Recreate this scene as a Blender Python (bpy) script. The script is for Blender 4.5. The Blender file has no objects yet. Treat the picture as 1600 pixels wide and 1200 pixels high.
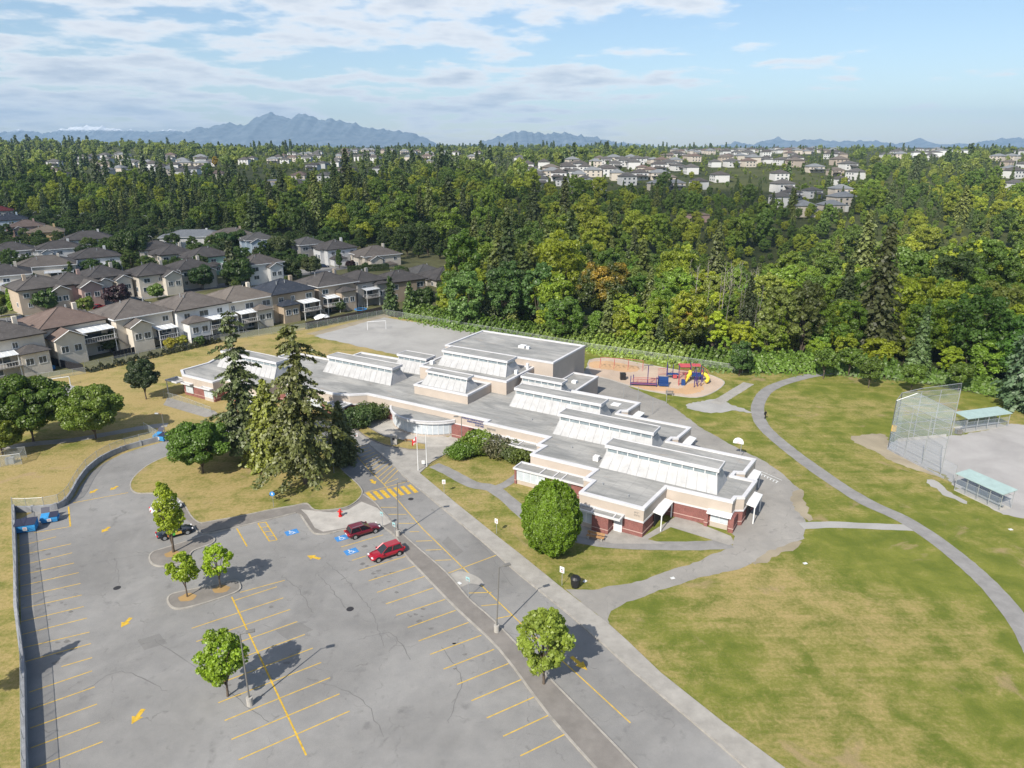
import bpy, math, random
import numpy as np
from mathutils import Vector, Matrix

# ---------------------------------------------------------------- camera, sky, sun, exposure
S = bpy.context.scene
COL = S.collection
FOC, HOR, CAMH = 1110.0, 228.0, 50.0          # focal length (in 1600-wide pixels), horizon row, flying height
PITCH = math.atan((600 - HOR) / FOC)
cam_d = bpy.data.cameras.new('camera'); cam = bpy.data.objects.new('camera', cam_d); COL.objects.link(cam)
cam_d.sensor_width = 36.0; cam_d.lens = 36.0 * FOC / 1600.0
cam_d.clip_start = 1.0; cam_d.clip_end = 60000.0
cam.location = (0, 0, CAMH); cam.rotation_euler = (math.pi / 2 - PITCH, 0, 0)
S.camera = cam

SUN_AZ, SUN_EL = math.radians(239.5), math.radians(41.0)
sun_dir = Vector((math.cos(SUN_AZ) * math.cos(SUN_EL), math.sin(SUN_AZ) * math.cos(SUN_EL), math.sin(SUN_EL)))
sl = bpy.data.lights.new('sun', 'SUN'); sun = bpy.data.objects.new('sun', sl); COL.objects.link(sun)
sl.energy = 4.7; sl.angle = math.radians(0.53); sl.color = (1.0, 0.93, 0.82)
sun.rotation_euler = sun_dir.to_track_quat('Z', 'Y').to_euler()

W = bpy.data.worlds.new('World'); S.world = W; W.use_nodes = True
def world():
    nt = W.node_tree; N = nt.nodes; L = nt.links
    N.clear()
    out = N.new('ShaderNodeOutputWorld'); bg = N.new('ShaderNodeBackground')
    sky = N.new('ShaderNodeTexSky'); sky.sky_type = 'NISHITA'; sky.sun_disc = False
    sky.sun_elevation = SUN_EL; sky.sun_rotation = math.atan2(sun_dir.x, sun_dir.y)
    sky.air_density = 1.0; sky.dust_density = 0.4; sky.ozone_density = 2.4
    bg.inputs['Strength'].default_value = 0.105
    tc = N.new('ShaderNodeTexCoord'); sep = N.new('ShaderNodeSeparateXYZ')
    L.new(tc.outputs['Generated'], sep.inputs[0])
    def M(op, a, b=None, clamp=False):
        n = N.new('ShaderNodeMath'); n.operation = op; n.use_clamp = clamp
        for i, v in enumerate((a, b)):
            if v is None: continue
            if isinstance(v, (int, float)): n.inputs[i].default_value = v
            else: L.new(v, n.inputs[i])
        return n.outputs[0]
    zz = M('ADD', M('MAXIMUM', sep.outputs[2], 0.0), 0.12)
    cx = M('DIVIDE', sep.outputs[0], zz); cy = M('DIVIDE', sep.outputs[1], zz)
    comb = N.new('ShaderNodeCombineXYZ'); L.new(cx, comb.inputs[0]); L.new(cy, comb.inputs[1])
    n1 = N.new('ShaderNodeTexNoise'); n1.inputs['Scale'].default_value = 1.9; n1.inputs['Detail'].default_value = 9; n1.inputs['Roughness'].default_value = 0.56
    mp = N.new('ShaderNodeMapping'); mp.inputs['Location'].default_value = (3.1, 1.7, 0.0); L.new(comb.outputs[0], mp.inputs[0]); L.new(mp.outputs[0], n1.inputs['Vector'])
    n2 = N.new('ShaderNodeTexNoise'); n2.inputs['Scale'].default_value = 0.45; n2.inputs['Detail'].default_value = 3; L.new(mp.outputs[0], n2.inputs['Vector'])
    # more cloud towards the west (left of the view), less towards the east
    side = M('MULTIPLY', sep.outputs[0], -0.17)
    dens = M('ADD', M('ADD', n1.outputs[0], M('MULTIPLY', M('SUBTRACT', n2.outputs[0], 0.5), 0.5)), side)
    low = N.new('ShaderNodeMapRange'); low.inputs['From Min'].default_value = 0.0; low.inputs['From Max'].default_value = 0.09; low.inputs['To Min'].default_value = 0.045; low.inputs['To Max'].default_value = 0.0; L.new(sep.outputs[2], low.inputs['Value']); dens = M('ADD', dens, low.outputs[0])
    fac = N.new('ShaderNodeMapRange'); fac.interpolation_type = 'SMOOTHSTEP'
    fac.inputs['From Min'].default_value = 0.47; fac.inputs['From Max'].default_value = 0.60; L.new(dens, fac.inputs['Value'])
    # cloud shade: thick middles are greyer
    core = N.new('ShaderNodeMapRange'); core.inputs['From Min'].default_value = 0.53; core.inputs['From Max'].default_value = 0.75; L.new(dens, core.inputs['Value'])
    cc = N.new('ShaderNodeMix'); cc.data_type = 'RGBA'; cc.inputs['A'].default_value = (8.2, 8.1, 8.0, 1); cc.inputs['B'].default_value = (4.3, 4.7, 5.4, 1)
    L.new(core.outputs[0], cc.inputs['Factor'])
    up = N.new('ShaderNodeMapRange'); up.inputs['From Min'].default_value = -0.01; up.inputs['From Max'].default_value = 0.03; L.new(sep.outputs[2], up.inputs['Value'])
    f2 = M('MULTIPLY', M('MULTIPLY', fac.outputs[0], up.outputs[0]), 0.86)
    mx = N.new('ShaderNodeMix'); mx.data_type = 'RGBA'
    L.new(f2, mx.inputs['Factor']); L.new(sky.outputs[0], mx.inputs['A']); L.new(cc.outputs['Result'], mx.inputs['B'])
    L.new(mx.outputs['Result'], bg.inputs['Color']); L.new(bg.outputs[0], out.inputs[0])
world()
S.view_settings.view_transform = 'Standard'; S.view_settings.look = 'None'
S.view_settings.exposure = 0.42; S.view_settings.gamma = 1.0; S.view_settings.use_curve_mapping = False
S.render.engine = 'CYCLES'
cy = S.cycles
cy.max_bounces = 5; cy.diffuse_bounces = 3; cy.glossy_bounces = 2; cy.transmission_bounces = 3; cy.transparent_max_bounces = 12
cy.volume_bounces = 0; cy.use_denoising = True; cy.caustics_reflective = False; cy.caustics_refractive = False
cy.sample_clamp_indirect = 6.0

# ---------------------------------------------------------------- helpers
R_ = random.Random(11)
def terr(X, Y):
    """height of the land: flat school site, then a long wooded slope that rises away from the camera"""
    X = np.asarray(X, float); Y = np.asarray(Y, float)
    ys = [-500, 330, 420, 500, 600, 700, 850, 1000, 1500, 2200, 4000, 8000, 14000]
    zs = [0, 0, 1.0, 4, 10.5, 17, 24, 28.5, 33.0, 34.5, 33, 30, 20]
    z = np.interp(Y, ys, zs)
    w = np.clip((Y - 380) / 600.0, 0, 1)
    z = z + w * (2.2 * np.sin(X * 0.004 + 1.0) * np.sin(Y * 0.003) + 1.2 * np.sin(X * 0.011 + Y * 0.007))
    z = z - 15 * np.exp(-((Y - 335) / 92.0) ** 2) / (1 + np.exp(-(X + 42) / 16.0)) / (1 + np.exp(-(Y - 215) / 14.0))
    z = z + 21 * np.exp(-(((X + 1000) / 420.0) ** 2 + ((Y - 1450) / 380.0) ** 2)) + w * 4 * np.sin(X * .0021 + .6)
    return z
def P(px, py, z=0.0):
    """ground point (metres) for a point read off the 1600x1200 photograph, on the level z"""
    c, s = math.cos(PITCH), math.sin(PITCH)
    dx = px - 800.0; dy = FOC * c + (600 - py) * s; dz = -FOC * s + (600 - py) * c
    t = (CAMH - z) / -dz
    return (dx * t, dy * t)
def PT(px, py, up=0.0):
    """the same on the rolling terrain"""
    c, s = math.cos(PITCH), math.sin(PITCH)
    dx = px - 800.0; dy = FOC * c + (600 - py) * s; dz = -FOC * s + (600 - py) * c
    lo = 0.05
    t = lo
    while t < 20:
        if CAMH + dz * t <= float(terr(dx * t, dy * t)) + up: break
        t *= 1.01
    return (dx * t, dy * t, float(terr(dx * t, dy * t)))
def PP(pts, z=0.0): return [P(a, b, z) for a, b in pts]
def lerp(a, b, t): return a + (b - a) * t

class MB:
    def __init__(s): s.v = []; s.f = []; s.uv = None
    def add(s, vs, fs):
        o = len(s.v); s.v.extend([tuple(v) for v in vs]); s.f.extend([tuple(i + o for i in f) for f in fs]); return s
    def box(s, x0, x1, y0, y1, z0, z1):
        return s.add([(x0,y0,z0),(x1,y0,z0),(x1,y1,z0),(x0,y1,z0),(x0,y0,z1),(x1,y0,z1),(x1,y1,z1),(x0,y1,z1)],
                     [(3,2,1,0),(4,5,6,7),(0,1,5,4),(1,2,6,5),(2,3,7,6),(3,0,4,7)])
    def obox(s, c, a, w, d, z0, z1):
        ca, sa = math.cos(a), math.sin(a); vs = []
        for z in (z0, z1):
            for (x, y) in ((-w/2,-d/2),(w/2,-d/2),(w/2,d/2),(-w/2,d/2)): vs.append((c[0]+x*ca-y*sa, c[1]+x*sa+y*ca, z))
        return s.add(vs, [(3,2,1,0),(4,5,6,7),(0,1,5,4),(1,2,6,5),(2,3,7,6),(3,0,4,7)])
    def prism(s, poly, z0, z1, bottom=False):
        n = len(poly)
        if area(poly) < 0: poly = poly[::-1]
        vs = [(p[0], p[1], z0) for p in poly] + [(p[0], p[1], z1) for p in poly]
        fs = [(i, (i+1) % n, (i+1) % n + n, i + n) for i in range(n)] + [tuple(range(n, 2*n))]
        if bottom: fs.append(tuple(range(n-1, -1, -1)))
        return s.add(vs, fs)
    def ring(s, outer, inner, z0, z1):
        if (area(outer) < 0) != (area(inner) < 0): inner = inner[::-1]
        n = len(outer)
        vs = [(p[0],p[1],z0) for p in outer]+[(p[0],p[1],z1) for p in outer]+[(p[0],p[1],z1) for p in inner]+[(p[0],p[1],z0) for p in inner]
        fs = []
        for i in range(n):
            j = (i+1) % n
            fs += [(i,j,n+j,n+i),(n+i,n+j,2*n+j,2*n+i),(2*n+i,2*n+j,3*n+j,3*n+i),(3*n+i,3*n+j,j,i)]
        return s.add(vs, fs)
    def sheet(s, poly, z):
        if area(poly) < 0: poly = poly[::-1]
        return s.add([(p[0], p[1], z) for p in poly], [tuple(range(len(poly)))])
    def tube(s, pts, r, n=6, r1=None, cap=True):
        pts = [Vector(p) for p in pts]; rings = []; o = len(s.v); m = len(pts)
        for i, p in enumerate(pts):
            d = (pts[min(i+1, m-1)] - pts[max(i-1, 0)]).normalized()
            a = d.cross(Vector((0, 0, 1)))
            if a.length < 1e-3: a = Vector((1, 0, 0))
            a.normalize(); b = d.cross(a)
            rr = r if r1 is None else lerp(r, r1, i / max(1, m-1))
            for k in range(n):
                t = 2 * math.pi * k / n; s.v.append(tuple(p + (a * math.cos(t) + b * math.sin(t)) * rr))
        for i in range(m-1):
            for k in range(n):
                s.f.append((o+i*n+k, o+i*n+(k+1) % n, o+(i+1)*n+(k+1) % n, o+(i+1)*n+k))
        if cap: s.f.append(tuple(o+(m-1)*n+k for k in range(n))); s.f.append(tuple(o+k for k in range(n-1, -1, -1)))
        return s
    def cyl(s, x, y, z0, z1, r, n=10, r1=None): return s.tube([(x, y, z0), (x, y, z1)], r, n, r1)
    def bar(s, p, q, w):
        return s.tube([p, q], w * 0.7, 4)
    def hull(s, rings):
        """loft a list of rings (same count) and cap both ends"""
        o = len(s.v); n = len(rings[0])
        for r in rings: s.v.extend([tuple(p) for p in r])
        for i in range(len(rings)-1):
            for k in range(n): s.f.append((o+i*n+k, o+i*n+(k+1) % n, o+(i+1)*n+(k+1) % n, o+(i+1)*n+k))
        s.f.append(tuple(o+k for k in range(n-1, -1, -1))); s.f.append(tuple(o+(len(rings)-1)*n+k for k in range(n)))
        return s
    def mesh(s, name, m, smooth=False):
        me = bpy.data.meshes.new(name); me.from_pydata(s.v, [], s.f)
        if m: me.materials.append(m)
        if smooth: me.polygons.foreach_set('use_smooth', [True] * len(me.polygons))
        me.update(); return me
    def build(s, name, m, parent=None, smooth=False, bevel=0):
        o = bpy.data.objects.new(name, s.mesh(name, m, smooth)); COL.objects.link(o)
        if parent: o.parent = parent
        if bevel:
            b = o.modifiers.new('bevel', 'BEVEL'); b.width = bevel; b.segments = 2; b.limit_method = 'ANGLE'
        return o
def area(p): return 0.5 * sum(p[i][0]*p[(i+1) % len(p)][1] - p[(i+1) % len(p)][0]*p[i][1] for i in range(len(p)))
def offset(poly, d):
    """outset (d>0) a polygon by mitred offset"""
    if area(poly) < 0: poly = poly[::-1]
    n = len(poly); out = []
    for i in range(n):
        p0, p1, p2 = Vector(poly[i-1][:2]), Vector(poly[i][:2]), Vector(poly[(i+1) % n][:2])
        e1, e2 = (p1-p0).normalized(), (p2-p1).normalized()
        n1, n2 = Vector((e1.y, -e1.x)), Vector((e2.y, -e2.x))
        m = (n1+n2); m = m / max(0.3, m.dot(n1)) if m.length > 1e-4 else n1
        out.append((p1.x+m.x*d, p1.y+m.y*d))
    return out
def smooth_line(pts, k=6):
    """Catmull-Rom through 2-D points"""
    out = []; n = len(pts)
    for i in range(n-1):
        p0, p1, p2, p3 = [np.array(pts[max(0, min(n-1, i+j))], float) for j in (-1, 0, 1, 2)]
        for s in range(k):
            t = s / k
            out.append(tuple(0.5*((2*p1)+(-p0+p2)*t+(2*p0-5*p1+4*p2-p3)*t*t+(-p0+3*p1-3*p2+p3)*t**3)))
    out.append(tuple(pts[-1])); return out
def smooth_poly(pts, k=4):
    out = []; n = len(pts)
    for i in range(n):
        p0, p1, p2, p3 = [np.array(pts[(i+j) % n], float) for j in (-1, 0, 1, 2)]
        for s in range(k):
            t = s / k
            out.append(tuple(0.5*((2*p1)+(-p0+p2)*t+(2*p0-5*p1+4*p2-p3)*t*t+(-p0+3*p1-3*p2+p3)*t**3)))
    return out
def rough(poly, step=.8, amp=.15, seed=0):
    """ragged edge where turf meets paving or bare ground"""
    r = random.Random(seed + len(poly)); out = []; n = len(poly); off = 0.0
    for i in range(n):
        a, b = Vector(poly[i][:2]), Vector(poly[(i+1) % n][:2]); d = b - a; L_ = d.length; k = max(1, int(L_ / step))
        if L_ < 1e-6: continue
        nn = Vector((-d.y, d.x)) / L_
        for j in range(k):
            off = off * .5 + r.uniform(-amp, amp); p = a + d * (j / k) + nn * off; out.append((p.x, p.y))
    return out
def ribbon(pts, w):
    L_, R2 = [], []
    for i, p in enumerate(pts):
        a, b = Vector(pts[max(0, i-1)]), Vector(pts[min(len(pts)-1, i+1)])
        d = (b-a).normalized(); nrm = Vector((-d.y, d.x)); ww = w[i] if isinstance(w, list) else w
        L_.append((p[0]+nrm.x*ww/2, p[1]+nrm.y*ww/2)); R2.append((p[0]-nrm.x*ww/2, p[1]-nrm.y*ww/2))
    return L_, R2
def ribbon_mb(pts, w, z, z0=None):
    if z0 is None and not isinstance(w, list):
        q = [Vector(pts[0])]
        for p in pts[1:]:
            p = Vector(p); k = max(1, int((p - q[-1]).length / .7)); a = q[-1].copy()
            for j in range(1, k + 1): q.append(a.lerp(p, j / k))
        pts = [(p.x, p.y) for p in q]; rr_ = random.Random(len(pts)); w = [w + rr_.uniform(-.13, .13) * (1 if w < 4 else 0) for _ in pts]
    L_, R2 = ribbon(pts, w); mb = MB(); n = len(pts)
    mb.v = [(p[0], p[1], z) for p in L_] + [(p[0], p[1], z) for p in R2]
    mb.f = [(n+i, n+i+1, i+1, i) for i in range(n-1)]
    if z0 is not None:
        mb.v += [(p[0], p[1], z0) for p in L_] + [(p[0], p[1], z0) for p in R2]
        for i in range(n-1): mb.f += [(i, i+1, 2*n+i+1, 2*n+i), (3*n+i, 3*n+i+1, n+i+1, n+i)]
        mb.f += [(0, 2*n, 3*n, n), (n-1, 2*n-1, 4*n-1, 3*n-1)]
    return mb
def tag(o, label=None, cat=None, group=None, kind=None):
    if label: o['label'] = label
    if cat: o['category'] = cat
    if group: o['group'] = group
    if kind: o['kind'] = kind
    return o
def empty(name, loc=(0, 0, 0), rz=0.0):
    o = bpy.data.objects.new(name, None); COL.objects.link(o); o.location = loc; o.rotation_euler = (0, 0, rz); o.empty_display_size = 0.3
    return o
def struct(o): o['kind'] = 'structure'; return o
CH = {}
def copy_tree(o, parent=None):
    c = o.copy(); COL.objects.link(c)
    if parent is not None:
        c.parent = parent
    for ch in CHILDREN(o): copy_tree(ch, c)
    return c
def CHILDREN(o):
    k = o.name
    if k not in CH: CH[k] = list(o.children)
    return CH[k]

# ---------------------------------------------------------------- materials
def mat(name, col, rough=0.8, spec=0.3, metal=0.0, nodes=None, noise=None, bump=None, coat=0.0, alpha=None, emis=None):
    """plain surface; noise=(scale, dark, light[, detail]) varies the colour in object space, bump=(scale, strength)"""
    m = bpy.data.materials.new(name); m.use_nodes = True
    nt = m.node_tree; b = nt.nodes['Principled BSDF']
    b.inputs['Base Color'].default_value = (*col, 1); b.inputs['Roughness'].default_value = rough
    b.inputs['Specular IOR Level'].default_value = spec; b.inputs['Metallic'].default_value = metal
    b.inputs['Coat Weight'].default_value = coat
    if alpha is not None: b.inputs['Alpha'].default_value = alpha
    N, L = nt.nodes, nt.links
    if noise or bump:
        tc = N.new('ShaderNodeTexCoord')
    if noise:
        n = N.new('ShaderNodeTexNoise'); n.inputs['Scale'].default_value = noise[0]; n.inputs['Detail'].default_value = noise[3] if len(noise) > 3 else 6
        n.inputs['Roughness'].default_value = 0.6
        L.new(tc.outputs['Object'], n.inputs['Vector'])
        r = N.new('ShaderNodeMapRange'); r.inputs['From Min'].default_value = 0.28; r.inputs['From Max'].default_value = 0.72
        r.inputs['To Min'].default_value = noise[1]; r.inputs['To Max'].default_value = noise[2]; L.new(n.outputs[0], r.inputs['Value'])
        mx = N.new('ShaderNodeMix'); mx.data_type = 'RGBA'; mx.blend_type = 'MULTIPLY'; mx.inputs['Factor'].default_value = 1
        mx.inputs['A'].default_value = (*col, 1); L.new(r.outputs[0], mx.inputs['B']); L.new(mx.outputs['Result'], b.inputs['Base Color'])
    if bump:
        n = N.new('ShaderNodeTexNoise'); n.inputs['Scale'].default_value = bump[0]; n.inputs['Detail'].default_value = 4
        L.new(tc.outputs['Object'], n.inputs['Vector'])
        bp = N.new('ShaderNodeBump'); bp.inputs['Strength'].default_value = bump[1]; bp.inputs['Distance'].default_value = 0.05
        L.new(n.outputs[0], bp.inputs['Height']); L.new(bp.outputs[0], b.inputs['Normal'])
    return m
class NT:
    """tiny node-graph writer"""
    def __init__(s, name):
        s.m = bpy.data.materials.new(name); s.m.use_nodes = True; s.N = s.m.node_tree.nodes; s.L = s.m.node_tree.links
        s.b = s.N['Principled BSDF']; s.b.inputs['Specular IOR Level'].default_value = 0.2
        s.tc = s.N.new('ShaderNodeTexCoord')
    def put(s, n, i, v):
        if v is None: return
        if hasattr(v, 'links'): s.L.new(v, n.inputs[i])
        else: n.inputs[i].default_value = v
    def noise(s, scale, detail=5, rough=0.6, vec=None, dist=0.0, loc=None, stretch=None, rot=0.0):
        n = s.N.new('ShaderNodeTexNoise'); n.inputs['Scale'].default_value = scale; n.inputs['Detail'].default_value = detail
        n.inputs['Roughness'].default_value = rough; n.inputs['Distortion'].default_value = dist
        v = vec or s.tc.outputs['Object']
        if loc or stretch or rot:
            mp = s.N.new('ShaderNodeMapping'); s.L.new(v, mp.inputs[0])
            mp.inputs['Location'].default_value = loc or (0, 0, 0); mp.inputs['Scale'].default_value = stretch or (1, 1, 1); mp.inputs['Rotation'].default_value = (0, 0, rot)
            v = mp.outputs[0]
        s.L.new(v, n.inputs['Vector']); return n.outputs[0]
    def rng(s, v, a, b, c=0.0, d=1.0, smooth=False):
        n = s.N.new('ShaderNodeMapRange'); n.interpolation_type = 'SMOOTHSTEP' if smooth else 'LINEAR'
        s.L.new(v, n.inputs['Value'])
        for i, x in zip(('From Min', 'From Max', 'To Min', 'To Max'), (a, b, c, d)): n.inputs[i].default_value = x
        return n.outputs[0]
    def mix(s, f, a, b, mode='MIX'):
        n = s.N.new('ShaderNodeMix'); n.data_type = 'RGBA'; n.blend_type = mode
        for k, v in (('Factor', f), ('A', a), ('B', b)):
            if hasattr(v, 'links'): s.L.new(v, n.inputs[k])
            elif k == 'Factor': n.inputs[k].default_value = v
            else: n.inputs[k].default_value = (*v, 1) if len(v) == 3 else v
        return n.outputs['Result']
    def math(s, op, a, b=None, clamp=False):
        n = s.N.new('ShaderNodeMath'); n.operation = op; n.use_clamp = clamp; s.put(n, 0, a); s.put(n, 1, b); return n.outputs[0]
    def out(s, col, rough=0.9, height=None, strength=0.3, dist=0.05):
        s.L.new(col, s.b.inputs['Base Color']); s.b.inputs['Roughness'].default_value = rough
        if height is not None:
            bp = s.N.new('ShaderNodeBump'); bp.inputs['Strength'].default_value = strength; bp.inputs['Distance'].default_value = dist
            s.L.new(height, bp.inputs['Height']); s.L.new(bp.outputs[0], s.b.inputs['Normal'])
        return s.m

def grass_mat():
    t = NT('lawn_grass'); N, L = t.N, t.L
    geo = N.new('ShaderNodeNewGeometry'); sep = N.new('ShaderNodeSeparateXYZ'); L.new(geo.outputs['Position'], sep.inputs[0])
    big = t.noise(0.045, 4, 0.55, dist=0.6); mid = t.noise(0.28, 5, 0.6, dist=0.4); fine = t.noise(2.4, 6, 0.7); tiny = t.noise(14, 3, 0.7)
    mow = t.noise(1.0, 3, 0.6, stretch=(0.05, 0.9, 1), rot=math.radians(-57))
    patch = t.noise(0.12, 6, 0.62, dist=0.8, loc=(31, 7, 0))
    x = t.rng(sep.outputs[0], -75, 45, 0.10, -0.07)          # the west side dried out more
    s_ = t.math('ADD', t.math('ADD', t.math('MULTIPLY', big, 0.55), t.math('MULTIPLY', mid, 0.45)), x)
    s_ = t.math('ADD', s_, t.math('MULTIPLY', t.math('SUBTRACT', fine, 0.5), 0.35))
    s_ = t.math('ADD', s_, t.math('MULTIPLY', t.math('SUBTRACT', mow, 0.5), 0.24))
    dry = t.rng(s_, 0.36, 0.66, 0, 1, True)
    green = t.mix(t.rng(mid, .35, .65), (0.118, 0.148, 0.022), (0.192, 0.208, 0.038))
    straw = t.mix(t.rng(fine, .3, .7), (0.315, 0.245, 0.098), (0.405, 0.315, 0.145))
    c = t.mix(dry, green, straw)
    bald = t.rng(patch, 0.60, 0.70, 0, 0.6, True)
    c = t.mix(bald, c, (0.36, 0.26, 0.16))
    c = t.mix(0.55, c, t.mix(t.rng(tiny, .25, .75), (0.55, 0.55, 0.55), (1.35, 1.35, 1.3)), 'MULTIPLY')
    return t.out(c, 1.0, t.math('ADD', tiny, fine), 0.6, 0.12)
def asphalt_mat(name='asphalt', base=(0.22, 0.218, 0.215), warm=0.0):
    t = NT(name)
    big = t.noise(0.07, 4, 0.6, dist=0.5); mid = t.noise(0.6, 6, 0.65); grain = t.noise(22, 3, 0.8)
    c = t.mix(t.rng(big, .3, .7), tuple(v * .78 for v in base), tuple(v * 1.18 for v in base))
    c = t.mix(t.rng(mid, .3, .72), c, t.mix(1.0, c, (1.18, 1.17, 1.15), 'MULTIPLY'))
    c = t.mix(0.5, c, t.mix(t.rng(grain, .2, .8), (0.6, 0.6, 0.6), (1.4, 1.4, 1.4)), 'MULTIPLY')
    # hair cracks, sealed and open
    v = t.N.new('ShaderNodeTexVoronoi'); v.feature = 'DISTANCE_TO_EDGE'; v.inputs['Scale'].default_value = 0.13
    dn = t.N.new('ShaderNodeTexNoise'); dn.inputs['Scale'].default_value = 0.5; dn.inputs['Detail'].default_value = 6
    t.L.new(t.tc.outputs['Object'], dn.inputs['Vector'])
    ad = t.N.new('ShaderNodeMix'); ad.data_type = 'VECTOR'; ad.inputs['Factor'].default_value = 0.0
    va = t.N.new('ShaderNodeVectorMath'); va.operation = 'MULTIPLY_ADD'; va.inputs[1].default_value = (3, 3, 0)
    t.L.new(dn.outputs['Color'], va.inputs[0]); t.L.new(t.tc.outputs['Object'], va.inputs[2]); t.L.new(va.outputs[0], v.inputs['Vector'])
    crack = t.rng(v.outputs['Distance'], 0.0, 0.011, 1, 0)
    c = t.mix(t.math('MULTIPLY', t.math('MULTIPLY', crack, t.rng(mid, .47, .62)), 0.55), c, (0.09, 0.09, 0.09))
    oil = t.rng(t.noise(0.55, 4, 0.6, loc=(9, 4, 0)), 0.60, 0.76, 0, 0.6)
    c = t.mix(oil, c, (0.12, 0.12, 0.12))
    return t.out(c, 0.92, grain, 0.25, 0.02)
def concrete_mat(name='concrete', base=(0.34, 0.325, 0.30), joint=1.5, rot=0.0):
    t = NT(name)
    mid = t.noise(0.5, 6, 0.65); grain = t.noise(18, 3, 0.8)
    c = t.mix(t.rng(mid, .3, .7), tuple(v * .78 for v in base), tuple(v * 1.12 for v in base))
    c = t.mix(0.4, c, t.mix(t.rng(grain, .2, .8), (0.7, 0.7, 0.7), (1.3, 1.3, 1.3)), 'MULTIPLY')
    return t.out(c, 0.9, grain, 0.2, 0.02)
def gravel_mat(name, base, lo=.85, hi=1.12):
    t = NT(name)
    big = t.noise(0.12, 5, 0.65, dist=0.6); grain = t.noise(16, 4, 0.8)
    c = t.mix(t.rng(big, .3, .7), tuple(v * lo for v in base), tuple(v * hi for v in base))
    c = t.mix(0.5, c, t.mix(t.rng(grain, .2, .8), (0.65, 0.65, 0.65), (1.35, 1.35, 1.35)), 'MULTIPLY')
    return t.out(c, 1.0, grain, 0.4, 0.03)
def land_mat():
    t = NT('woodland_floor')
    a = t.noise(0.02, 5, 0.6); b = t.noise(0.4, 5, 0.7)
    c = t.mix(t.rng(a, .4, .6), (0.030, 0.042, 0.014), (0.075, 0.085, 0.030))
    c = t.mix(t.rng(b, .55, .7), c, (0.11, 0.10, 0.05))
    return t.out(c, 1.0, b, 0.5, 0.4)
def roof_flat_mat():
    t = NT('gravel_roof_membrane')
    big = t.noise(0.22, 5, 0.6, dist=1.0, stretch=(0.45, 1.3, 1)); streak = t.noise(0.9, 5, 0.7, stretch=(0.3, 1.6, 1), dist=0.6); grain = t.noise(20, 3, 0.8)
    c = t.mix(t.rng(big, .32, .68), (0.215, 0.22, 0.218), (0.40, 0.395, 0.38))
    c = t.mix(t.rng(streak, .45, .75, 0, .55), c, (0.15, 0.155, 0.155))
    sp_ = t.N.new('ShaderNodeSeparateXYZ'); t.L.new(t.tc.outputs['Object'], sp_.inputs[0])
    seam = t.rng(t.math('FRACT', t.math('MULTIPLY', sp_.outputs[0], 0.45)), 0.0, 0.035, 0.45, 0)
    c = t.mix(seam, c, (0.14, 0.14, 0.14))
    stain = t.rng(t.noise(0.5, 4, 0.7, loc=(12, 3, 0), stretch=(0.5, 1.5, 1)), .60, .74, 0, .6)
    c = t.mix(stain, c, (0.33, 0.27, 0.22))
    c = t.mix(0.4, c, t.mix(t.rng(grain, .2, .8), (0.7, 0.7, 0.7), (1.3, 1.3, 1.3)), 'MULTIPLY')
    return t.out(c, 0.95, grain, 0.3, 0.02)
def brick_mat():
    t = NT('red_brick')
    br = t.N.new('ShaderNodeTexBrick'); br.inputs['Scale'].default_value = 4.2
    br.inputs['Color1'].default_value = (0.25, 0.105, 0.096, 1); br.inputs['Color2'].default_value = (0.19, 0.075, 0.072, 1); br.inputs['Mortar'].default_value = (0.27, 0.16, 0.13, 1)
    br.inputs['Mortar Size'].default_value = 0.02
    sep = t.N.new('ShaderNodeSeparateXYZ'); cb = t.N.new('ShaderNodeCombineXYZ'); t.L.new(t.tc.outputs['Object'], sep.inputs[0])
    t.L.new(t.math('ADD', sep.outputs[0], sep.outputs[1]), cb.inputs[0]); t.L.new(sep.outputs[2], cb.inputs[1]); t.L.new(cb.outputs[0], br.inputs['Vector'])
    n = t.noise(1.1, 5, 0.65)
    c = t.mix(1.0, br.outputs['Color'], t.mix(t.rng(n, .3, .7), (0.8, 0.8, 0.8), (1.2, 1.15, 1.15)), 'MULTIPLY')
    return t.out(c, 0.9, br.outputs['Fac'], 0.3, -0.01)
def shingle_mat(name, a, b, rows=3.2):
    """roof shingles: courses follow the height of the slope"""
    t = NT(name); sep = t.N.new('ShaderNodeSeparateXYZ'); t.L.new(t.tc.outputs['Object'], sep.inputs[0])
    saw = t.math('FRACT', t.math('MULTIPLY', sep.outputs[2], rows * 2.0))
    n = t.noise(0.45, 6, 0.68, dist=0.5); g = t.noise(5.0, 4, 0.7, stretch=(1, 1, 3)); blot = t.noise(1.6, 4, 0.7)
    oi = t.N.new('ShaderNodeObjectInfo')
    c = t.mix(t.rng(n, .3, .7), a, b)
    c = t.mix(t.rng(g, .3, .75, 0, .6), c, tuple(v * 0.55 for v in a))
    c = t.mix(t.rng(blot, .60, .72, 0, .35), c, (0.33, 0.29, 0.25))
    c = t.mix(t.rng(saw, 0.0, 0.28, 0.55, 0), c, tuple(v * 0.38 for v in a))
    return t.out(c, 0.95, saw, 0.5, 0.06)
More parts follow.
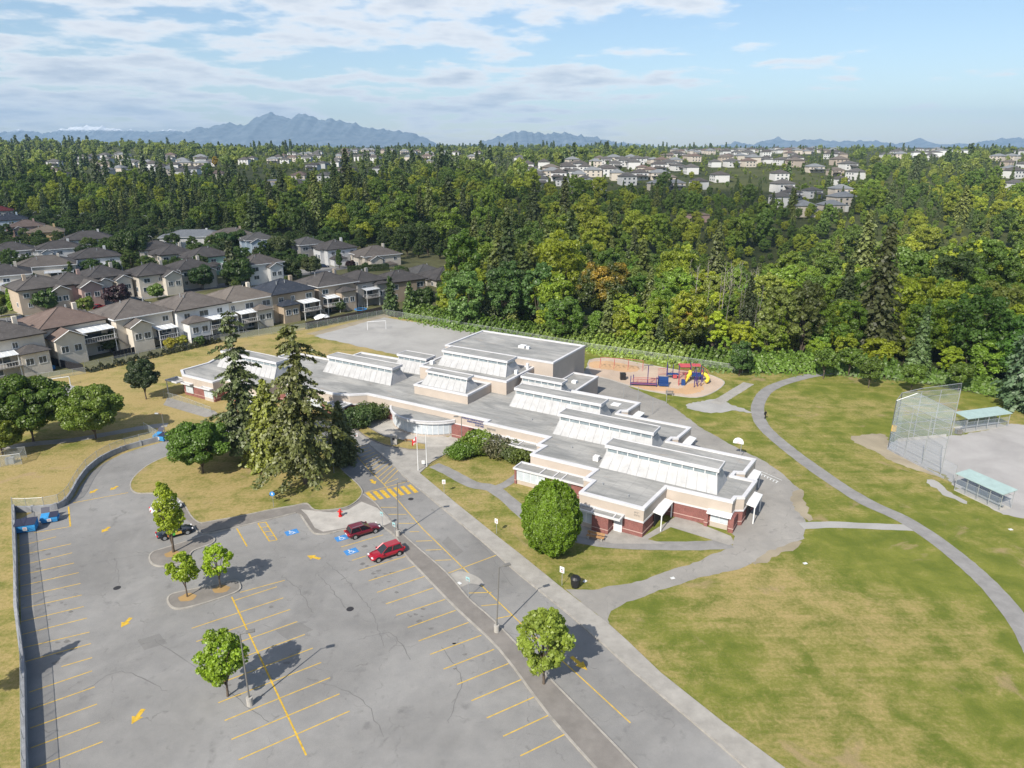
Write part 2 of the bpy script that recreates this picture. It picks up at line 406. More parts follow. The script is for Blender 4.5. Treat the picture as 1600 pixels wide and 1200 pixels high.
def leaf_mat(name, trans=0.28, var=0.5, second=None, hue=0.0):
    """leaves: colour from the object, tone per leaf clump, light comes through a little"""
    m = bpy.data.materials.new(name); m.use_nodes = True; N, L = m.node_tree.nodes, m.node_tree.links; N.clear()
    out = N.new('ShaderNodeOutputMaterial'); oi = N.new('ShaderNodeObjectInfo'); at = N.new('ShaderNodeAttribute'); at.attribute_name = 'tone'
    r = N.new('ShaderNodeMapRange'); r.inputs['To Min'].default_value = 1 - var; r.inputs['To Max'].default_value = 1 + var; L.new(at.outputs['Fac'], r.inputs['Value'])
    mx = N.new('ShaderNodeMix'); mx.data_type = 'RGBA'; mx.blend_type = 'MULTIPLY'; mx.inputs['Factor'].default_value = 1
    L.new(oi.outputs['Color'], mx.inputs['A']); L.new(r.outputs[0], mx.inputs['B'])
    c = mx.outputs['Result']
    hs = N.new('ShaderNodeHueSaturation'); L.new(c, hs.inputs['Color'])
    rr = N.new('ShaderNodeMapRange'); rr.inputs['To Min'].default_value = 0.5 - hue; rr.inputs['To Max'].default_value = 0.5 + hue; L.new(oi.outputs['Random'], rr.inputs['Value']); L.new(rr.outputs[0], hs.inputs['Hue'])
    wn = N.new('ShaderNodeTexWhiteNoise'); wn.noise_dimensions = '1D'; L.new(oi.outputs['Random'], wn.inputs['W'])
    rv = N.new('ShaderNodeMapRange'); rv.inputs['To Min'].default_value = 0.80; rv.inputs['To Max'].default_value = 1.20; L.new(wn.outputs['Value'], rv.inputs['Value']); L.new(rv.outputs[0], hs.inputs['Value'])
    c = hs.outputs[0]
    if second:
        tc = N.new('ShaderNodeTexCoord'); nz = N.new('ShaderNodeTexNoise'); nz.inputs['Scale'].default_value = 0.25; L.new(tc.outputs['Object'], nz.inputs['Vector'])
        sp = N.new('ShaderNodeSeparateXYZ'); L.new(tc.outputs['Object'], sp.inputs[0])
        ma = N.new('ShaderNodeMath'); ma.operation = 'MULTIPLY_ADD'; L.new(sp.outputs[2], ma.inputs[0]); ma.inputs[1].default_value = 0.022; L.new(nz.outputs[0], ma.inputs[2])
        mr = N.new('ShaderNodeMapRange'); mr.inputs['From Min'].default_value = 0.78; mr.inputs['From Max'].default_value = 0.98; L.new(ma.outputs[0], mr.inputs['Value'])
        m2 = N.new('ShaderNodeMix'); m2.data_type = 'RGBA'; L.new(mr.outputs[0], m2.inputs['Factor']); L.new(c, m2.inputs['A']); m2.inputs['B'].default_value = (*second, 1); c = m2.outputs['Result']
    d = N.new('ShaderNodeBsdfDiffuse'); tr = N.new('ShaderNodeBsdfTranslucent'); ms = N.new('ShaderNodeMixShader'); ms.inputs[0].default_value = trans
    gl = N.new('ShaderNodeBsdfGlossy'); gl.inputs['Roughness'].default_value = 0.5; gl.inputs['Color'].default_value = (1, 1, 1, 1)
    m3 = N.new('ShaderNodeMixShader'); m3.inputs[0].default_value = 0.035
    L.new(c, d.inputs[0]); L.new(c, tr.inputs[0]); L.new(d.outputs[0], ms.inputs[1]); L.new(tr.outputs[0], ms.inputs[2])
    L.new(ms.outputs[0], m3.inputs[1]); L.new(gl.outputs[0], m3.inputs[2]); L.new(m3.outputs[0], out.inputs[0])
    return m
def link_mesh_mat(name, col, alpha):
    """chain-link: wires far thinner than a pixel, so the panel lets most light through"""
    m = bpy.data.materials.new(name); m.use_nodes = True; N, L = m.node_tree.nodes, m.node_tree.links
    tc = N.new('ShaderNodeTexCoord'); n = N.new('ShaderNodeTexNoise'); n.inputs['Scale'].default_value = 1.5; L.new(tc.outputs['Object'], n.inputs['Vector'])
    r = N.new('ShaderNodeMapRange'); r.inputs['To Min'].default_value = alpha * .7; r.inputs['To Max'].default_value = alpha * 1.3; L.new(n.outputs[0], r.inputs['Value'])
    b = N['Principled BSDF']; b.inputs['Base Color'].default_value = (*col, 1); b.inputs['Roughness'].default_value = 0.6; L.new(r.outputs[0], b.inputs['Alpha'])
    return m

M = dict(
    grass=grass_mat(), land=land_mat(), asphalt=asphalt_mat(), road=asphalt_mat('street_asphalt', (0.16, 0.16, 0.165)),
    play_asphalt=asphalt_mat('worn_playground_asphalt', (0.265, 0.255, 0.24)), path=concrete_mat('path_asphalt', (0.26, 0.255, 0.25)),
    concrete=concrete_mat(), kerb=mat('kerb_concrete', (0.33, 0.31, 0.28), 0.9, noise=(1.2, .75, 1.2)),
    darkwalk=concrete_mat('weathered_concrete', (0.215, 0.20, 0.185)), paleconc=concrete_mat('pale_concrete', (0.42, 0.40, 0.37)),
    gravel=gravel_mat('pale_gravel', (0.345, 0.34, 0.33)), infield=gravel_mat('infield_gravel', (0.36, 0.35, 0.345)),
    sand=gravel_mat('playground_sand', (0.48, 0.38, 0.30)), orange_sand=gravel_mat('orange_bark_mulch', (0.52, 0.34, 0.20)), dirt=gravel_mat('bare_dirt', (0.31, 0.27, 0.20), .7, 1.2),
    yard=gravel_mat('garden_ground', (0.12, 0.12, 0.055), .7, 1.3), mulch=gravel_mat('tree_mulch', (0.33, 0.22, 0.10)),
    yellow=mat('yellow_road_paint', (0.62, 0.40, 0.045), 0.8, noise=(3.0, .62, 1.15, 8)), thin_yellow=mat('worn_yellow_paint', (0.60, 0.40, 0.07), 0.8, noise=(2.0, .7, 1.15, 8)),
    blue_paint=mat('blue_road_paint', (0.055, 0.22, 0.52), 0.8, noise=(5, .7, 1.25)), white_paint=mat('white_road_paint', (0.7, 0.72, 0.72), 0.8, noise=(4, .7, 1.1)),
    wall_grey=mat('retaining_wall_concrete', (0.30, 0.31, 0.33), 0.9, noise=(0.8, .7, 1.2)),
    link=link_mesh_mat('chain_link', (0.42, 0.45, 0.45), 0.26), link_blue=link_mesh_mat('blue_grey_chain_link', (0.45, 0.52, 0.60), 0.19), link_faint=link_mesh_mat('faint_chain_link', (0.42, 0.46, 0.44), 0.17),
    galv=mat('galvanised_steel', (0.42, 0.44, 0.46), 0.5, 0.5, 0.5), white=mat('white_metal', (0.72, 0.73, 0.74), 0.55, noise=(2, .93, 1.04)),
    parapet=mat('white_parapet_flashing', (0.60, 0.60, 0.62), 0.6, noise=(0.8, .88, 1.06)), skyl=mat('white_standing_roof_panel', (0.42, 0.425, 0.435), 0.55, noise=(0.9, .80, 1.08, 8)),
    stucco=mat('beige_stucco', (0.46, 0.40, 0.348), 0.95, noise=(0.35, .90, 1.06, 8), bump=(14, .2)), brick=brick_mat(), flat_roof=roof_flat_mat(),
    pink_stone=mat('pale_brick_course', (0.50, 0.36, 0.32), 0.9, noise=(3, .85, 1.1)),
    blind=mat('pale_window_blind', (0.50, 0.55, 0.60), 0.35, 0.5, noise=(0.9, .85, 1.1)), glass=mat('window_glass', (0.045, 0.06, 0.075), 0.12, 0.7, noise=(0.8, .5, 1.8)),
    strip_glass=mat('clerestory_glass', (0.22, 0.27, 0.30), 0.15, 0.7, noise=(1.5, .7, 1.3)),
    dark=mat('near_black_and_shade', (0.03, 0.03, 0.035), 0.8), black=mat('black_plastic', (0.016, 0.016, 0.018), 0.45, 0.5), tyre=mat('tyre_rubber', (0.018, 0.018, 0.019), 0.85),
    rim=mat('alloy_rim', (0.45, 0.46, 0.48), 0.35, 0.5, 0.7), car_glass=mat('car_glass', (0.012, 0.016, 0.02), 0.06, 0.9),
    bark=mat('bark', (0.115, 0.09, 0.07), 0.95, noise=(2.0, .6, 1.4), bump=(9, .6)), pale_bark=mat('pale_bark', (0.36, 0.33, 0.29), 0.9, noise=(1.2, .6, 1.2)),
    pole_grey=mat('lamp_post_grey', (0.17, 0.165, 0.155), 0.6, noise=(1, .85, 1.15)), wood=mat('bench_wood', (0.42, 0.24, 0.11), 0.8, noise=(3, .75, 1.2)),
    dumpster=mat('blue_dumpster_paint', (0.045, 0.27, 0.58), 0.5, noise=(1.5, .8, 1.15)), lid=mat('dark_dumpster_lid', (0.022, 0.025, 0.055), 0.45, 0.5),
    red=mat('signal_red_paint', (0.55, 0.02, 0.02), 0.45), teal=mat('pale_teal_roof_sheet', (0.34, 0.45, 0.44), 0.6, noise=(1.2, .88, 1.08)),
    leaf=leaf_mat('leaves', 0.46, 0.38, hue=0.007), needle=leaf_mat('needles', 0.25, 0.40, hue=0.010), autumn=leaf_mat('turning_leaves', 0.42, 0.4, second=(0.42, 0.29, 0.03)),
    forest_floor=mat('rough_ground', (0.10, 0.11, 0.045), 1.0, noise=(0.3, .6, 1.4)),
)
# ---------------------------------------------------------------- foliage meshes
def quads_mesh(name, C, Nn, size, tone, material, aspect=1.0, rng=None, dirs=None):
    """one mesh of many small leaf-clump faces: centres C, facing Nn"""
    n = len(C)
    Nn = Nn / np.maximum(1e-6, np.linalg.norm(Nn, axis=1, keepdims=True))
    if dirs is None: dirs = rng.normal(size=(n, 3))
    T = dirs - (dirs * Nn).sum(1, keepdims=True) * Nn; T /= np.maximum(1e-6, np.linalg.norm(T, axis=1, keepdims=True))
    B = np.cross(Nn, T); s = size[:, None] * 0.5
    a = aspect
    v = np.empty((n, 4, 3)); j = lambda: rng.uniform(0.65, 1.25, (n, 1))
    v[:, 0] = C - T * s * a * j() - B * s * 0.55 * j(); v[:, 1] = C + T * s * a * 0.5 * j() - B * s * j()
    v[:, 2] = C + T * s * a * j() + B * s * 0.55 * j(); v[:, 3] = C - T * s * a * 0.5 * j() + B * s * j()
    me = bpy.data.meshes.new(name); me.vertices.add(4 * n); me.vertices.foreach_set('co', v.reshape(-1).astype('f'))
    me.loops.add(4 * n); me.loops.foreach_set('vertex_index', np.arange(4 * n, dtype='i'))
    me.polygons.add(n); me.polygons.foreach_set('loop_start', np.arange(0, 4 * n, 4, dtype='i'))
    at = me.attributes.new('tone', 'FLOAT', 'FACE'); at.data.foreach_set('value', tone.astype('f'))
    me.materials.append(material); me.update(calc_edges=True); return me
def broadleaf(name, seed, H, R, leaf, n, base=0.22, lobes=34, lob=(0.24, 0.40), squash=1.0, egg=0.0, material=None, jitter=0.5, gap=0.0, top_narrow=0.0):
    """deciduous crown: many leafy boughs around an uneven envelope. returns (crown mesh, trunk mesh)"""
    r = np.random.default_rng(seed); zc = H * (base + 1) / 2; hz = H * (1 - base) / 2
    d = r.normal(size=(lobes, 3)); d /= np.linalg.norm(d, axis=1, keepdims=True); d[:, 2] = d[:, 2] * 0.9 + 0.05
    rad = r.uniform(0.55, 0.86, (lobes, 1)); lr = r.uniform(*lob, lobes) * R
    env = np.ones((lobes, 1)); t = (d[:, 2:3] + 1) / 2
    width = 1 - top_narrow * t + egg * (0.5 - t)
    Lc = np.concatenate([d[:, :2] * rad * R * width, d[:, 2:3] * rad * hz * squash], 1); Lc[:, 2] += zc
    Lc[:, :2] += r.normal(size=(lobes, 2)) * R * 0.05
    k = r.integers(0, lobes, int(n * 1.6)); dd = r.normal(size=(len(k), 3)); dd[:, 2] += 0.25; dd /= np.linalg.norm(dd, axis=1, keepdims=True)
    wob = r.uniform(0.72, 1.06, (len(k), 1))
    C = Lc[k] + dd * lr[k][:, None] * wob * np.array([1, 1, 0.8])
    # drop leaves that sit well inside the crown
    q = C - np.array([0, 0, zc]); e = np.sqrt((q[:, 0] ** 2 + q[:, 1] ** 2) / R ** 2 + (q[:, 2] / hz) ** 2)
    keep = (e > 0.52) | (r.uniform(size=len(k)) < 0.12); C, dd, k = C[keep][:n], dd[keep][:n], k[keep][:n]
    Nn = dd + r.normal(size=dd.shape) * jitter + np.array([0, 0, 0.35])
    tone = np.clip(r.uniform(0, 1, len(C)) * 0.6 + r.uniform(0, 1, lobes)[k] * 0.4, 0, 1)
    cm = quads_mesh(name, C, Nn, r.uniform(0.7, 1.3, len(C)) * leaf, tone, material or M['leaf'], 1.15, r)
    tb = MB(); lean = r.normal(size=2) * 0.02 * H
    top = (lean[0], lean[1], H * (base + 0.38))
    tb.tube([(0, 0, -0.3), (lean[0] * .3, lean[1] * .3, H * base * 0.7), top], max(0.09, H * 0.018), 7, H * 0.008)
    for i in range(min(lobes, 11)):
        z0 = H * base * r.uniform(0.8, 1.6); p = Lc[i * (lobes // 11 if lobes > 11 else 1)]
        m_ = ((p[0]) * 0.45, p[1] * 0.45, lerp(z0, p[2], 0.6))
        tb.tube([(0, 0, z0), m_, tuple(p)], H * 0.0065, 5, H * 0.002)
    return cm, tb.mesh(name + '_trunk', M['bark'])
def conifer(name, seed, H, R, leaf, whorls, per, seg, droop=0.25, base=0.06, power=0.85, ragged=0.25, gaps=0.0, material=None):
    """spruce / fir: whorls of drooping boughs set with flat sprays of needles"""
    r = np.random.default_rng(seed); Cs, Ns, Ds, Ss, Ts = [], [], [], [], []
    tb = MB(); tb.tube([(0, 0, -0.3), (0, 0, H * 0.5), (0, 0, H * 0.985)], H * 0.014, 7, H * 0.002)
    for w in range(whorls):
        z = H * (base + (1 - base) * (w + r.uniform(-.3, .3)) / whorls); f = 1 - (z / H)
        Rw = R * (max(0.02, f) ** power) * (0.62 + 0.38 * min(1, z / H / 0.22))
        Rw *= r.uniform(1 - ragged * .55, 1 + ragged * .35); nb = max(4, int(per * (0.5 + 0.6 * f)))
        for b in range(nb):
            if r.uniform() < gaps: continue
            a = 2 * math.pi * (b + r.uniform(-.35, .35)) / nb + w * 1.9; L_ = Rw * r.uniform(1 - ragged, 1 + ragged * 0.6)
            m = max(3, int(seg * L_ / R)); t = (np.arange(m) + 0.7) / m; t = np.repeat(t, 3); mm = len(t)
            lat = np.tile([-1.0, 0.0, 1.0], m) * (0.06 + 0.24 * (1 - t)) * L_ * r.uniform(.3, 1.3, mm) * 0.8
            dz = L_ * (0.16 * t - (droop + 0.25) * t ** 2 * r.uniform(.9, 1.1)) - np.abs(lat) * 0.30 + r.normal(size=mm) * 0.05 * leaf
            ca, sa = math.cos(a), math.sin(a); x = t * L_
            C = np.stack([x * ca - lat * sa, x * sa + lat * ca, z + dz], 1) + r.normal(size=(mm, 3)) * leaf * 0.35
            nn = np.stack([ca * 0.5 + r.normal(size=mm) * .55, sa * 0.5 + r.normal(size=mm) * .55, np.full(mm, 0.7)], 1)
            dirs = np.stack([ca - np.sign(lat) * sa * 0.9, sa + np.sign(lat) * ca * 0.9, np.full(mm, -0.45)], 1) + r.normal(size=(mm, 3)) * .25
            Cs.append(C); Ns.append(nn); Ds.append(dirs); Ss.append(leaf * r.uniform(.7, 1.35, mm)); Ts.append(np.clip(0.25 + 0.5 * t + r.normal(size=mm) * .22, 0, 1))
            if seg > 9 and b % 2 == 0: tb.tube([(0, 0, z), (ca * L_ * .5, sa * L_ * .5, z + L_ * .02), (ca * L_ * .9, sa * L_ * .9, z - droop * L_ * .9)], 0.05, 4, 0.015, cap=False)
    C = np.concatenate(Cs); r2 = np.random.default_rng(seed + 5)
    cm = quads_mesh(name, C, np.concatenate(Ns), np.concatenate(Ss), np.concatenate(Ts), material or M['needle'], 1.55, r2, np.concatenate(Ds))
    return cm, tb.mesh(name + '_trunk', M['bark'])
def dense_crown(name, seed, H, R, leaf, n, base=.03):
    """clipped, densely leafed egg: leaves on a finely lumpy shell with a few furrows"""
    r = np.random.default_rng(seed); d = r.normal(size=(n, 3)); d /= np.linalg.norm(d, axis=1, keepdims=True)
    a = np.arctan2(d[:, 1], d[:, 0]); t = (d[:, 2] + 1) / 2
    prof = np.sqrt(np.maximum(0, 1 - d[:, 2] ** 2)); wid = 1.04 - 0.20 * t ** 2.2 - .10 * (1 - t) ** 3
    lb_ = r.normal(size=(420, 3)); lb_ /= np.linalg.norm(lb_, axis=1, keepdims=True); near = np.full(n, -1.0)
    for v_ in lb_: near = np.maximum(near, d @ v_)
    lump = 1.05 - 1.3 * np.sqrt(np.maximum(0, 1 - near)) + .035 * np.sin(a * 3 + 2 * t) + .03 * np.sin(a * 5 - 7 * t)
    q = r.uniform(0, 1, n) ** 4 * .22; k = (lump - q)[:, None]
    C = np.stack([np.cos(a) * prof * R * wid, np.sin(a) * prof * R * wid, d[:, 2] * H * (1 - base) / 2], 1) * k + np.array([0, 0, H * (1 + base) / 2])
    Nn = d + r.normal(size=d.shape) * .75 + np.stack([np.cos(a * 17) * .3, np.sin(a * 13) * .3, np.full(n, .15)], 1)
    cm = quads_mesh(name, C, Nn, leaf * r.uniform(.6, 1.4, n), np.clip(r.uniform(0, 1, n) * .8 + (lump - 1) * 2.5 + .1, 0, 1), M['leaf'], 1.2, r)
    return cm, MB().tube([(0, 0, -.3), (0, 0, H * .5)], .22, 8, .1).mesh(name + '_trunk', M['bark'])
def plant(name, meshes, loc, scale=(1, 1, 1), rz=0.0, col=(0.06, 0.10, 0.02), label=None, cat='tree', group=None, tscale=None):
    """one tree: root > trunk, crown"""
    rt = bpy.data.objects.new(name, None); COL.objects.link(rt); rt.location = loc; rt.rotation_euler = (0, 0, rz); rt.scale = scale
    tr = bpy.data.objects.new('trunk', meshes[1]); COL.objects.link(tr); tr.parent = rt
    cr = bpy.data.objects.new('crown', meshes[0]); COL.objects.link(cr); cr.parent = rt; cr.color = (*col, 1)
    return tag(rt, label, cat, group)
# ---------------------------------------------------------------- land
def land():
    ys = np.concatenate([np.linspace(-150, 380, 28), np.linspace(400, 1000, 61), np.linspace(1040, 2600, 53), np.geomspace(2750, 16800, 24)])
    us = np.linspace(-1, 1, 121)
    mb = MB(); n = len(us)
    for y in ys:
        half = max(420.0, y * 1.05 + 60)
        xs = us * half; zs = terr(xs, np.full(n, y))
        mb.v += [(float(x), float(y), float(z)) for x, z in zip(xs, zs)]
    for i in range(len(ys) - 1):
        for k in range(n - 1): mb.f.append((i*n+k, i*n+k+1, (i+1)*n+k+1, (i+1)*n+k))
    return struct(mb.build('ground', M['land'], smooth=True))
land()
lawn_out = PP([(-260, 640), (60, 592), (134, 578), (345, 532), (600, 493), (760, 519), (930, 548), (1160, 583), (1290, 585), (1430, 598), (1600, 628), (1900, 690)]) + [(190, 60), (120, -60), (-120, -60), (-190, 60)]
struct(MB().sheet(lawn_out, 0.02).build('lawn', M['grass']))

# long straight directions of the car park
LW0 = P(34, 1049); LWd = Vector((math.cos(math.radians(123.6)), math.sin(math.radians(123.6))))
def LWp(t, off=0.0): return (LW0[0] + LWd.x * t + LWd.y * off, LW0[1] + LWd.y * t - LWd.x * off)
wall_base = [LWp(-40), LWp(-12), LWp(0)] + PP([(33, 960), (32, 880), (30, 812)])
curve_base = PP([(22, 800), (52, 800), (88, 797), (107, 787), (119, 774), (126, 760), (141, 740), (162, 724), (190, 710), (220, 700), (247, 693)])
lot = [LWp(-40), LWp(0)] + PP([(30, 812)]) + curve_base[1:] + PP([(300, 676), (370, 660), (440, 652), (500, 655), (550, 668), (610, 700), (650, 738), (680, 785), (760, 852), (810, 897), (885, 957), (945, 1009), (992, 1052), (1090, 1135), (1200, 1230)]) + [(40, 20), (-20, 8)]
struct(MB().sheet(lot, 0.03).build('car_park_asphalt', M['asphalt']))
plk = empty('painted_parking_lines'); struct(plk)

# inner island with the conifers
isl_px = [(205, 762), (209, 748), (230, 729), (261, 714), (300, 702), (370, 690), (440, 683), (500, 690), (520, 708), (532, 733), (548, 748), (562, 762), (565, 772), (556, 784), (540, 793), (515, 797), (492, 797), (480, 787), (462, 790), (427, 796), (380, 806), (330, 815), (312, 817), (299, 806), (287, 787), (268, 774), (240, 771), (215, 771)]
isl = smooth_poly(PP(isl_px), 3)
struct(MB().prism(isl, 0.0, 0.14).build('island_lawn', M['grass']))
struct(MB().ring(offset(isl, 0.17), offset(isl, 0.0), 0.0, 0.16).build('island_kerb', M['kerb']))
# walkway that runs along the parking bays, the apron by the hydrant, the median
walk1 = PP([(285, 790), (300, 808), (313, 820), (380, 808), (427, 798), (480, 789), (492, 799), (515, 799), (541, 795), (558, 786), (567, 773), (586, 786), (600, 803), (632, 838), (697, 895), (732, 936), (772, 971), (850, 1052), (960, 1165), (1050, 1260)]) + PP([(985, 1260), (860, 1120), (780, 1014), (715, 952), (655, 890), (633, 866), (618, 838), (597, 822), (540, 827), (515, 833), (500, 835), (487, 830), (470, 805), (462, 801), (380, 821), (318, 834), (303, 822), (283, 806)])
struct(MB().prism(walk1, 0.0, 0.125).build('median_walkway', M['darkwalk']))
struct(MB().sheet(PP([(480, 806), (470, 797), (520, 802), (545, 797), (565, 785), (590, 795), (612, 818), (600, 822), (540, 826), (505, 832), (492, 826)]), 0.133).build('hydrant_apron', M['paleconc']))
def kerb_line(name, px, w=0.2, h=0.15, pre=None):
    pts = smooth_line(PP(px), 3) if pre is None else pre
    return struct(ribbon_mb(pts, w, h, 0.0).build(name, M['kerb']))
kerb_line('bay_kerb', [(303, 823), (318, 835), (380, 822), (462, 802)])
kerb_line('bay_kerb', [(470, 805), (487, 830), (497, 835), (515, 834), (540, 828), (597, 823)])
kerb_line('bay_kerb', [(597, 823), (618, 839), (633, 867), (655, 891), (715, 953), (780, 1015), (860, 1121), (985, 1260)])
kerb_line('median_kerb', [(567, 773), (586, 786), (600, 803), (632, 838), (697, 895), (732, 936), (772, 971), (850, 1052), (960, 1165), (1050, 1260)])
# pavement on the school side of the drive
pav_l = [(628, 742), (680, 785), (760, 852), (810, 897), (885, 957), (945, 1009), (992, 1052), (1090, 1135), (1200, 1230)]
pav_r = [(656, 740), (715, 789), (781, 842), (812, 866), (881, 922), (950, 975), (982, 1004), (1032, 1052), (1130, 1130), (1245, 1215)]
struct(MB().prism(PP(pav_l + pav_r[::-1]), 0.0, 0.13).build('pavement', M['concrete']))
kerb_line('drive_kerb', pav_l)
# joints in the pavement slabs: dark recess strips
# plaza in front of the entrance
plaza = PP([(551, 672), (572, 664), (590, 655), (612, 655), (640, 676), (720, 690), (742, 668), (765, 672), (757, 690), (715, 700), (690, 714), (675, 722), (656, 740), (628, 742), (609, 722), (585, 702)])
struct(MB().prism(plaza, 0.0, 0.135).build('entrance_plaza', M['concrete']))
struct(MB().sheet(PP([(572, 664), (592, 652), (612, 655), (640, 673), (700, 684), (735, 668), (752, 672), (738, 690), (700, 698), (660, 700), (640, 690), (607, 683)]), 0.142).build('entrance_forecourt', M['paleconc']))
bank = PP([(557, 672), (572, 668), (600, 684), (640, 692), (664, 696), (664, 704), (640, 704), (602, 697), (572, 684)])
struct(MB().prism(bank, 0.0, 0.24).build('planted_bank', M['grass']))
struct(MB().ring(offset(bank, 0.15), bank, 0.0, 0.32).build('bank_edging', M['darkwalk']))
# front paths
front_path = smooth_line(PP([(678, 727), (700, 737), (738, 757), (768, 763), (795, 782), (822, 806), (860, 828), (910, 843), (960, 850), (1030, 853), (1090, 853), (1142, 850)]), 4)
struct(ribbon_mb(front_path, 2.2, 0.045).build('front_path', M['path']))
struct(ribbon_mb(smooth_line(PP([(768, 766), (790, 757), (812, 742), (826, 734)]), 4), 1.6, 0.047).build('side_path', M['path']))
struct(MB().sheet(PP([(905, 838), (900, 812), (950, 815), (1003, 840), (1060, 805), (1142, 838), (1148, 850), (1138, 852), (1048, 824), (1012, 843), (1040, 850), (960, 850)]), 0.05).build('building_apron', M['concrete']))
# paved area on the east side of the school, and the path that leaves it
east = PP([(905, 640), (905, 590), (922, 566), (950, 575), (985, 606), (1040, 628), (1065, 646), (1100, 672), (1152, 700), (1197, 721), (1226, 744), (1250, 765), (1238, 778), (1244, 795), (1259, 813), (1257, 842), (1212, 862), (1160, 888), (1085, 906), (1022, 926), (980, 941), (956, 955), (950, 976), (884, 921), (935, 921), (1010, 905), (1097, 875), (1142, 853), (1150, 838), (1000, 700)])
struct(MB().sheet(rough(east, .7, .16), 0.034).build('east_playground_asphalt', M['play_asphalt']))
struct(MB().sheet(rough(smooth_poly(PP([(1236, 774), (1250, 764), (1258, 780), (1266, 800), (1264, 814), (1250, 806), (1240, 792)]), 3), .5, .34), 0.042).build('loose_gravel_edge', M['dirt']))
struct(MB().sheet(rough(smooth_poly(PP([(1210, 858), (1245, 845), (1252, 850), (1222, 864), (1190, 880), (1175, 880)]), 3), .5, .34), 0.043).build('worn_dirt_edge', M['dirt']))
struct(ribbon_mb(smooth_line(PP([(1252, 820), (1300, 819), (1350, 821), (1400, 823), (1436, 824)]), 4), [2.6]*5+[2.2]*12, 0.04).build('gravel_track', M['gravel'])) if False else struct(ribbon_mb(smooth_line(PP([(1252, 822), (1300, 820), (1350, 822), (1400, 824), (1436, 825)]), 4), 1.7, 0.04).build('gravel_track', M['gravel']))
loop = smooth_line(PP([(1360, 566), (1310, 580), (1262, 588), (1222, 599), (1198, 611), (1186, 628), (1184, 645), (1194, 668), (1232, 702), (1292, 746), (1352, 784), (1412, 812), (1470, 850), (1532, 902), (1574, 948), (1607, 996), (1640, 1060)]), 5)
struct(ribbon_mb(loop, 2.5, 0.05).build('winding_park_path', M['path']))
struct(ribbon_mb(PP([(1118, 631), (1170, 599)]), 2.4, 0.045).build('short_concrete_path', M['concrete']))
struct(MB().sheet(rough(smooth_poly(PP([(1075, 632), (1118, 624), (1140, 632), (1165, 640), (1178, 646), (1150, 642), (1105, 645), (1080, 640)]), 3), .5, .34), 0.040).build('worn_gravel_patch', M['gravel']))
# play area
play = smooth_poly(PP([(922, 563), (960, 561), (1010, 570), (1060, 579), (1100, 584), (1127, 594), (1129, 602), (1112, 614), (1088, 621), (1055, 618), (1010, 610), (985, 603), (950, 592), (925, 585)]), 3)
struct(MB().sheet(play, 0.045).build('playground_sand', M['sand']))
struct(MB().ring(offset(play, 0.25), play, 0.0, 0.11).build('playground_kerb', M['paleconc']))
struct(MB().sheet(rough(smooth_poly(PP([(922, 566), (955, 565), (990, 572), (1001, 577), (985, 582), (950, 578), (926, 574)]), 3), .5, .34), 0.052).build('swing_mulch_bed', M['orange_sand']))
struct(MB().sheet(rough(smooth_poly(PP([(985, 598), (1020, 602), (1060, 608), (1075, 600), (1100, 600), (1085, 616), (1040, 612), (1000, 607)]), 3), .5, .34), 0.051).build('play_mulch_bed', M['orange_sand']))
# ball diamond, gravel sports field, bits of worn ground
struct(MB().sheet(rough(smooth_poly(PP([(1388, 702), (1396, 690), (1440, 684), (1500, 680), (1560, 667), (1600, 664), (1750, 700), (1800, 800), (1700, 840), (1610, 812), (1575, 806), (1556, 798), (1520, 775), (1490, 757), (1478, 743), (1435, 724)]), 3), .5, .30), 0.04).build('ball_infield', M['infield']))
struct(MB().sheet(rough(smooth_poly(PP([(1330, 686), (1352, 679), (1384, 680), (1392, 700), (1430, 722), (1474, 745), (1455, 742), (1400, 724), (1365, 706)]), 3), .5, .34), 0.036).build('worn_ground_behind_plate', M['dirt']))
struct(MB().sheet(rough(smooth_poly(PP([(1446, 752), (1462, 750), (1480, 765), (1510, 787), (1500, 784), (1470, 770)]), 3), .5, .34), 0.037).build('worn_gravel_track', M['gravel']))
struct(MB().sheet(rough(PP([(490, 525), (600, 496), (745, 518), (870, 542), (880, 570), (640, 560), (560, 541)]), 1.0, .3), 0.04).build('gravel_sports_field', M['gravel']))
struct(MB().sheet(PP([(478, 522), (600, 491), (612, 495), (500, 524)]), 0.033).build('dry_verge', M['dirt']))
struct(MB().sheet(rough(smooth_poly(PP([(94, 606), (112, 602), (120, 612), (104, 622), (96, 618)]), 3), .5, .34), 0.04).build('gravel_patch_by_trees', M['gravel']))
struct(ribbon_mb(smooth_line(PP([(-60, 712), (0, 701), (60, 693), (112, 688), (170, 678), (226, 668), (262, 664)]), 4), 2.2, 0.041).build('park_path', M['play_asphalt']))
struct(MB().sheet(PP([(262, 621), (335, 642), (345, 650), (320, 652), (255, 633)]), 0.042).build('west_apron', M['play_asphalt']))

# ---------------------------------------------------------------- painted markings (each line is a piece of the car park)
def pline(a, b, w=0.12, m='thin_yellow', name='painted_line', z=0.038):
    p, q = Vector(a), Vector(b); d = (q - p); n = Vector((-d.y, d.x)).normalized() * w / 2
    mb = MB().add([(p.x+n.x, p.y+n.y, z), (p.x-n.x, p.y-n.y, z), (q.x-n.x, q.y-n.y, z), (q.x+n.x, q.y+n.y, z)], [(0, 1, 2, 3)])
    o = mb.build(name, M[m], plk); return o
def pl(px, w=0.12, m='thin_yellow', z=0.038):
    return pline(P(*px[:2]), P(*px[2:]), w, m, z=z)
left_px = [(31, 853, 88, 839), (31, 868, 111, 850), (32, 884, 113, 864), (32, 899, 116, 880), (32, 916, 123, 895), (33, 933, 126, 912), (35, 951, 128, 930), (32, 972, 131, 948), (34, 992, 136, 966), (34, 1013, 140, 988), (33, 1036, 142, 1006), (96, 1042, 144, 1028)]
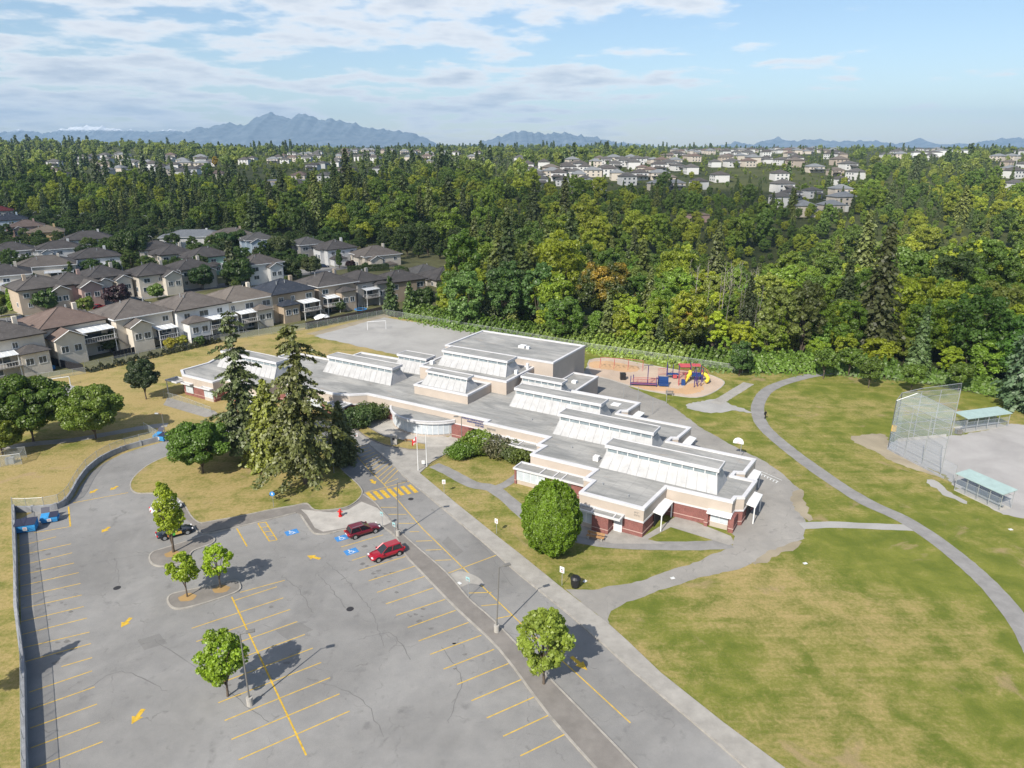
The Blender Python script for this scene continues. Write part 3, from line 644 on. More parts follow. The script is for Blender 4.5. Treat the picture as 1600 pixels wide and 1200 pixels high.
for q in left_px: pl(q)
st_d = Vector((math.cos(math.radians(33.6)), math.sin(math.radians(33.6))))
for k in range(1, 6):
    a = Vector(LWp(-1.2 - 2.68 * k, 0.6)); pline(a, a + st_d * 5.3)
pl((107, 792, 110, 823), 0.2, 'yellow'); pl((53, 833, 110, 823))
right_px = [(552, 826, 552, 826)]
for a, b in [((533, 855), (599, 836)), ((550, 876), (572, 869)), ((561, 892), (633, 870)), ((576, 908), (648, 885)), ((589, 926), (663, 901)), ((603, 944), (677, 919)), ((619, 962), (695, 937)), ((637, 981), (712, 954)), ((654, 1002), (732, 973)), ((672, 1023), (752, 993)), ((693, 1046), (772, 1015))]:
    pline(P(*a), P(*b))
e0, e1 = Vector(P(693, 1046)), Vector(P(772, 1015)); stp = (Vector(P(693, 1046)) - Vector(P(654, 1002))) / 2
for k in range(1, 6): pline(e0 + stp * k, e1 + stp * k)
for a, b in [((273, 977), (447, 907)), ((287, 998), (455, 925)), ((282, 996), (466, 942)), ((272, 1016), (290, 1010))]: pass
mid = [((375, 926), (447, 907)), ((273, 977), (455, 925)), ((280, 997), (466, 943)), ((288, 1019), (480, 961)), ((292, 1042), (492, 980)), ((420, 1010), (503, 1000)), ((440, 1050), (519, 1025))]
for a, b in [((277, 977), (373, 950)), ((373, 950), (466, 942))]: pass
# double row of bays in the middle of the car park
mc0, mc1 = Vector(P(362, 933)), Vector(P(410, 1035)); md = (mc1 - mc0).normalized()
pline(mc0, mc1 + md * 14, 0.16, 'yellow', z=0.040)
for k in range(0, 10):
    c = mc0 + md * (0.9 + 2.62 * k)
    if k > 0: pline(c - st_d * 5.0, c)
    pline(c, c + st_d * 5.0)
pl((375, 926, 445, 907))
pl((370, 826, 386, 854), 0.17, 'yellow')
pl((114, 786, 200, 770), 0.12, 'yellow')
# hatched bay by the kerb
for q in [(403, 818, 421, 846), (415, 816, 433, 844)]: pl(q, 0.16, 'yellow')
for i in range(5):
    t = i / 4; a = (lerp(403, 421, t), lerp(818, 846, t)); b = (lerp(415, 433, t), lerp(816, 844, t)); pl((*a, *b), 0.13, 'yellow', 0.041)
# drive lane: long edge line, ticks, cross lines
dl = PP([(545, 699), (582, 740), (600, 757), (660, 826), (722, 886), (778, 940), (830, 990), (900, 1052), (985, 1130)])
for a, b in zip(dl, dl[1:]): pline(a, b, 0.13)
for q in [(595, 793, 620, 793), (607, 804, 635, 804), (623, 818, 648, 818), (640, 831, 655, 831), (650, 846, 675, 845), (665, 860, 690, 859), (680, 876, 705, 875), (732, 927, 768, 926), (752, 947, 782, 944), (700, 896, 775, 868), (775, 967, 800, 962)]: pl(q)
hl = PP([(562, 712), (600, 752)]); hr = PP([(583, 703), (624, 742)])
for i in range(12):
    t = i / 11; a = (lerp(547, 600, t), lerp(700, 757, t)); b = (lerp(572, 622, t), lerp(699, 738, t) - 3); pl((*a, *b), 0.12)
pl((570, 770, 640, 752), 0.12); pl((600, 757, 622, 748), 0.12)
for i in range(7):                                          # zebra bars
    x = lerp(580, 645, i / 6); y = lerp(776, 764, i / 6)
    a, b = Vector(P(x - 6, y - 6)), Vector(P(x + 6, y + 6)); pline(a, b, 0.62, 'yellow', 'painted_crossing_bar', 0.041)
def parrow(px, py, ang, L_=2.4):
    L_ *= .78
    c = Vector(P(px, py)); ca, sa = math.cos(ang), math.sin(ang)
    pts = [(-L_/2, -.22), (0, -.22), (0, -.55), (L_/2, 0), (0, .55), (0, .22), (-L_/2, .22)]
    MB().sheet([(c.x + x*ca - y*sa, c.y + x*sa + y*ca) for x, y in pts], 0.041).build('painted_arrow', M['yellow'], plk)
A_ = math.radians
parrow(146, 768, A_(-108), 1.9); parrow(178, 763, A_(-108), 1.9); parrow(165, 828, A_(-100), 2.0); parrow(197, 973, A_(-98), 2.2); parrow(330, 891, A_(205), 2.4); parrow(490, 871, A_(158), 2.6); parrow(583, 753, A_(-57), 2.4); parrow(905, 1037, A_(-54), 3.2); parrow(215, 1120, A_(-95), 2.4)
def access_mark(px, py, rz):
    t = empty('accessible_parking_mark', (*P(px, py), 0.0), rz); t.parent = plk
    MB().sheet([(-.85, -.65), (.85, -.65), (.85, .65), (-.85, .65)], 0.041).build('blue_square', M['blue_paint'], t)
    mb = MB(); z = 0.045
    def arc(cx, cy_, r, a0, a1, w, n=12):
        o = len(mb.v)
        for i in range(n + 1):
            a = lerp(a0, a1, i / n)
            mb.v += [(cx + math.cos(a) * (r - w/2), cy_ + math.sin(a) * (r - w/2), z), (cx + math.cos(a) * (r + w/2), cy_ + math.sin(a) * (r + w/2), z)]
        for i in range(n): mb.f.append((o+2*i, o+2*i+1, o+2*i+3, o+2*i+2))
    def seg(x0, y0, x1, y1, w=.1):
        d = Vector((x1-x0, y1-y0)).normalized(); n = Vector((-d.y, d.x)) * w / 2
        mb.add([(x0+n.x, y0+n.y, z), (x0-n.x, y0-n.y, z), (x1-n.x, y1-n.y, z), (x1+n.x, y1+n.y, z)], [(0, 1, 2, 3)])
    arc(-.08, -.16, .28, math.radians(110), math.radians(375), .09); arc(-.18, .46, .06, 0, math.radians(359), .11)
    seg(-.17, .36, -.11, .02); seg(-.14, .2, .16, .2, .08); seg(-.11, .02, .2, .0); seg(.2, .02, .32, -.32); seg(.32, -.32, .45, -.3, .08)
    mb.build('wheelchair_symbol', M['white_paint'], t)
for q in [(456, 832), (534, 841), (549, 862)]: access_mark(*q, A_(33.6))
# white painted court marks on the east asphalt
for i in range(7):
    a, b = (lerp(1186, 1215, i/6), lerp(738, 752, i/6)), (lerp(1182, 1209, i/6) + 3, lerp(741, 755, i/6))
    pl((*a, *b), 0.14, 'white_paint', 0.046)
pl((1184, 738, 1217, 753), 0.1, 'white_paint', 0.047); pl((1190, 737, 1222, 751), 0.1, 'white_paint', 0.047)
for (x, y) in [(183, 919), (547, 952), (642, 780)]:
    o = MB().cyl(*P(x, y), 0.031, 0.045, 0.42, 16).build('manhole_cover', M['dark'])
    tag(o, {183: 'dark round drain cover in the car park left of the tree islands', 547: 'dark round drain cover in the middle of the car park', 642: 'round manhole cover in the drive just below the yellow crossing'}[x], 'manhole cover')
# sealed cracks, patches and oil drips on the car park
def crack(px, seed, w=.07):
    r = random.Random(seed); pts = smooth_line(PP(px), 9); pts = [(x + r.uniform(-.14, .14), y + r.uniform(-.14, .14)) for x, y in pts]
    ribbon_mb(pts, [w * r.uniform(.5, 1.4) for _ in pts], 0.0345).build('sealed_crack', M['tar'], plk)
M['tar'] = mat('crack_sealant', (0.145, 0.143, 0.14), 0.7); M['oil_'] = mat('oil_drips', (0.15, 0.147, 0.142), 0.8, noise=(3, .8, 1.25)); M['patch'] = asphalt_mat('newer_asphalt_patch', (0.185, 0.183, 0.18))
for i, c_ in enumerate([[(497, 898), (515, 918), (540, 950)], [(511, 880), (540, 905), (572, 943), (590, 980), (600, 1010)], [(440, 900), (470, 925), (488, 958)], [(560, 1000), (610, 990), (640, 1030)], [(180, 872), (184, 895), (186, 915)], [(150, 880), (230, 868), (262, 900)], [(240, 1000), (330, 1060), (420, 1130)], [(690, 1010), (720, 1060), (700, 1130)], [(130, 1080), (190, 1050), (260, 1080)], [(700, 800), (760, 860), (800, 915)], [(480, 1060), (560, 1090), (600, 1150)]]): crack(c_, i)
ro = random.Random(8)
for k in range(46):
    if k < 22: j = ro.randrange(11); a, b = [(533, 855), (550, 876), (561, 892), (576, 908), (589, 926), (603, 944), (619, 962), (637, 981), (654, 1002), (672, 1023), (693, 1046)][j]; x, y = P(a + ro.uniform(15, 60), b + ro.uniform(-4, 10))
    elif k < 38: x, y = P(ro.uniform(45, 125), ro.uniform(845, 1040))
    else: x, y = P(ro.uniform(300, 490), ro.uniform(930, 1100))
    R0 = ro.uniform(.15, .42); ph = ro.uniform(0, 6)
    MB().sheet([(x + math.cos(t) * R0 * (1 + .25 * math.sin(3 * t + ph)), y + math.sin(t) * R0 * (.7 + .2 * math.cos(2 * t + ph))) for t in np.linspace(0, 6.283, 13)[:-1]], 0.033).build('oil_stain', M['oil_'], plk)
MB().sheet(rough(PP([(430, 985), (470, 972), (490, 985), (450, 1000)]), 1, .05), 0.0325).build('asphalt_patch', M['patch'], plk)
MB().sheet(rough(PP([(215, 1000), (250, 990), (262, 1006), (226, 1016)]), 1, .05), 0.0325).build('asphalt_patch', M['patch'], plk)
MB().sheet(rough(PP([(700, 838), (725, 862), (712, 870), (690, 848)]), 1, .05), 0.0325).build('asphalt_patch', M['patch'], plk)
# kerbed tree islands in the car park
def tree_island(px, label):
    pl_ = smooth_poly(PP(px), 4)
    t = empty('tree_island', (0, 0, 0)); tag(t, label, 'traffic island')
    MB().prism(pl_, 0.0, 0.14).build('concrete_top', M['darkwalk'], t)
    MB().ring(offset(pl_, 0.2), pl_, 0.0, 0.17).build('kerb', M['kerb'], t)
    return t
ti = tree_island([(264, 941), (268, 931), (290, 925), (330, 917), (365, 909), (373, 914), (371, 924), (340, 936), (300, 948), (275, 951)], 'long kerbed island holding two young trees in the car park')
t2 = tree_island([(235, 873), (240, 864), (258, 858), (290, 848), (320, 838), (333, 842), (330, 850), (300, 862), (290, 878), (262, 885), (242, 883)], 'kerbed island beside the black car holding one young tree')
for k, (x, y, t) in enumerate([(293, 935, ti), (346, 922, ti), (270, 867, t2)]):
    c = P(x, y); MB().sheet([(c[0] + math.cos(a * math.pi / 6) * (0.95 + .15 * math.sin(a * 2.3)), c[1] + math.sin(a * math.pi / 6) * (0.85 + .1 * math.cos(a * 1.7))) for a in range(12)], 0.15).build('mulch_bed', M['mulch'], t)
# ---------------------------------------------------------------- the school
TH = math.radians(-30.5); UO = (17.3, 83.1)
sch = empty('school_building', (*UO, 0.0), TH)
tag(sch, 'long beige and red brick school with stepped flat roofs and white skylights', 'school')
def UV(u, v): return (UO[0] + u * math.cos(TH) - v * math.sin(TH), UO[1] + u * math.sin(TH) + v * math.cos(TH))
foot = [(-0.3, 0.9), (0.2, 8.6), (9.3, 8.9), (9.4, 10.4), (10.4, 11.0), (10.7, 17.0), (7.3, 17.0), (7.4, 18.4), (8.6, 18.9), (8.9, 24.6), (-5.0, 24.6), (-4.9, 26.2), (-4.0, 26.7), (-3.6, 32.3), (-17.0, 32.3), (-17.0, 33.8), (-15.9, 34.4), (-15.5, 39.6), (-30.0, 39.6), (-62.0, 39.6), (-72.0, 39.6), (-84, 39.2), (-84, 31.2), (-98, 31.2), (-98, 26), (-112, 26), (-107.6, 15.5), (-107.8, 8.9), (-104.6, 7.0), (-95, 7.0), (-95, 9.5), (-84, 9.5), (-84, 14.2), (-68.6, 14.2), (-65.6, 15.3), (-63.0, 17.5), (-35.3, 17.5), (-35.3, 16.2), (-22.6, 16.2), (-22.8, 12.6), (-21.5, 12.6), (-21.8, 8.7), (-10.8, 8.7), (-11.0, 5.1), (-9.6, 5.1), (-9.7, 0.9)]
WT = 4.15; PT_ = 4.45; BT = 2.25
MB().prism(offset(foot, -0.02), 0.0, BT).build('brick_wall', M['brick'], sch)
MB().ring(offset(foot, 0.015), offset(foot, -0.1), 0.62, 0.72).build('brick_course', M['pink_stone'], sch)
MB().prism(offset(foot, 0.10), BT, BT + 0.24).build('white_band', M['parapet'], sch)
MB().prism(offset(foot, 0.03), BT + 0.24, WT).build('stucco_wall', M['stucco'], sch)
MB().ring(offset(foot, 0.10), offset(foot, -0.42), WT - 0.06, PT_).build('parapet', M['parapet'], sch)
MB().prism(offset(foot, -0.41), WT - 0.02, WT + 0.04).build('flat_roof', M['flat_roof'], sch)
def block(u0, u1, v0, v1, z0, z1, roof=True):
    p = [(u0, v0), (u1, v0), (u1, v1), (u0, v1)]
    MB().prism(p, z0, z1 - 0.3).build('stucco_wall', M['stucco'], sch)
    MB().ring(offset(p, 0.09), offset(p, -0.4), z1 - 0.34, z1).build('parapet', M['parapet'], sch)
    MB().prism(offset(p, -0.39), z1 - 0.32, z1 - 0.24).build('flat_roof', M['flat_roof'], sch)
block(-61.8, -35.2, 42.0, 57.2, 0, 8.6)           # gymnasium
block(-60.5, -39.6, 31.0, 41.97, 0.0, 7.0)         # raised hall in front of it
block(-55.6, -43.1, 22.8, 30.97, WT, 6.1)         # library box
block(-35.17, -29.4, 39.63, 51.6, 0, 4.0)         # store at the back of the gym
# skylights: long white-sided roof lights with a clerestory strip under a flat cap
def skylight(u0, u1, v0, zb, h, d=5.6, n=9, parent=sch):
    t = MB()
    zs = zb + h * 0.66; ins = 1.45; tp = [(u0 + .55, v0 + ins), (u1 - .55, v0 + ins), (u1 - .55, v0 + d - ins), (u0 + .55, v0 + d - ins)]
    bs = [(u0, v0), (u1, v0), (u1, v0 + d), (u0, v0 + d)]
    t.hull([[(p[0], p[1], zb - 0.05) for p in bs], [(p[0], p[1], zs) for p in tp]])
    sk = t.build('skylight', M['skyl'], parent)
    rib = MB(); m = int((u1 - u0) / 1.4)
    for i in range(m + 1):
        a = lerp(0, 1, i / m); p = (lerp(u0, u1, a), v0 - .01, zb + 0.02); q = (lerp(u0 + .55, u1 - .55, a), v0 + ins - .01, zs - 0.01); rib.tube([p, q], 0.035, 4)
    rib.build('seam', M['skyl'], sk)
    MB().box(u0 + .62, u1 - .62, v0 + ins + .02, v0 + d - ins - .02, zs - .02, zs + h * 0.2).build('clerestory_glass', M['strip_glass'], sk)
    L_ = (u1 - u0 - 1.3) / n
    mesh = MB().box(-.055, .055, 0, .07, 0, h * 0.2).mesh('mullion', M['white'])
    for i in range(n + 1):
        o = bpy.data.objects.new('mullion', mesh); COL.objects.link(o); o.parent = sk; o.location = (u0 + .65 + L_ * i, v0 + ins - .05, zs)
    cp = [(u0 + .35, v0 + ins - .3), (u1 - .3, v0 + ins - .3), (u1 - .3, v0 + d - ins + .3), (u0 + .35, v0 + d - ins + .3)]
    MB().prism(cp, zs + h * 0.2, zb + h - 0.05, True).build('cap', M['parapet'], sk)
    MB().prism(offset(cp, -0.16), zb + h - 0.05, zb + h - 0.035).build('cap_roof', M['flat_roof'], sk)
    MB().ring(cp, offset(cp, -0.15), zb + h - 0.05, zb + h + 0.04).build('cap_edge', M['parapet'], sk)
ZR = WT + 0.04
skylight(-10.9, 6.9, 10.1, ZR, 3.3, n=10)
skylight(-22.9, -5.5, 18.2, ZR, 3.3, n=9)
skylight(-36.0, -17.8, 26.0, ZR, 3.3, n=9)
skylight(-39.2, -29.4, 34.0, ZR, 2.9, 4.8, n=6)
skylight(-81.2, -62.6, 24.0, ZR, 3.3, n=9)
skylight(-69.3, -60.7, 32.8, ZR, 3.3, n=5)
skylight(-104, -86.0, 15.0, ZR, 3.3, n=9)
skylight(-57.9, -41.3, 33.6, 6.75, 3.0, 6.2, n=7)
skylight(-54.8, -44.3, 23.9, 5.85, 2.6, 4.6, n=7)
# roof plant
def rbox(u, v, z, s, h): MB().box(u - s/2, u + s/2, v - s/2, v + s/2, z, z + h).build('roof_vent', M['white'], sch, bevel=0.04)
rbox(-12.2, 12.2, ZR, 0.9, 0.75); rbox(-46.5, 49.5, 8.36, 1.5, 0.5); rbox(-44.9, 49.0, 8.36, 0.7, .6); rbox(-32.0, 45.6, 3.76, 1.0, 0.55); rbox(-40.6, 36.5, 6.76, 0.6, 0.9); rbox(-59.2, 33.6, 6.76, 0.8, 0.8); rbox(-40.3, 40.6, 6.76, .5, 1.3)
for (u, v) in [(-9.5, 27.8), (-14.0, 30.2), (-8.0, 5.0), (-17.5, 14.5), (-29, 22), (-3.5, 3.4)]: MB().cyl(u, v, ZR, ZR + 0.35, 0.09, 8).build('vent_pipe', M['galv'], sch)
MB().box(-11.2, -9.4, 26.6, 28.4, ZR, ZR + 0.12).build('roof_hatch', M['white'], sch)
MB().box(-20.0, -18.4, 36.0, 37.6, ZR, ZR + 0.12).build('roof_hatch', M['white'], sch)
# low bays and open canopies along the front
def canopy(u0, u1, v1, v0, z=2.62, bars=(), solid=None):
    """white fascia frame: v0 outer edge, v1 at the wall"""
    p = [(u0, v0), (u1, v0), (u1, v1), (u0, v1)]
    c = MB().ring(p, offset(p, -0.22), z - 0.05, z + 0.22).build('canopy_frame', M['parapet'], sch)
    for b in bars: MB().box(b - .09, b + .09, v0 + .2, v1 - .05, z - 0.02, z + 0.18).build('canopy_bar', M['parapet'], c)
    MB().prism(offset(p, -0.21), z - 0.05, z + 0.02, True).build('canopy_roof', M['flat_roof'], c)
    return c
def window_panel(u0, u1, v, z0=0.75, z1=2.4, n=3, face='v', m='blind', fr='white'):
    f = MB().box(u0, u1, v - .05, v + .03, z0, z1).build('window', M[fr], sch)
    w = (u1 - u0) / n
    for i in range(n): MB().box(u0 + w*i + .07, u0 + w*(i+1) - .07, v - .075, v - .04, z0 + .08, z1 - .08).build('pane', M[m], f)
    return f
def brick_bay(u0, u1, v0, v1, z=2.5):
    MB().box(u0, u1, v0, v1, 0, z).build('brick_bay', M['brick'], sch)
    MB().box(u0 - .02, u1 + .02, v0 - .02, v1, 0.62, 0.72).build('brick_course', M['pink_stone'], sch)
def door(u0, u1, v, z1=2.25, m='white'):
    d = MB().box(u0, u1, v - .09, v + .02, 0, z1).build('door', M[m], sch)
    MB().box(u0 + .15, u1 - .15, v - .12, v - .08, 1.1, z1 - .2).build('pane', M['blind'], d); return d
# bay 1 (beside the round tree)
canopy(-9.9, -2.9, 0.85, -0.9, bars=(-7.2, -4.0)); brick_bay(-7.0, -4.6, -0.75, 0.85); window_panel(-9.8, -7.1, -0.35, n=3); MB().box(-9.8, -7.1, -0.3, .85, 0, 0.75).build('stucco_sill_wall', M['stucco'], sch); door(-4.4, -3.2, 0.85)
# bay 2
canopy(-23.4, -11.2, 8.65, 5.9, bars=(-18.9, -16.6, -15.2)); brick_bay(-13.6, -11.2, 6.4, 8.65); window_panel(-22.9, -18.0, 6.3, n=4); MB().box(-22.9, -18.0, 6.36, 8.65, 0, 0.75).build('stucco_sill_wall', M['stucco'], sch); door(-15.2, -14.0, 8.6); brick_bay(-23.3, -22.95, 6.2, 8.65); brick_bay(-17.9, -15.6, 6.4, 8.65)
# bay 3
canopy(-36.6, -22.8, 16.15, 13.3, bars=(-35.0, -28.6, -27.2)); window_panel(-34.4, -29.2, 13.7, n=4); MB().box(-34.4, -29.2, 13.76, 16.15, 0, 0.75).build('stucco_sill_wall', M['stucco'], sch); brick_bay(-36.0, -34.45, 13.6, 16.15); brick_bay(-29.15, -27.0, 13.6, 16.15); door(-26.2, -25.0, 16.1); brick_bay(-24.8, -22.9, 14.6, 16.15)
# flat near-black plate painting the shade of the porch under the name sign
MB().box(-42.6, -36.5, 17.35, 17.46, 0.0, 2.2).build('porch_shade_plate', M['dark'], sch)
brick_bay(-42.4, -38.2, 16.4, 17.4, 2.3)
# window at the south-east corner with sloped hood
window_panel(6.6, 9.0, 8.78, 0.75, 2.2, 2); MB().box(6.6, 9.0, 8.68, 8.86, 0, 0.74).build('stucco_sill_wall', M['stucco'], sch)
MB().add([(6.2, 8.9, 2.5), (9.5, 8.9, 2.5), (9.5, 7.9, 2.2), (6.2, 7.9, 2.2), (6.2, 8.9, 2.62), (9.5, 8.9, 2.62), (9.5, 7.9, 2.32), (6.2, 7.9, 2.32)], [(3,2,1,0),(4,5,6,7),(0,1,5,4),(1,2,6,5),(2,3,7,6),(3,0,4,7)][::1]).build('window_hood', M['white'], sch)
brick_bay(9.2, 9.9, 8.2, 10.2, 2.24); brick_bay(5.9, 6.4, 8.2, 8.9, 2.24)
# door hoods on the returns (east-facing)
def hood(u, v0, v1, out=1.5, z=2.6, post=True):
    a = MB().add([(u, v0, z + .1), (u, v1, z + .1), (u + out, v1, z - .12), (u + out, v0, z - .12), (u, v0, z + .26), (u, v1, z + .26), (u + out, v1, z + .04), (u + out, v0, z + .04)],
                 [(0,1,2,3),(7,6,5,4),(0,3,7,4),(3,2,6,7),(2,1,5,6),(1,0,4,5)]).build('door_hood', M['white'], sch)
    if post: MB().box(u + out - .22, u + out - .08, v0 + .06, v0 + .2, 0.1, z - .1).build('post', M['white'], a)
    if post: MB().box(u + out - .22, u + out - .08, v1 - .2, v1 - .06, 0.1, z - .1).build('post', M['white'], a)
    MB().box(u + .015, u + .07, v0 + .7, v1 - .7, 0.05, 2.2).build('door', M['dark'], a)
hood(0.05, 3.6, 8.2, 1.4); hood(10.55, 12.0, 16.4, 1.3, 2.75); hood(8.75, 20.0, 24.0, 1.3, 2.75); hood(-3.7, 28.2, 32.0, 1.3, 2.75); hood(-15.6, 35.4, 39.0, 1.3, 2.75)
# small entrance by the conifers
c = canopy(-69.0, -64.6, 14.9, 11.9, 2.75, bars=(-67.6, -66.2)); 
for u, v in [(-68.8, 12.1), (-64.8, 12.1)]: MB().box(u - .08, u + .08, v - .08, v + .08, 0, 2.7).build('post', M['white'], c)
window_panel(-68.6, -65.8, 13.9, 0.3, 2.4, 3)
# west classroom details
window_panel(-103.9, -101.6, 6.9, 0.7, 2.7, 2); window_panel(-98.0, -95.3, 6.9, 0.7, 2.7, 2); MB().box(-98.0, -95.3, 6.86, 7.0, 0, .68).build('stucco_sill_wall', M['stucco'], sch)
canopy(-98.3, -95.0, 6.97, 6.0, 2.8); canopy(-104.2, -101.3, 6.97, 6.0, 2.8)
c = canopy(-108.6, -104.7, 8.2, 5.4, 2.9)
MB().box(-108.4, -108.24, 5.5, 5.66, 0, 2.85).build('post', M['white'], c)
window_panel(-92, -86, 9.4, .7, 2.2, 5); window_panel(-82, -72, 14.1, .7, 2.2, 7)
# the bowed glass entrance
cu, half, sag = -49.7, 7.2, 3.9
Rr = (half**2 + sag**2) / (2 * sag); cvv = 17.5 + (Rr - sag); a0 = math.asin(half / Rr)
def arcp(r, n=22, f=1.0): return [(cu + math.sin(lerp(-a0*f, a0*f, i/n)) * r, cvv - math.cos(lerp(-a0*f, a0*f, i/n)) * r) for i in range(n + 1)]
bow = MB().prism(arcp(Rr + 0.35) + [(cu + half, 17.6), (cu - half, 17.6)], 2.62, 3.05, True).build('bowed_fascia', M['parapet'], sch)
MB().prism(arcp(Rr + 0.05) + [(cu + half - .2, 17.55), (cu - half + .2, 17.55)], 3.05, 3.07).build('bowed_roof', M['flat_roof'], bow)
oo, ii = arcp(Rr + 0.42), arcp(Rr + 0.05)
MB().prism(oo + ii[::-1], 3.05, 3.18).build('fascia_edge', M['parapet'], bow)
MB().prism(arcp(Rr - 0.02) + [(cu + half, 17.6), (cu - half, 17.6)], 0, 0.42).build('low_wall', M['stucco'], bow)
MB().prism(arcp(Rr - 0.35) + [(cu + half, 17.6), (cu - half, 17.6)], 0.42, 2.6).build('glass_core', M['dark'], bow)
ap = arcp(Rr - 0.1, 17)
for i in range(17):
    (x0, y0), (x1, y1) = ap[i], ap[i+1]; c = ((x0+x1)/2, (y0+y1)/2); ang = math.atan2(y1-y0, x1-x0); w = math.hypot(x1-x0, y1-y0)
    MB().obox(c, ang, w - .1, .06, 0.5, 2.52).build('pane', M['blind'], bow)
    MB().obox((x0, y0), ang, .1, .14, 0.42, 2.62).build('mullion', M['white'], bow)
# name board lettering on the beige band: three short lines of small blue letters, too small to read
rr = random.Random(4)
def letters(u0, n, v, z, h, w, m):
    mb = MB(); u = u0
    for i in range(n):
        k = rr.random()
        mb.box(u, u + w * .22, v - .05, v, z, z + h)
        if k > .25: mb.box(u + w * .22, u + w * .75, v - .05, v, z + h * .8, z + h)
        if k > .45: mb.box(u + w * .22, u + w * .7, v - .05, v, z + h * .4, z + h * .58)
        if k > .6: mb.box(u + w * .22, u + w * .75, v - .05, v, z, z + h * .18)
        if k < .4: mb.box(u + w * .55, u + w * .76, v - .05, v, z, z + h)
        u += w
    mb.build('lettering', m, sch)
mblue = mat('blue_letters', (0.05, 0.07, 0.22), 0.6)
letters(-40.9, 16, 17.44, 3.72, .30, .33, mblue); letters(-39.6, 12, 17.44, 3.27, .30, .33, mblue); letters(-37.9, 7, 17.44, 2.82, .30, .33, mblue)
letters(-34.6, 5, 16.14, 3.3, .34, .36, mat('grey_numerals', (0.25, 0.24, 0.23), 0.6)); letters(-1.6, 2, 0.84, 3.45, .24, .4, mat('faded_letters', (0.33, 0.30, 0.27), 0.6)); letters(-1.6, 3, 0.84, 3.05, .24, .3, bpy.data.materials['faded_letters'])
MB().box(-30.6, -29.9, 16.0, 16.1, 2.7, 3.0).build('wall_lamp', M['white'], sch)
# ---------------------------------------------------------------- walls and fences
def wall_line(name, pts, h, w, m, parent):
    return ribbon_mb(pts, w, h, 0.0).build(name, m, parent)
def chain_fence(label, pts, h=1.8, step=3.0, name='chain_link_fence', panel='link', z0=0.0, group=None, rail=True, parent=None, post_r=0.035, cat='fence', low_rail=False):
    """posts, rails and mesh panels, each its own part"""
    f = parent or tag(empty(name, (0, 0, 0)), label, cat, group)
    pm = MB().cyl(0, 0, 0, h + .08, post_r, 6).mesh('post', M['galv'])
    for i in range(len(pts) - 1):
        a, b = Vector(pts[i]), Vector(pts[i+1]); L_ = (b - a).length; n = max(1, round(L_ / step))
        for k in range(n + (1 if i == len(pts) - 2 else 0)):
            p = a.lerp(b, k / n); o = bpy.data.objects.new('post', pm); COL.objects.link(o); o.parent = f; o.location = (p.x, p.y, z0)
        if rail: MB().tube([(a.x, a.y, z0 + h), (b.x, b.y, z0 + h)], 0.025, 5).build('top_rail', M['galv'], f)
        if low_rail: MB().tube([(a.x, a.y, z0 + h * .5), (b.x, b.y, z0 + h * .5)], 0.02, 5).build('middle_rail', M['galv'], f)
        MB().add([(a.x, a.y, z0 + .05), (b.x, b.y, z0 + .05), (b.x, b.y, z0 + h - .02), (a.x, a.y, z0 + h - .02)], [(0, 1, 2, 3)]).build('mesh_panel', M[panel], f)
    return f
# boundary wall of the car park: straight run, corner by the dumpsters, then the sweeping curve
rw = tag(empty('retaining_wall'), 'curving grey concrete wall round the west edge of the car park, topped with wire fence', 'wall')
st = [LWp(-40, .25), LWp(-12, .25), LWp(0, .25)] + PP([(27, 960), (26, 880), (23, 800)])
wall_line('concrete_wall', st, 1.25, 0.3, M['wall_grey'], rw)
cvp = smooth_line(PP([(23, 800), (52, 800), (88, 796), (104, 787), (114, 773), (122, 758), (137, 738), (160, 720), (190, 706), (220, 697), (247, 690)]), 4)
wall_line('concrete_wall', cvp, 0.95, 0.28, M['wall_grey'], rw)
for i, (x, y) in enumerate(cvp[::4]): MB().obox((x, y), 0.6, .36, .36, 0, 1.02).build('pilaster', M['wall_grey'], rw)
chain_fence('', [st[i] for i in (0, 1, 2, 4, 5)], 1.1, 2.8, z0=1.2, parent=rw)
chain_fence('', cvp[::3] + [cvp[-1]], 1.25, 2.6, z0=0.95, parent=rw)
chain_fence('long wire fence between the sports field and the back gardens', PP([(134, 579), (345, 533), (480, 515), (603, 493)]), 1.9, 3.2, panel='link')
chain_fence('wire fence across the far edge of the gravel sports field', PP([(603, 493), (760, 520), (930, 549), (1160, 584)]), 1.9, 3.4, panel='link_faint')
chain_fence('low wire fence along the west classroom apron', PP([(256, 620), (285, 628), (330, 645)]), 1.2, 2.5, panel='link_faint')
chain_fence('dark wire fence running behind the garden with the pool', PP([(60, 594), (95, 590), (134, 584)]), 1.6, 2.5, panel='link')
# weathered board fences behind the gardens
def board_fence(label, a, b, h=1.7, n=None, m=None):
    f = tag(empty('board_fence'), label, 'fence'); a, b = Vector(a), Vector(b); L_ = (b - a).length; n = n or int(L_ / 0.9); ang = math.atan2(b.y - a.y, b.x - a.x)
    bm = MB().box(-.43, .43, -.02, .02, .05, h).mesh('board', m or M['fence_wood'])
    for i in range(n):
        p = a.lerp(b, (i + .5) / n); o = bpy.data.objects.new('board', bm); COL.objects.link(o); o.parent = f; o.location = (p.x, p.y, R_.uniform(-.04, .04)); o.rotation_euler = (0, 0, ang)
    MB().obox(((a.x+b.x)/2, (a.y+b.y)/2), ang, L_, .08, h - .35, h - .25).build('rail', m or M['fence_wood'], f)
    return f
M['fence_wood'] = mat('weathered_fence_wood', (0.085, 0.07, 0.06), 0.9, noise=(1.0, .6, 1.4)); M['black_fence'] = mat('dark_fence_boards', (0.018, 0.018, 0.022), 0.8, noise=(1.0, .7, 1.4))
board_fence('brown board fence behind the gardens beside the gravel sports field', P(478, 513), P(598, 488), 1.9)
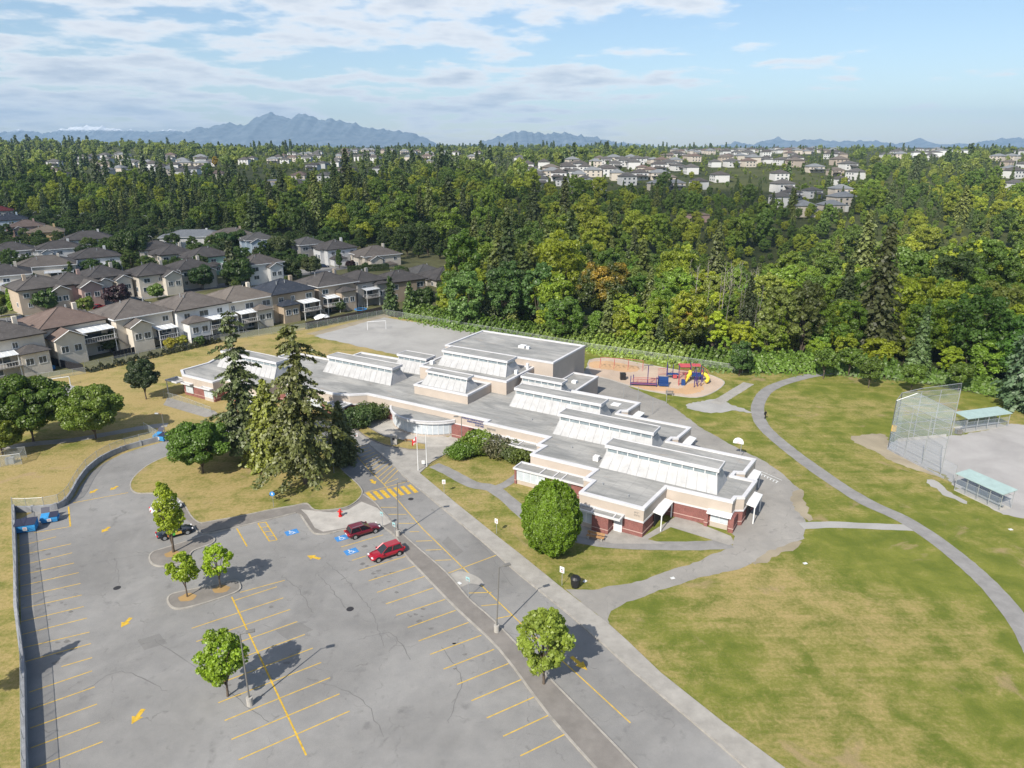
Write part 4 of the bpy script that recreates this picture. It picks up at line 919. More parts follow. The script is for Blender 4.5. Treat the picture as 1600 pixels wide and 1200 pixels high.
board_fence('black board fence sloping down between the two nearest gardens', P(62, 566), P(132, 582), 1.9, m=M['black_fence'])
board_fence('black board fence behind the second house of the near row', P(178, 561), P(212, 553), 1.9, m=M['black_fence'])
board_fence('dark board fence beside the shed in the near gardens', P(300, 538), P(345, 530), 1.7, m=M['black_fence'])

# small square wire cage on the lawn
cg = tag(empty('wire_cage', (*P(22, 722), 0), 0.35), 'small square wire-mesh cage standing on the dry grass by the car park', 'cage')
for a, b in [((-1.5, -1.5), (1.5, -1.5)), ((1.5, -1.5), (1.5, 1.5)), ((1.5, 1.5), (-1.5, 1.5)), ((-1.5, 1.5), (-1.5, -1.5))]:
    MB().add([(*a, .05), (*b, .05), (*b, 1.9), (*a, 1.9)], [(0, 1, 2, 3)]).build('mesh_panel', M['link'], cg); MB().tube([(*a, 1.95), (*b, 1.95)], .04, 5).build('rail', M['galv'], cg); MB().cyl(*a, 0, 2.0, .05, 6).build('post', M['galv'], cg)
MB().box(-1.0, .2, -.8, .2, 0, 1.0).build('utility_box', M['galv'], cg)

# ---------------------------------------------------------------- dumpsters
def dumpster(label, loc, rz, w, d, h, open_lid=False):
    t = tag(empty('dumpster', (*loc, 0), rz), label, 'dumpster', 'blue dumpsters')
    b = MB().hull([[(-w/2+.08, -d/2+.15, .12), (w/2-.08, -d/2+.15, .12), (w/2-.08, d/2-.1, .12), (-w/2+.08, d/2-.1, .12)], [(-w/2, -d/2, h*.55), (w/2, -d/2, h*.55), (w/2, d/2, h*.55), (-w/2, d/2, h*.55)], [(-w/2, -d/2, h*.82), (w/2, -d/2, h*.82), (w/2, d/2, h), (-w/2, d/2, h)]]).build('bin_body', M['dumpster'], t, bevel=.03)
    for s in (-1, 1):
        MB().box(s*w/2 - .06 + (0.06 if s > 0 else -.06), s*w/2 + .06 + (.06 if s > 0 else -.06), -.5, .5, h*.5, h*.62).build('fork_pocket', M['dumpster'], t)
        L_ = MB(); x0, x1 = (-w/2 - .03, -.02) if s < 0 else (.02, w/2 + .03)
        if open_lid and s < 0: L_.add([(x0, d/2, h), (x1, d/2, h), (x1, d/2 + .5, h + .65), (x0, d/2 + .5, h + .65), (x0, d/2 + .04, h), (x1, d/2 + .04, h), (x1, d/2 + .54, h + .65), (x0, d/2 + .54, h + .65)], [(0,1,2,3),(7,6,5,4),(0,4,5,1),(1,5,6,2),(2,6,7,3),(3,7,4,0)])
        else: L_.add([(x0, -d/2-.05, h*.82+.02), (x1, -d/2-.05, h*.82+.02), (x1, d/2+.03, h+.02), (x0, d/2+.03, h+.02), (x0, -d/2-.05, h*.82+.07), (x1, -d/2-.05, h*.82+.07), (x1, d/2+.03, h+.07), (x0, d/2+.03, h+.07)], [(3,2,1,0),(4,5,6,7),(0,1,5,4),(1,2,6,5),(2,3,7,6),(3,0,4,7)])
        L_.build('lid', M['lid'], t)
        for q in (-1, 1): MB().box(s*(w/2-.2)-.06, s*(w/2-.2)+.06, q*(d/2-.25)-.06, q*(d/2-.25)+.06, 0.0, .13).build('caster', M['tyre'], t)
    MB().box(-.22, .28, -d/2-.02, -d/2+.0, h*.3, h*.66).build('white_label', M['white_paint'], t)
    for k in range(3): MB().box(-.15, .2, -d/2-.026, -d/2-.018, h*(.36+.1*k), h*(.40+.1*k)).build('label_print', M['red'] if k == 2 else M['black'], t)
    return t
dumpster('large blue dumpster with dark lids in the corner of the grey wall', P(43, 829), 0.32, 2.5, 1.7, 1.45)
dumpster('smaller blue dumpster with one lid flung open, second from the wall corner', P(79, 815), 0.36, 2.1, 1.25, 1.15, True)
dumpster('blue dumpster with its lid up beside the lamp at the end of the curved wall', P(252, 688), -0.25, 2.2, 1.4, 1.35, True)
chain_fence('short wire screen behind the dumpster at the end of the curved wall', PP([(226, 672), (246, 684)]), 1.5, 2.2)

# ---------------------------------------------------------------- cars
def car(label, loc, rz, paint, L_=4.6, W_=1.84, H_=1.66, suv=True, group='cars in the school car park', z=0.03, deco=None, detail=True, rails=False):
    t = tag(empty('parked_car', (*loc, z), rz), label, 'car', group); hw = W_/2
    def ring(x, zb, zt, w0, w1, n=6): # cross-section at station x: sill to shoulder
        return [(x, -w0, zb), (x, -w1, lerp(zb, zt, .45)), (x, -w1*.97, lerp(zb, zt, .8)), (x, -w1*.82, zt), (x, w1*.82, zt), (x, w1*.97, lerp(zb, zt, .8)), (x, w1, lerp(zb, zt, .45)), (x, w0, zb)]
    sh = H_ * 0.60
    st = [(-L_/2, .42, sh*.80, .72, .80), (-L_/2+.12, .28, sh*.96, .86, .95), (-L_*.36, .24, sh*1.02, .93, 1.0), (-L_*.1, .24, sh*1.02, .94, 1.0), (L_*.14, .24, sh*1.0, .94, 1.0), (L_*.30, .24, sh*.93, .93, .99), (L_*.42, .26, sh*.84, .88, .95), (L_/2-.06, .30, sh*.70, .76, .85), (L_/2, .36, sh*.55, .66, .74)]
    body = MB().hull([ring(x, zb, zt, w0*hw, w1*hw) for x, zb, zt, w0, w1 in st]).build('body', paint, t, smooth=True)
    body.modifiers.new('s', 'SUBSURF').render_levels = 1; body.modifiers['s'].levels = 1
    rb, rf = (-L_*.42, L_*.16) if suv else (-L_*.34, L_*.14)
    xt0, xt1 = (-L_*.36, -L_*.01) if suv else (-L_*.18, L_*.0)
    g = MB().hull([[(rb, -hw*.86, sh*.98), (rf+.25, -hw*.86, sh*.94), (rf+.25, hw*.86, sh*.94), (rb, hw*.86, sh*.98)], [(lerp(rb, xt0, .93), -hw*.70, H_-.07), (lerp(rf+.25, xt1, .93), -hw*.70, H_-.07), (lerp(rf+.25, xt1, .93), hw*.70, H_-.07), (lerp(rb, xt0, .93), hw*.70, H_-.07)]]).build('windows', M['car_glass'], t)
    rfm = MB().hull([[(xt0-.1, -hw*.74, H_-.09), (xt1+.14, -hw*.72, H_-.10), (xt1+.14, hw*.72, H_-.10), (xt0-.1, hw*.74, H_-.09)], [(xt0, -hw*.64, H_), (xt1, -hw*.62, H_-.01), (xt1, hw*.62, H_-.01), (xt0, hw*.64, H_)]]).build('roof', paint, t, smooth=False, bevel=.03)
    for s in (-1, 1):                                     # pillars
        for (xa, xb) in [(rb, xt0), (rf + .25, xt1 + .1), (lerp(rb, rf, .56), lerp(xt0, xt1, .6))]:
            MB().tube([(xa, s*hw*.865, sh*.97), (xb, s*hw*.705, H_-.07)], .045, 4).build('pillar', paint, t)
        if rails: MB().tube([(xt0, s*hw*.66, H_+.04), (xt1, s*hw*.64, H_+.04)], .025, 5).build('roof_rail', M['galv'], t)
        for x in (-L_*.30, L_*.315):
            w = MB().tube([(x, s*(hw-.24), .34), (x, s*(hw+.01), .34)], .345, 18).build('wheel', M['tyre'], t); MB().tube([(x, s*(hw-.02), .34), (x, s*(hw+.03), .34)], .225, 12).build('rim', M['rim'], w)
            MB().tube([(x, s*(hw-.30), .36), (x, s*(hw-.02), .36)], .42, 18).build('wheel_arch', M['black'], t)
        if detail:
            MB().box(L_/2-.22, L_/2-.06, s*hw*.62-.16, s*hw*.62+.16, sh*.66, sh*.78).build('headlight', M['headlight'], t)
            MB().box(-L_/2-.0, -L_/2+.16, s*hw*.68-.14, s*hw*.68+.14, sh*.76, sh*.92).build('tail_light', M['red'], t)
            MB().box(rf+.05, rf+.25, s*(hw+.09)-.09, s*(hw+.09)+.09, sh*.98, sh*1.12).build('mirror', paint, t)
    if detail:
        MB().box(L_/2-.05, L_/2+.015, -.36, .36, .42, .60).build('grille', M['black'], t); MB().box(-L_/2-.02, -L_/2+.02, -.26, .26, .62, .76).build('number_plate', M['white_paint'], t)
    if deco == 'stripe':
        for s in (-1, 1):
            for k, (c, a, b) in enumerate([('deco_orange', -1.0, -.5), ('deco_green', -.5, -.05), ('deco_yellow', -.05, .75)]):
                MB().box(a, b, s*(hw+.012)-.008, s*(hw+.012)+.008, .42 + .03*k, .80 + .03*k).build('door_graphic', M[c], t)
    return t
M['headlight'] = mat('headlight_lens', (0.75, 0.75, 0.78), 0.1, 0.8)
for k, c in dict(deco_orange=(0.75, 0.25, 0.06), deco_green=(0.10, 0.42, 0.06), deco_yellow=(0.65, 0.42, 0.10)).items(): M[k] = mat(k, c, 0.5)
paint = {k: mat('car_paint_' + k, c, 0.28, 0.5, 0.25, coat=0.7) for k, c in dict(red=(0.36, 0.006, 0.02), maroon=(0.16, 0.006, 0.016), black=(0.008, 0.012, 0.022), white=(0.72, 0.73, 0.75), silver=(0.4, 0.42, 0.44), blue=(0.02, 0.03, 0.07)).items()}
car('bright red suv parked nose outward, nearer of the two beside the walkway', P(604, 869), A_(214), paint['red'], 4.65, 1.85, 1.68)
car('dark maroon crossover with roof rails parked by the paved apron', P(567, 834), A_(34), paint['maroon'], 4.7, 1.87, 1.62, rails=True)
car('black car with a colourful orange and green stripe on its doors', P(274, 836), A_(33), paint['black'], 4.6, 1.8, 1.48, suv=False, deco='stripe')
car('white hatchback mostly hidden behind the tall young tree', P(260, 798), A_(33), paint['white'], 4.2, 1.78, 1.55)
# ---------------------------------------------------------------- lamps, poles, signs
def lamp(label, loc, h, rz, style='box', base=True, group='parking lot lamp posts', lean=0.0):
    t = tag(empty('street_lamp', (*loc, 0.03), rz), label, 'street lamp', group)
    if base: MB().cyl(0, 0, 0, .9, .30, 12).build('concrete_base', M['paleconc'], t)
    MB().tube([(0, 0, .6 if base else 0), (lean, 0, h)], .085, 8, .06).build('pole', M['pole_grey'], t)
    if style == 'box':
        MB().tube([(lean, 0, h-.05), (lean+.9, 0, h+.05)], .04, 6).build('arm', M['pole_grey'], t)
        MB().box(lean+.5, lean+1.3, -.2, .2, h, h+.16).build('lamp_head', M['pole_grey'], t, bevel=.03)
    elif style == 'cobra':
        MB().tube([(0, 0, h), (.25, 0, h+.5), (.8, 0, h+.85), (1.6, 0, h+.9)], .05, 6).build('arm', M['galv'], t); MB().tube([(1.4, 0, h+.88), (2.1, 0, h+.86)], .13, 8, .08).build('lamp_head', M['galv'], t)
    else: MB().tube([(0, 0, h), (.35, 0, h+.25), (.9, 0, h+.2)], .05, 6).build('arm', M['wood'], t); MB().box(.5, 1.2, -.18, .18, h+.05, h+.25).build('lamp_head', M['galv'], t, bevel=.04)
    return t
lamp('tall lamp post on a concrete drum where the walkway narrows beside the maroon car', P(622, 838), 8.0, A_(12), lean=0.3)
lamp('tall lamp post on a concrete drum on the median, nearest the bottom edge', P(776, 988), 8.0, A_(25), lean=0.35)
lamp('lamp post leaning over the blue dumpster at the end of the curved wall', P(260, 690), 5.2, A_(180), 'old', False)
lamp('tall thin lamp post on the forecourt in front of the red brick wall', P(722, 702), 6.0, A_(180), base=False)
lamp('slender lamp post in the shade under the big conifers', P(522, 740), 6.2, A_(180), base=False)
lamp('lamp post whose head shows beside the young tree at the bottom of the car park', P(391, 1102), 8.0, A_(20))
for k, (x, y) in enumerate([(56, 356), (100, 362), (130, 358), (234, 363), (268, 350)]):
    lamp(['white street lamp behind the tan-roofed house at the far street', 'second white street lamp along the far street', 'third white street lamp along the far street, by the dark wood', 'white street lamp just right of the big round street tree', 'last white street lamp before the grey roof'][k], P(x, y), 9, A_(180 if k % 2 else 20), 'cobra', False, 'street lamps along the far street')
lamp('pale curved street lamp beside the garage of the middle row', P(288, 462), 8.0, A_(150), 'cobra', False, 'street lamps among the houses'); lamp('grey street lamp by the clipped hedge on the cul-de-sac', P(541, 430), 8, A_(170), 'cobra', False, 'street lamps among the houses')
lamp('pale street lamp among the second row of roofs', P(242, 398), 8, A_(170), 'cobra', False, 'street lamps among the houses')
def sign(label, loc, h, rz, w, hh, col, round_=False, post='galv', lab=True):
    t = tag(empty('road_sign', (*loc, 0.02), rz), label, 'sign', 'signs on thin posts'); MB().cyl(0, 0, 0, h, .035, 6).build('post', M[post], t)
    if round_: s = MB().tube([(0, -.04, h-hh/2), (0, -.07, h-hh/2)], hh/2, 14).build('sign_plate', M[col], t)
    else: s = MB().box(-w/2, w/2, -.07, -.04, h-hh, h).build('sign_plate', M[col], t)
    if lab and not round_: MB().box(-w*.3, w*.3, -.076, -.068, h-hh*.55, h-hh*.42).build('print', M['black'], s); MB().box(-w*.3, w*.3, -.076, -.068, h-hh*.8, h-hh*.7).build('print', M['red'], s)
    if round_: MB().box(-.1, .1, -.08, -.068, h-hh*.75, h-hh*.25).build('print', M['white_paint'], s)
    return t
M['sign_blue'] = mat('blue_sign', (0.04, 0.25, 0.60), 0.5); M['sign_green'] = mat('pale_sign_face', (0.30, 0.50, 0.52), 0.5)
sign('blue sign on a thin post at the edge of the shaded island lawn', P(428, 794), 2.7, 0, .75, .75, 'sign_blue', True)
sign('white sign on the dry strip just below the flagpoles', P(694, 772), 2.4, 0, .5, .7, 'white')
sign('white sign on the grass above the sweep of the drive, left of the round tree', P(776, 834), 2.3, -.6, .5, .7, 'white')
sign('white sign on the grass beside the black litter bin', P(878, 915), 2.6, -.6, .6, .8, 'white')
sign('small white sign at the tip of the dry bank by the shrubs', P(558, 698), 2.6, 0, .5, .7, 'white')
sign('grey plate on a post by the nose of the maroon car', P(598, 826), 2.6, -.6, .5, .6, 'sign_green')
sign('pale plate on a post leaning beside the tall lamp post', P(617, 840), 2.3, -.6, .5, .6, 'sign_green')
sign('small plate on a post on the median near the pale stained paving', P(732, 934), 2.8, -.6, .55, .5, 'sign_green')
sign('tiny white notice beside the flagpole foot', P(662, 729), 1.1, 0, .6, .6, 'white', lab=False)
struct(MB().sheet(smooth_poly(PP([(704, 898), (722, 893), (748, 903), (756, 915), (735, 912), (718, 918), (706, 910)]), 3), 0.042).build('pale_paving_stain', M['concrete']))
# flagpoles
M['flag_red'] = mat('flag_red', (0.62, 0.02, 0.03), 0.8); M['flag_white'] = mat('flag_white', (0.8, 0.8, 0.8), 0.8)
for k, (px, py, h) in enumerate([(653.5, 736, 6.3), (667, 730, 6.0)]):
    f = tag(empty('flagpole', (*P(px, py), 0.1)), ['white flagpole flying a limp red and white flag', 'bare white flagpole beside the one with the flag'][k], 'flagpole', 'two flagpoles by the drive')
    MB().cyl(0, 0, 0, h, .075, 8, .045).build('pole', M['white'], f); MB().cyl(0, 0, h, h+.12, .09, 8).build('finial', M['white'], f)
    if k == 0:
        fl = MB()
        def cloth(x0, x1, y): return [(-x, math.sin(x*9 + z)*.10 + y, h - .35 - x*.62 - z) for x in (x0, x1) for z in (0,)]
        for (c, x0, x1) in [('flag_red', .05, .38), ('flag_white', .38, .92), ('flag_red', .92, 1.25)]:
            mb = MB(); n = 6
            for i in range(n + 1):
                x = lerp(x0, x1, i/n)
                for j in range(5): mb.v.append((-x*.62, math.sin(x*7 + j*.5)*.12, h - .3 - x*.62 - j*.24))
            for i in range(n):
                for j in range(4): mb.f.append((i*5+j, i*5+j+1, i*5+j+6, i*5+j+5))
            mb.build('flag_stripe', M[c], f)
        leaf = [(0, .30), (.06, .16), (.16, .2), (.13, .05), (.26, .08), (.2, -.03), (.25, -.08), (.07, -.15), (.02, -.3), (-.02, -.3), (-.07, -.15), (-.25, -.08), (-.2, -.03), (-.26, .08), (-.13, .05), (-.16, .2), (-.06, .16)]
        mb = MB(); mb.v = [(-.42 - a*.62, -.14 + math.sin((.65+a)*7)*.05 - .06, h - 1.18 + b - a*.6) for a, b in leaf]; mb.f = [tuple(range(len(leaf)))]; mb.build('maple_leaf_emblem', M['flag_red'], f)
# fire hydrant
hy = tag(empty('fire_hydrant', (*P(532, 808), 0.14)), 'red fire hydrant on the pale paved apron', 'fire hydrant')
MB().cyl(0, 0, 0, .12, .28, 12).build('flange', M['red'], hy); MB().cyl(0, 0, .1, .95, .19, 12).build('barrel', M['red'], hy); MB().tube([(0, 0, .95), (0, 0, 1.05), (0, 0, 1.15)], .21, 12, .08).build('bonnet', M['red'], hy)
for s in (-1, 1): MB().tube([(s*.15, 0, .72), (s*.36, 0, .72)], .09, 8).build('outlet_cap', M['red'], hy)
MB().tube([(0, -.15, .6), (0, -.36, .6)], .12, 8).build('outlet_cap', M['red'], hy)
# bench, bins, rock, entry posts, utility
def bench(label, loc, rz, m='wood', L_=2.1, backrest=True):
    b = tag(empty('park_bench', (*loc, 0.03), rz), label, 'bench')
    for i in range(3): MB().box(-L_/2, L_/2, -.28+.2*i, -.12+.2*i, .42, .48).build('seat_slat', M[m], b)
    if backrest:
        for i in range(2): MB().box(-L_/2, L_/2, .32, .37, .58+.2*i, .73+.2*i).build('back_slat', M[m], b)
    for s in (-1, 1): MB().box(s*L_*.38-.06, s*L_*.38+.06, -.28, .34, 0, .42).build('leg', M['paleconc'], b)
    if backrest:
        for s in (-1, 1): MB().box(s*L_*.38-.04, s*L_*.38+.04, .37, .42, .3, .95).build('back_support', M['dark'], b)
    return b
bench('wooden bench on the path beside the round tree', P(930, 843), A_(-24), L_=2.4)
bench('small dark bench in front of the play mulch bed', P(1046, 618), A_(-10), 'pole_grey', 1.6)
bench('low backless bench behind the brick wall bays by the drive', P(640, 691), A_(-8), 'wood', 1.8, False)
def bin_(label, loc, r=.36, h=1.0, m='black', square=False):
    b = tag(empty('litter_bin', (*loc, .03)), label, 'litter bin')
    if square: MB().box(-r, r, -r, r, 0, h*.8).build('bin_body', M[m], b, bevel=.04); MB().box(-r-.04, r+.04, -r-.04, r+.04, h*.8, h).build('lid', M[m], b, bevel=.05)
    else: MB().hull([[(math.cos(a)*q*r, math.sin(a)*q*r, z*h) for a in np.linspace(0, 2*math.pi, 14, endpoint=False)] for q, z in ((.78, 0), (.95, .3), (1, .72))]).build('bin_body', M[m], b); MB().hull([[(math.cos(a)*q*r, math.sin(a)*q*r, z*h) for a in np.linspace(0, 2*math.pi, 14, endpoint=False)] for q, z in ((1.08, .72), (1.05, .8), (.7, .95), (.3, 1.0))]).build('lid', M[m], b)
    return b
bin_('black litter bin on the grass where the path meets the pavement', P(899, 917), .6, 1.5)
bin_('black square bin beside the swing bed in the playground', P(973, 593), .6, 1.5, 'black', True)
bin_('dark square bin with a pale lid on the infield edge by the far dugout', P(1497, 678), .45, .9, 'pole_grey', True)
for k, (x, y) in enumerate([(660, 679), (672.5, 680), (685, 680)]): bin_(['black planter drum outside the bowed entrance, nearest the flagpoles', 'black planter drum in the middle outside the bowed entrance', 'black planter drum outside the bowed entrance, closest to the brick wall'][k], P(x, y), .38, .8, 'black')
pb = tag(empty('stone_pillar', (*P(616, 696), .1)), 'short stone pillar with a dark plaque at the end of the planted bank', 'pillar'); MB().box(-.55, .55, -.35, .35, 0, 1.8).build('shaft', M['paleconc'], pb, bevel=.03); MB().box(-.65, .65, -.45, .45, 1.8, 1.95).build('coping', M['paleconc'], pb); MB().box(-.2, .2, -.37, -.34, 1.0, 1.5).build('plaque', M['dark'], pb)
for (x, y, l) in [(1051, 904, 'white sheet of paper lying on the path to the park'), (914, 909, 'crumpled white litter on the grass right of the bin'), (1258, 881, 'scrap of white litter on the big lawn'), (1579, 828, 'scrap of white litter on the grass below the near dugout'), (718, 912, 'white scrap lying on the stained paving of the median')]:
    c = P(x, y); tag(MB().obox((0, 0), R_.uniform(0, 3), .5, .35, 0, .05).build('litter', M['white_paint']), l, 'litter').location = (*c, .055)
# satellite dish on a pole by the east asphalt (white round head)
d = tag(empty('basketball_hoop', (*P(1156, 716), .03), A_(-25)), 'pole with a rounded white backboard at the edge of the east asphalt', 'basketball hoop')
MB().tube([(0, 0, 0), (0, 0, 2.6), (-.5, -.1, 3.1)], .06, 7).build('pole', M['galv'], d)
pts = [(-.85, 0), (.85, 0), (.85, .45), (.6, .85), (.2, 1.05), (-.2, 1.05), (-.6, .85), (-.85, .45)]
bb = MB(); bb.v = [(x - .5, -.12, 2.6 + z) for x, z in pts] + [(x - .5, -.07, 2.6 + z) for x, z in pts]; n = 8
bb.f = [tuple(range(n)), tuple(range(2*n-1, n-1, -1))] + [(i, i+n, (i+1) % n + n, (i+1) % n) for i in range(n)]; bb.build('backboard', M['white'], d)
MB().tube([(-.5+math.cos(a)*.23, -.4+math.sin(a)*.23, 2.85) for a in np.linspace(0, 6.283, 13)], .015, 4).build('hoop', M['red'], d)
for k, (x, y, h) in enumerate([(1019, 648, 3.6), (974, 622, 2.4), (996.5, 625, 3.0), (1041, 631, 3.2)]): tag(MB().cyl(0, 0, 0, h, .05, 6).build('thin_post', M['galv']), ['tall bare post on the asphalt behind the classrooms, nearest', 'short bare post close to the back of the school', 'middle bare post on the asphalt behind the school', 'bare post beside the small dark bench'][k], 'post', 'bare posts behind the school').location = (*P(x, y), .03)
# ---------------------------------------------------------------- walker on the winding path
M['cloth_dark'] = mat('dark_clothing', (0.012, 0.012, 0.016), 0.9); M['skin'] = mat('skin', (0.42, 0.25, 0.18), 0.6); M['hair'] = mat('dark_hair', (0.015, 0.012, 0.01), 0.8)
def person(label, loc, rz):
    V = [(0, 0, .98), (0, 0, 1.2), (0, .01, 1.42), (0, .02, 1.52), (0, .02, 1.62), (0, .03, 1.74), (.10, 0, .92), (.11, .16, .50), (.11, .10, .08), (.11, .26, .05), (-.10, 0, .92), (-.11, -.08, .50), (-.11, -.26, .12), (-.11, -.12, .05), (.19, 0, 1.42), (.24, -.06, 1.14), (.24, .06, .90), (.24, .10, .82), (-.19, 0, 1.42), (-.24, .04, 1.14), (-.24, .20, .95), (-.24, .25, .88)]
    E = [(0,1),(1,2),(2,3),(3,4),(4,5),(0,6),(6,7),(7,8),(8,9),(0,10),(10,11),(11,12),(12,13),(2,14),(14,15),(15,16),(16,17),(2,18),(18,19),(19,20),(20,21)]
    Rr = [.15, .14, .15, .055, .08, .09, .10, .065, .05, .04, .10, .065, .05, .04, .075, .05, .035, .03, .075, .05, .035, .03]
    me = bpy.data.meshes.new('body'); me.from_pydata(V, E, []); me.materials.append(M['cloth_dark']); root = tag(empty('person', (*loc, .05), rz), label, 'person')
    o = bpy.data.objects.new('body', me); COL.objects.link(o); o.parent = root
    sk = o.modifiers.new('skin', 'SKIN'); sk.use_smooth_shade = True
    for i, v in enumerate(me.skin_vertices[0].data): v.radius = (Rr[i], Rr[i] * (.7 if i < 3 else 1)); v.use_root = (i == 0)
    o.modifiers.new('sub', 'SUBSURF').render_levels = 1
    def ball(name, c, r, m, n=8):
        rings = [[(c[0]+math.cos(a)*math.sin(p)*r[0], c[1]+math.sin(a)*math.sin(p)*r[1], c[2]-math.cos(p)*r[2]) for a in np.linspace(0, 6.283, n, endpoint=False)] for p in np.linspace(.15, 2.99, 7)]
        return MB().hull(rings).build(name, m, o, smooth=True)
    ball('face', (0, .055, 1.69), (.075, .085, .11), M['skin']); ball('hair', (0, .0, 1.74), (.095, .10, .11), M['hair'])
    for s, p in ((1, (.24, .12, .76)), (-1, (-.24, .29, .83))):
        ball('hand', p, (.03, .04, .06), M['skin'], 6)
        for k in range(4): MB().tube([(p[0]-.022+.015*k, p[1], p[2]-.04), (p[0]-.022+.015*k, p[1]+.02, p[2]-.10+.008*abs(k-1.5))], .008, 5).build('finger', M['skin'], o)
        MB().tube([(p[0]-s*.02, p[1]+.03, p[2]), (p[0]-s*.04, p[1]+.05, p[2]-.05)], .009, 5).build('thumb', M['skin'], o)
    return root
person('person in dark clothes walking along the winding park path', P(1195, 655), A_(200))
# ---------------------------------------------------------------- baseball backstop and dugouts
bs = tag(empty('baseball_backstop'), 'tall wire-mesh baseball backstop with a folded overhanging top', 'backstop')
def panel(q, m='link_blue', name='mesh_panel'): return MB().add(q, [(0, 1, 2, 3)]).build(name, M[m], bs)
b0, b1, b2, b3 = P(1388, 704), P(1469, 745), P(1402, 690), P(1486, 680)
b0, b2 = P(1387, 702), P(1396, 688)
Hb = 9.0
def up(p, z): return (p[0], p[1], z)
def edge(a, b, ha=Hb, hb=Hb, n=3):
    A3, B3 = Vector(up(a, 0)), Vector(up(b, 0))
    for k in range(n + 1):
        p = A3.lerp(B3, k / n); MB().cyl(p.x, p.y, 0, lerp(ha, hb, k/n), .07, 6).build('post', M['galv'], bs)
    for z in (1.6, 3.2, 4.8, 6.4, 8.0, 9.0):
        MB().tube([up(a, z*ha/Hb), up(b, z*hb/Hb)], .045, 5).build('rail', M['galv'], bs)
    panel([up(a, .05), up(b, .05), up(b, hb), up(a, ha)])
edge(b0, b1); edge(b2, b3); edge(b0, b2, n=1)
tip = Vector(b1).lerp(Vector(b3), .5); hang = 2.6
ia, ib, ic, id_ = [Vector(p) for p in (b0, b1, b3, b2)]; cen = (ib + ic) / 2
def inn(p, d=hang): q = cen - p; return p + q.normalized() * d
ov = [(ia, ib), (id_, ic)]
for a, b in ov:
    a2, b2_ = inn(a, 3.0), b + (a.lerp(b, .5) - b).normalized() * 0 + ((ic if b == ib else ib) - b).normalized() * 2.2
    panel([up(a, Hb), up(b, Hb), (b2_.x, b2_.y, Hb + 1.6), (a2.x, a2.y, Hb + 1.6)], 'link_blue', 'overhang_panel')
    MB().tube([(a2.x, a2.y, Hb + 1.6), (b2_.x, b2_.y, Hb + 1.6)], .05, 5).build('rail', M['galv'], bs); MB().tube([up(b, Hb), (b2_.x, b2_.y, Hb + 1.6)], .05, 5).build('rail', M['galv'], bs); MB().tube([up(a, Hb), (a2.x, a2.y, Hb + 1.6)], .05, 5).build('rail', M['galv'], bs)
MB().add([(b0[0]-.06, b0[1]-.1, 3.4), (b0[0]+.7, b0[1]-.3, 3.4), (b0[0]+.7, b0[1]-.3, 4.6), (b0[0]-.06, b0[1]-.1, 4.6)], [(0, 1, 2, 3)]).build('yellow_sign', M['yellow'], bs)
panel([up(b0, .05), up(P(1400, 709), .05), up(P(1400, 709), Hb), up(b0, Hb)], 'link_blue')
MB().obox(Vector(P(1440, 686)), math.atan2(P(1486, 682)[1]-P(1396, 690)[1], P(1486, 682)[0]-P(1396, 690)[0]), 10, .2, 0, .5).build('kick_board', M['paleconc'], bs)
MB().obox(Vector(P(1428, 724)), math.atan2(b1[1]-b0[1], b1[0]-b0[0]), 12, .15, 0, .35).build('kick_board', M['wall_grey'], bs)
chain_fence('low wire fence linking the backstop to the near dugout', [b1, P(1490, 757)], 3.2, 2.5, panel='link_blue')
chain_fence('low wire fence linking the backstop to the far dugout', [b3, P(1506, 678)], 2.6, 2.5, panel='link_blue')
def dugout(label, a, b, depth, side, h=2.6):
    a, b = Vector(a), Vector(b); d = (b - a); L_ = d.length; ang = math.atan2(d.y, d.x); t = tag(empty('dugout', (a.x, a.y, .03), ang), label, 'dugout', 'the two dugouts'); s = side * depth
    y0, y1 = sorted((0, s))
    r = MB().add([(-.2, y0-.25, h+.1), (L_+.2, y0-.25, h+.1), (L_+.2, y1+.25, h+.35), (-.2, y1+.25, h+.35), (-.2, y0-.25, h+.2), (L_+.2, y0-.25, h+.2), (L_+.2, y1+.25, h+.45), (-.2, y1+.25, h+.45)], [(3,2,1,0),(4,5,6,7),(0,1,5,4),(1,2,6,5),(2,3,7,6),(3,0,4,7)]).build('roof', M['teal'], t)
    for i in range(12): MB().box(L_*i/11-.03, L_*i/11+.03, y0-.25, y1+.2, h+.32 - .1, h+.46).build('roof_rib', M['teal'], r) if False else None
    n = 4
    for i in range(n + 1):
        for y in (y0, y1): MB().cyl(L_*i/n, y, 0, h+.2, .055, 6).build('post', M['galv'], t)
    for y in (y0, y1):
        for z in (1.1, 2.0): MB().tube([(0, y, z), (L_, y, z)], .03, 5).build('rail', M['galv'], t)
        MB().add([(0, y, .1), (L_, y, .1), (L_, y, 2.0), (0, y, 2.0)], [(0, 1, 2, 3)]).build('mesh_panel', M['link_blue'], t)
    MB().box(.3, L_-.3, (y0+y1)/2-.2, (y0+y1)/2+.2, .4, .46).build('bench_seat', M['galv'], t); MB().box(0, L_, y0-.1, y1+.1, -.02, .05).build('floor_slab', M['paleconc'], t)
    return t
dugout('teal-roofed dugout on the near side of the diamond, behind the wire fence', P(1491, 766), P(1561, 799), 2.4, 1)
dugout('pale teal-roofed dugout on the far side of the diamond', P(1508, 676), P(1574, 667), 2.6, 1)
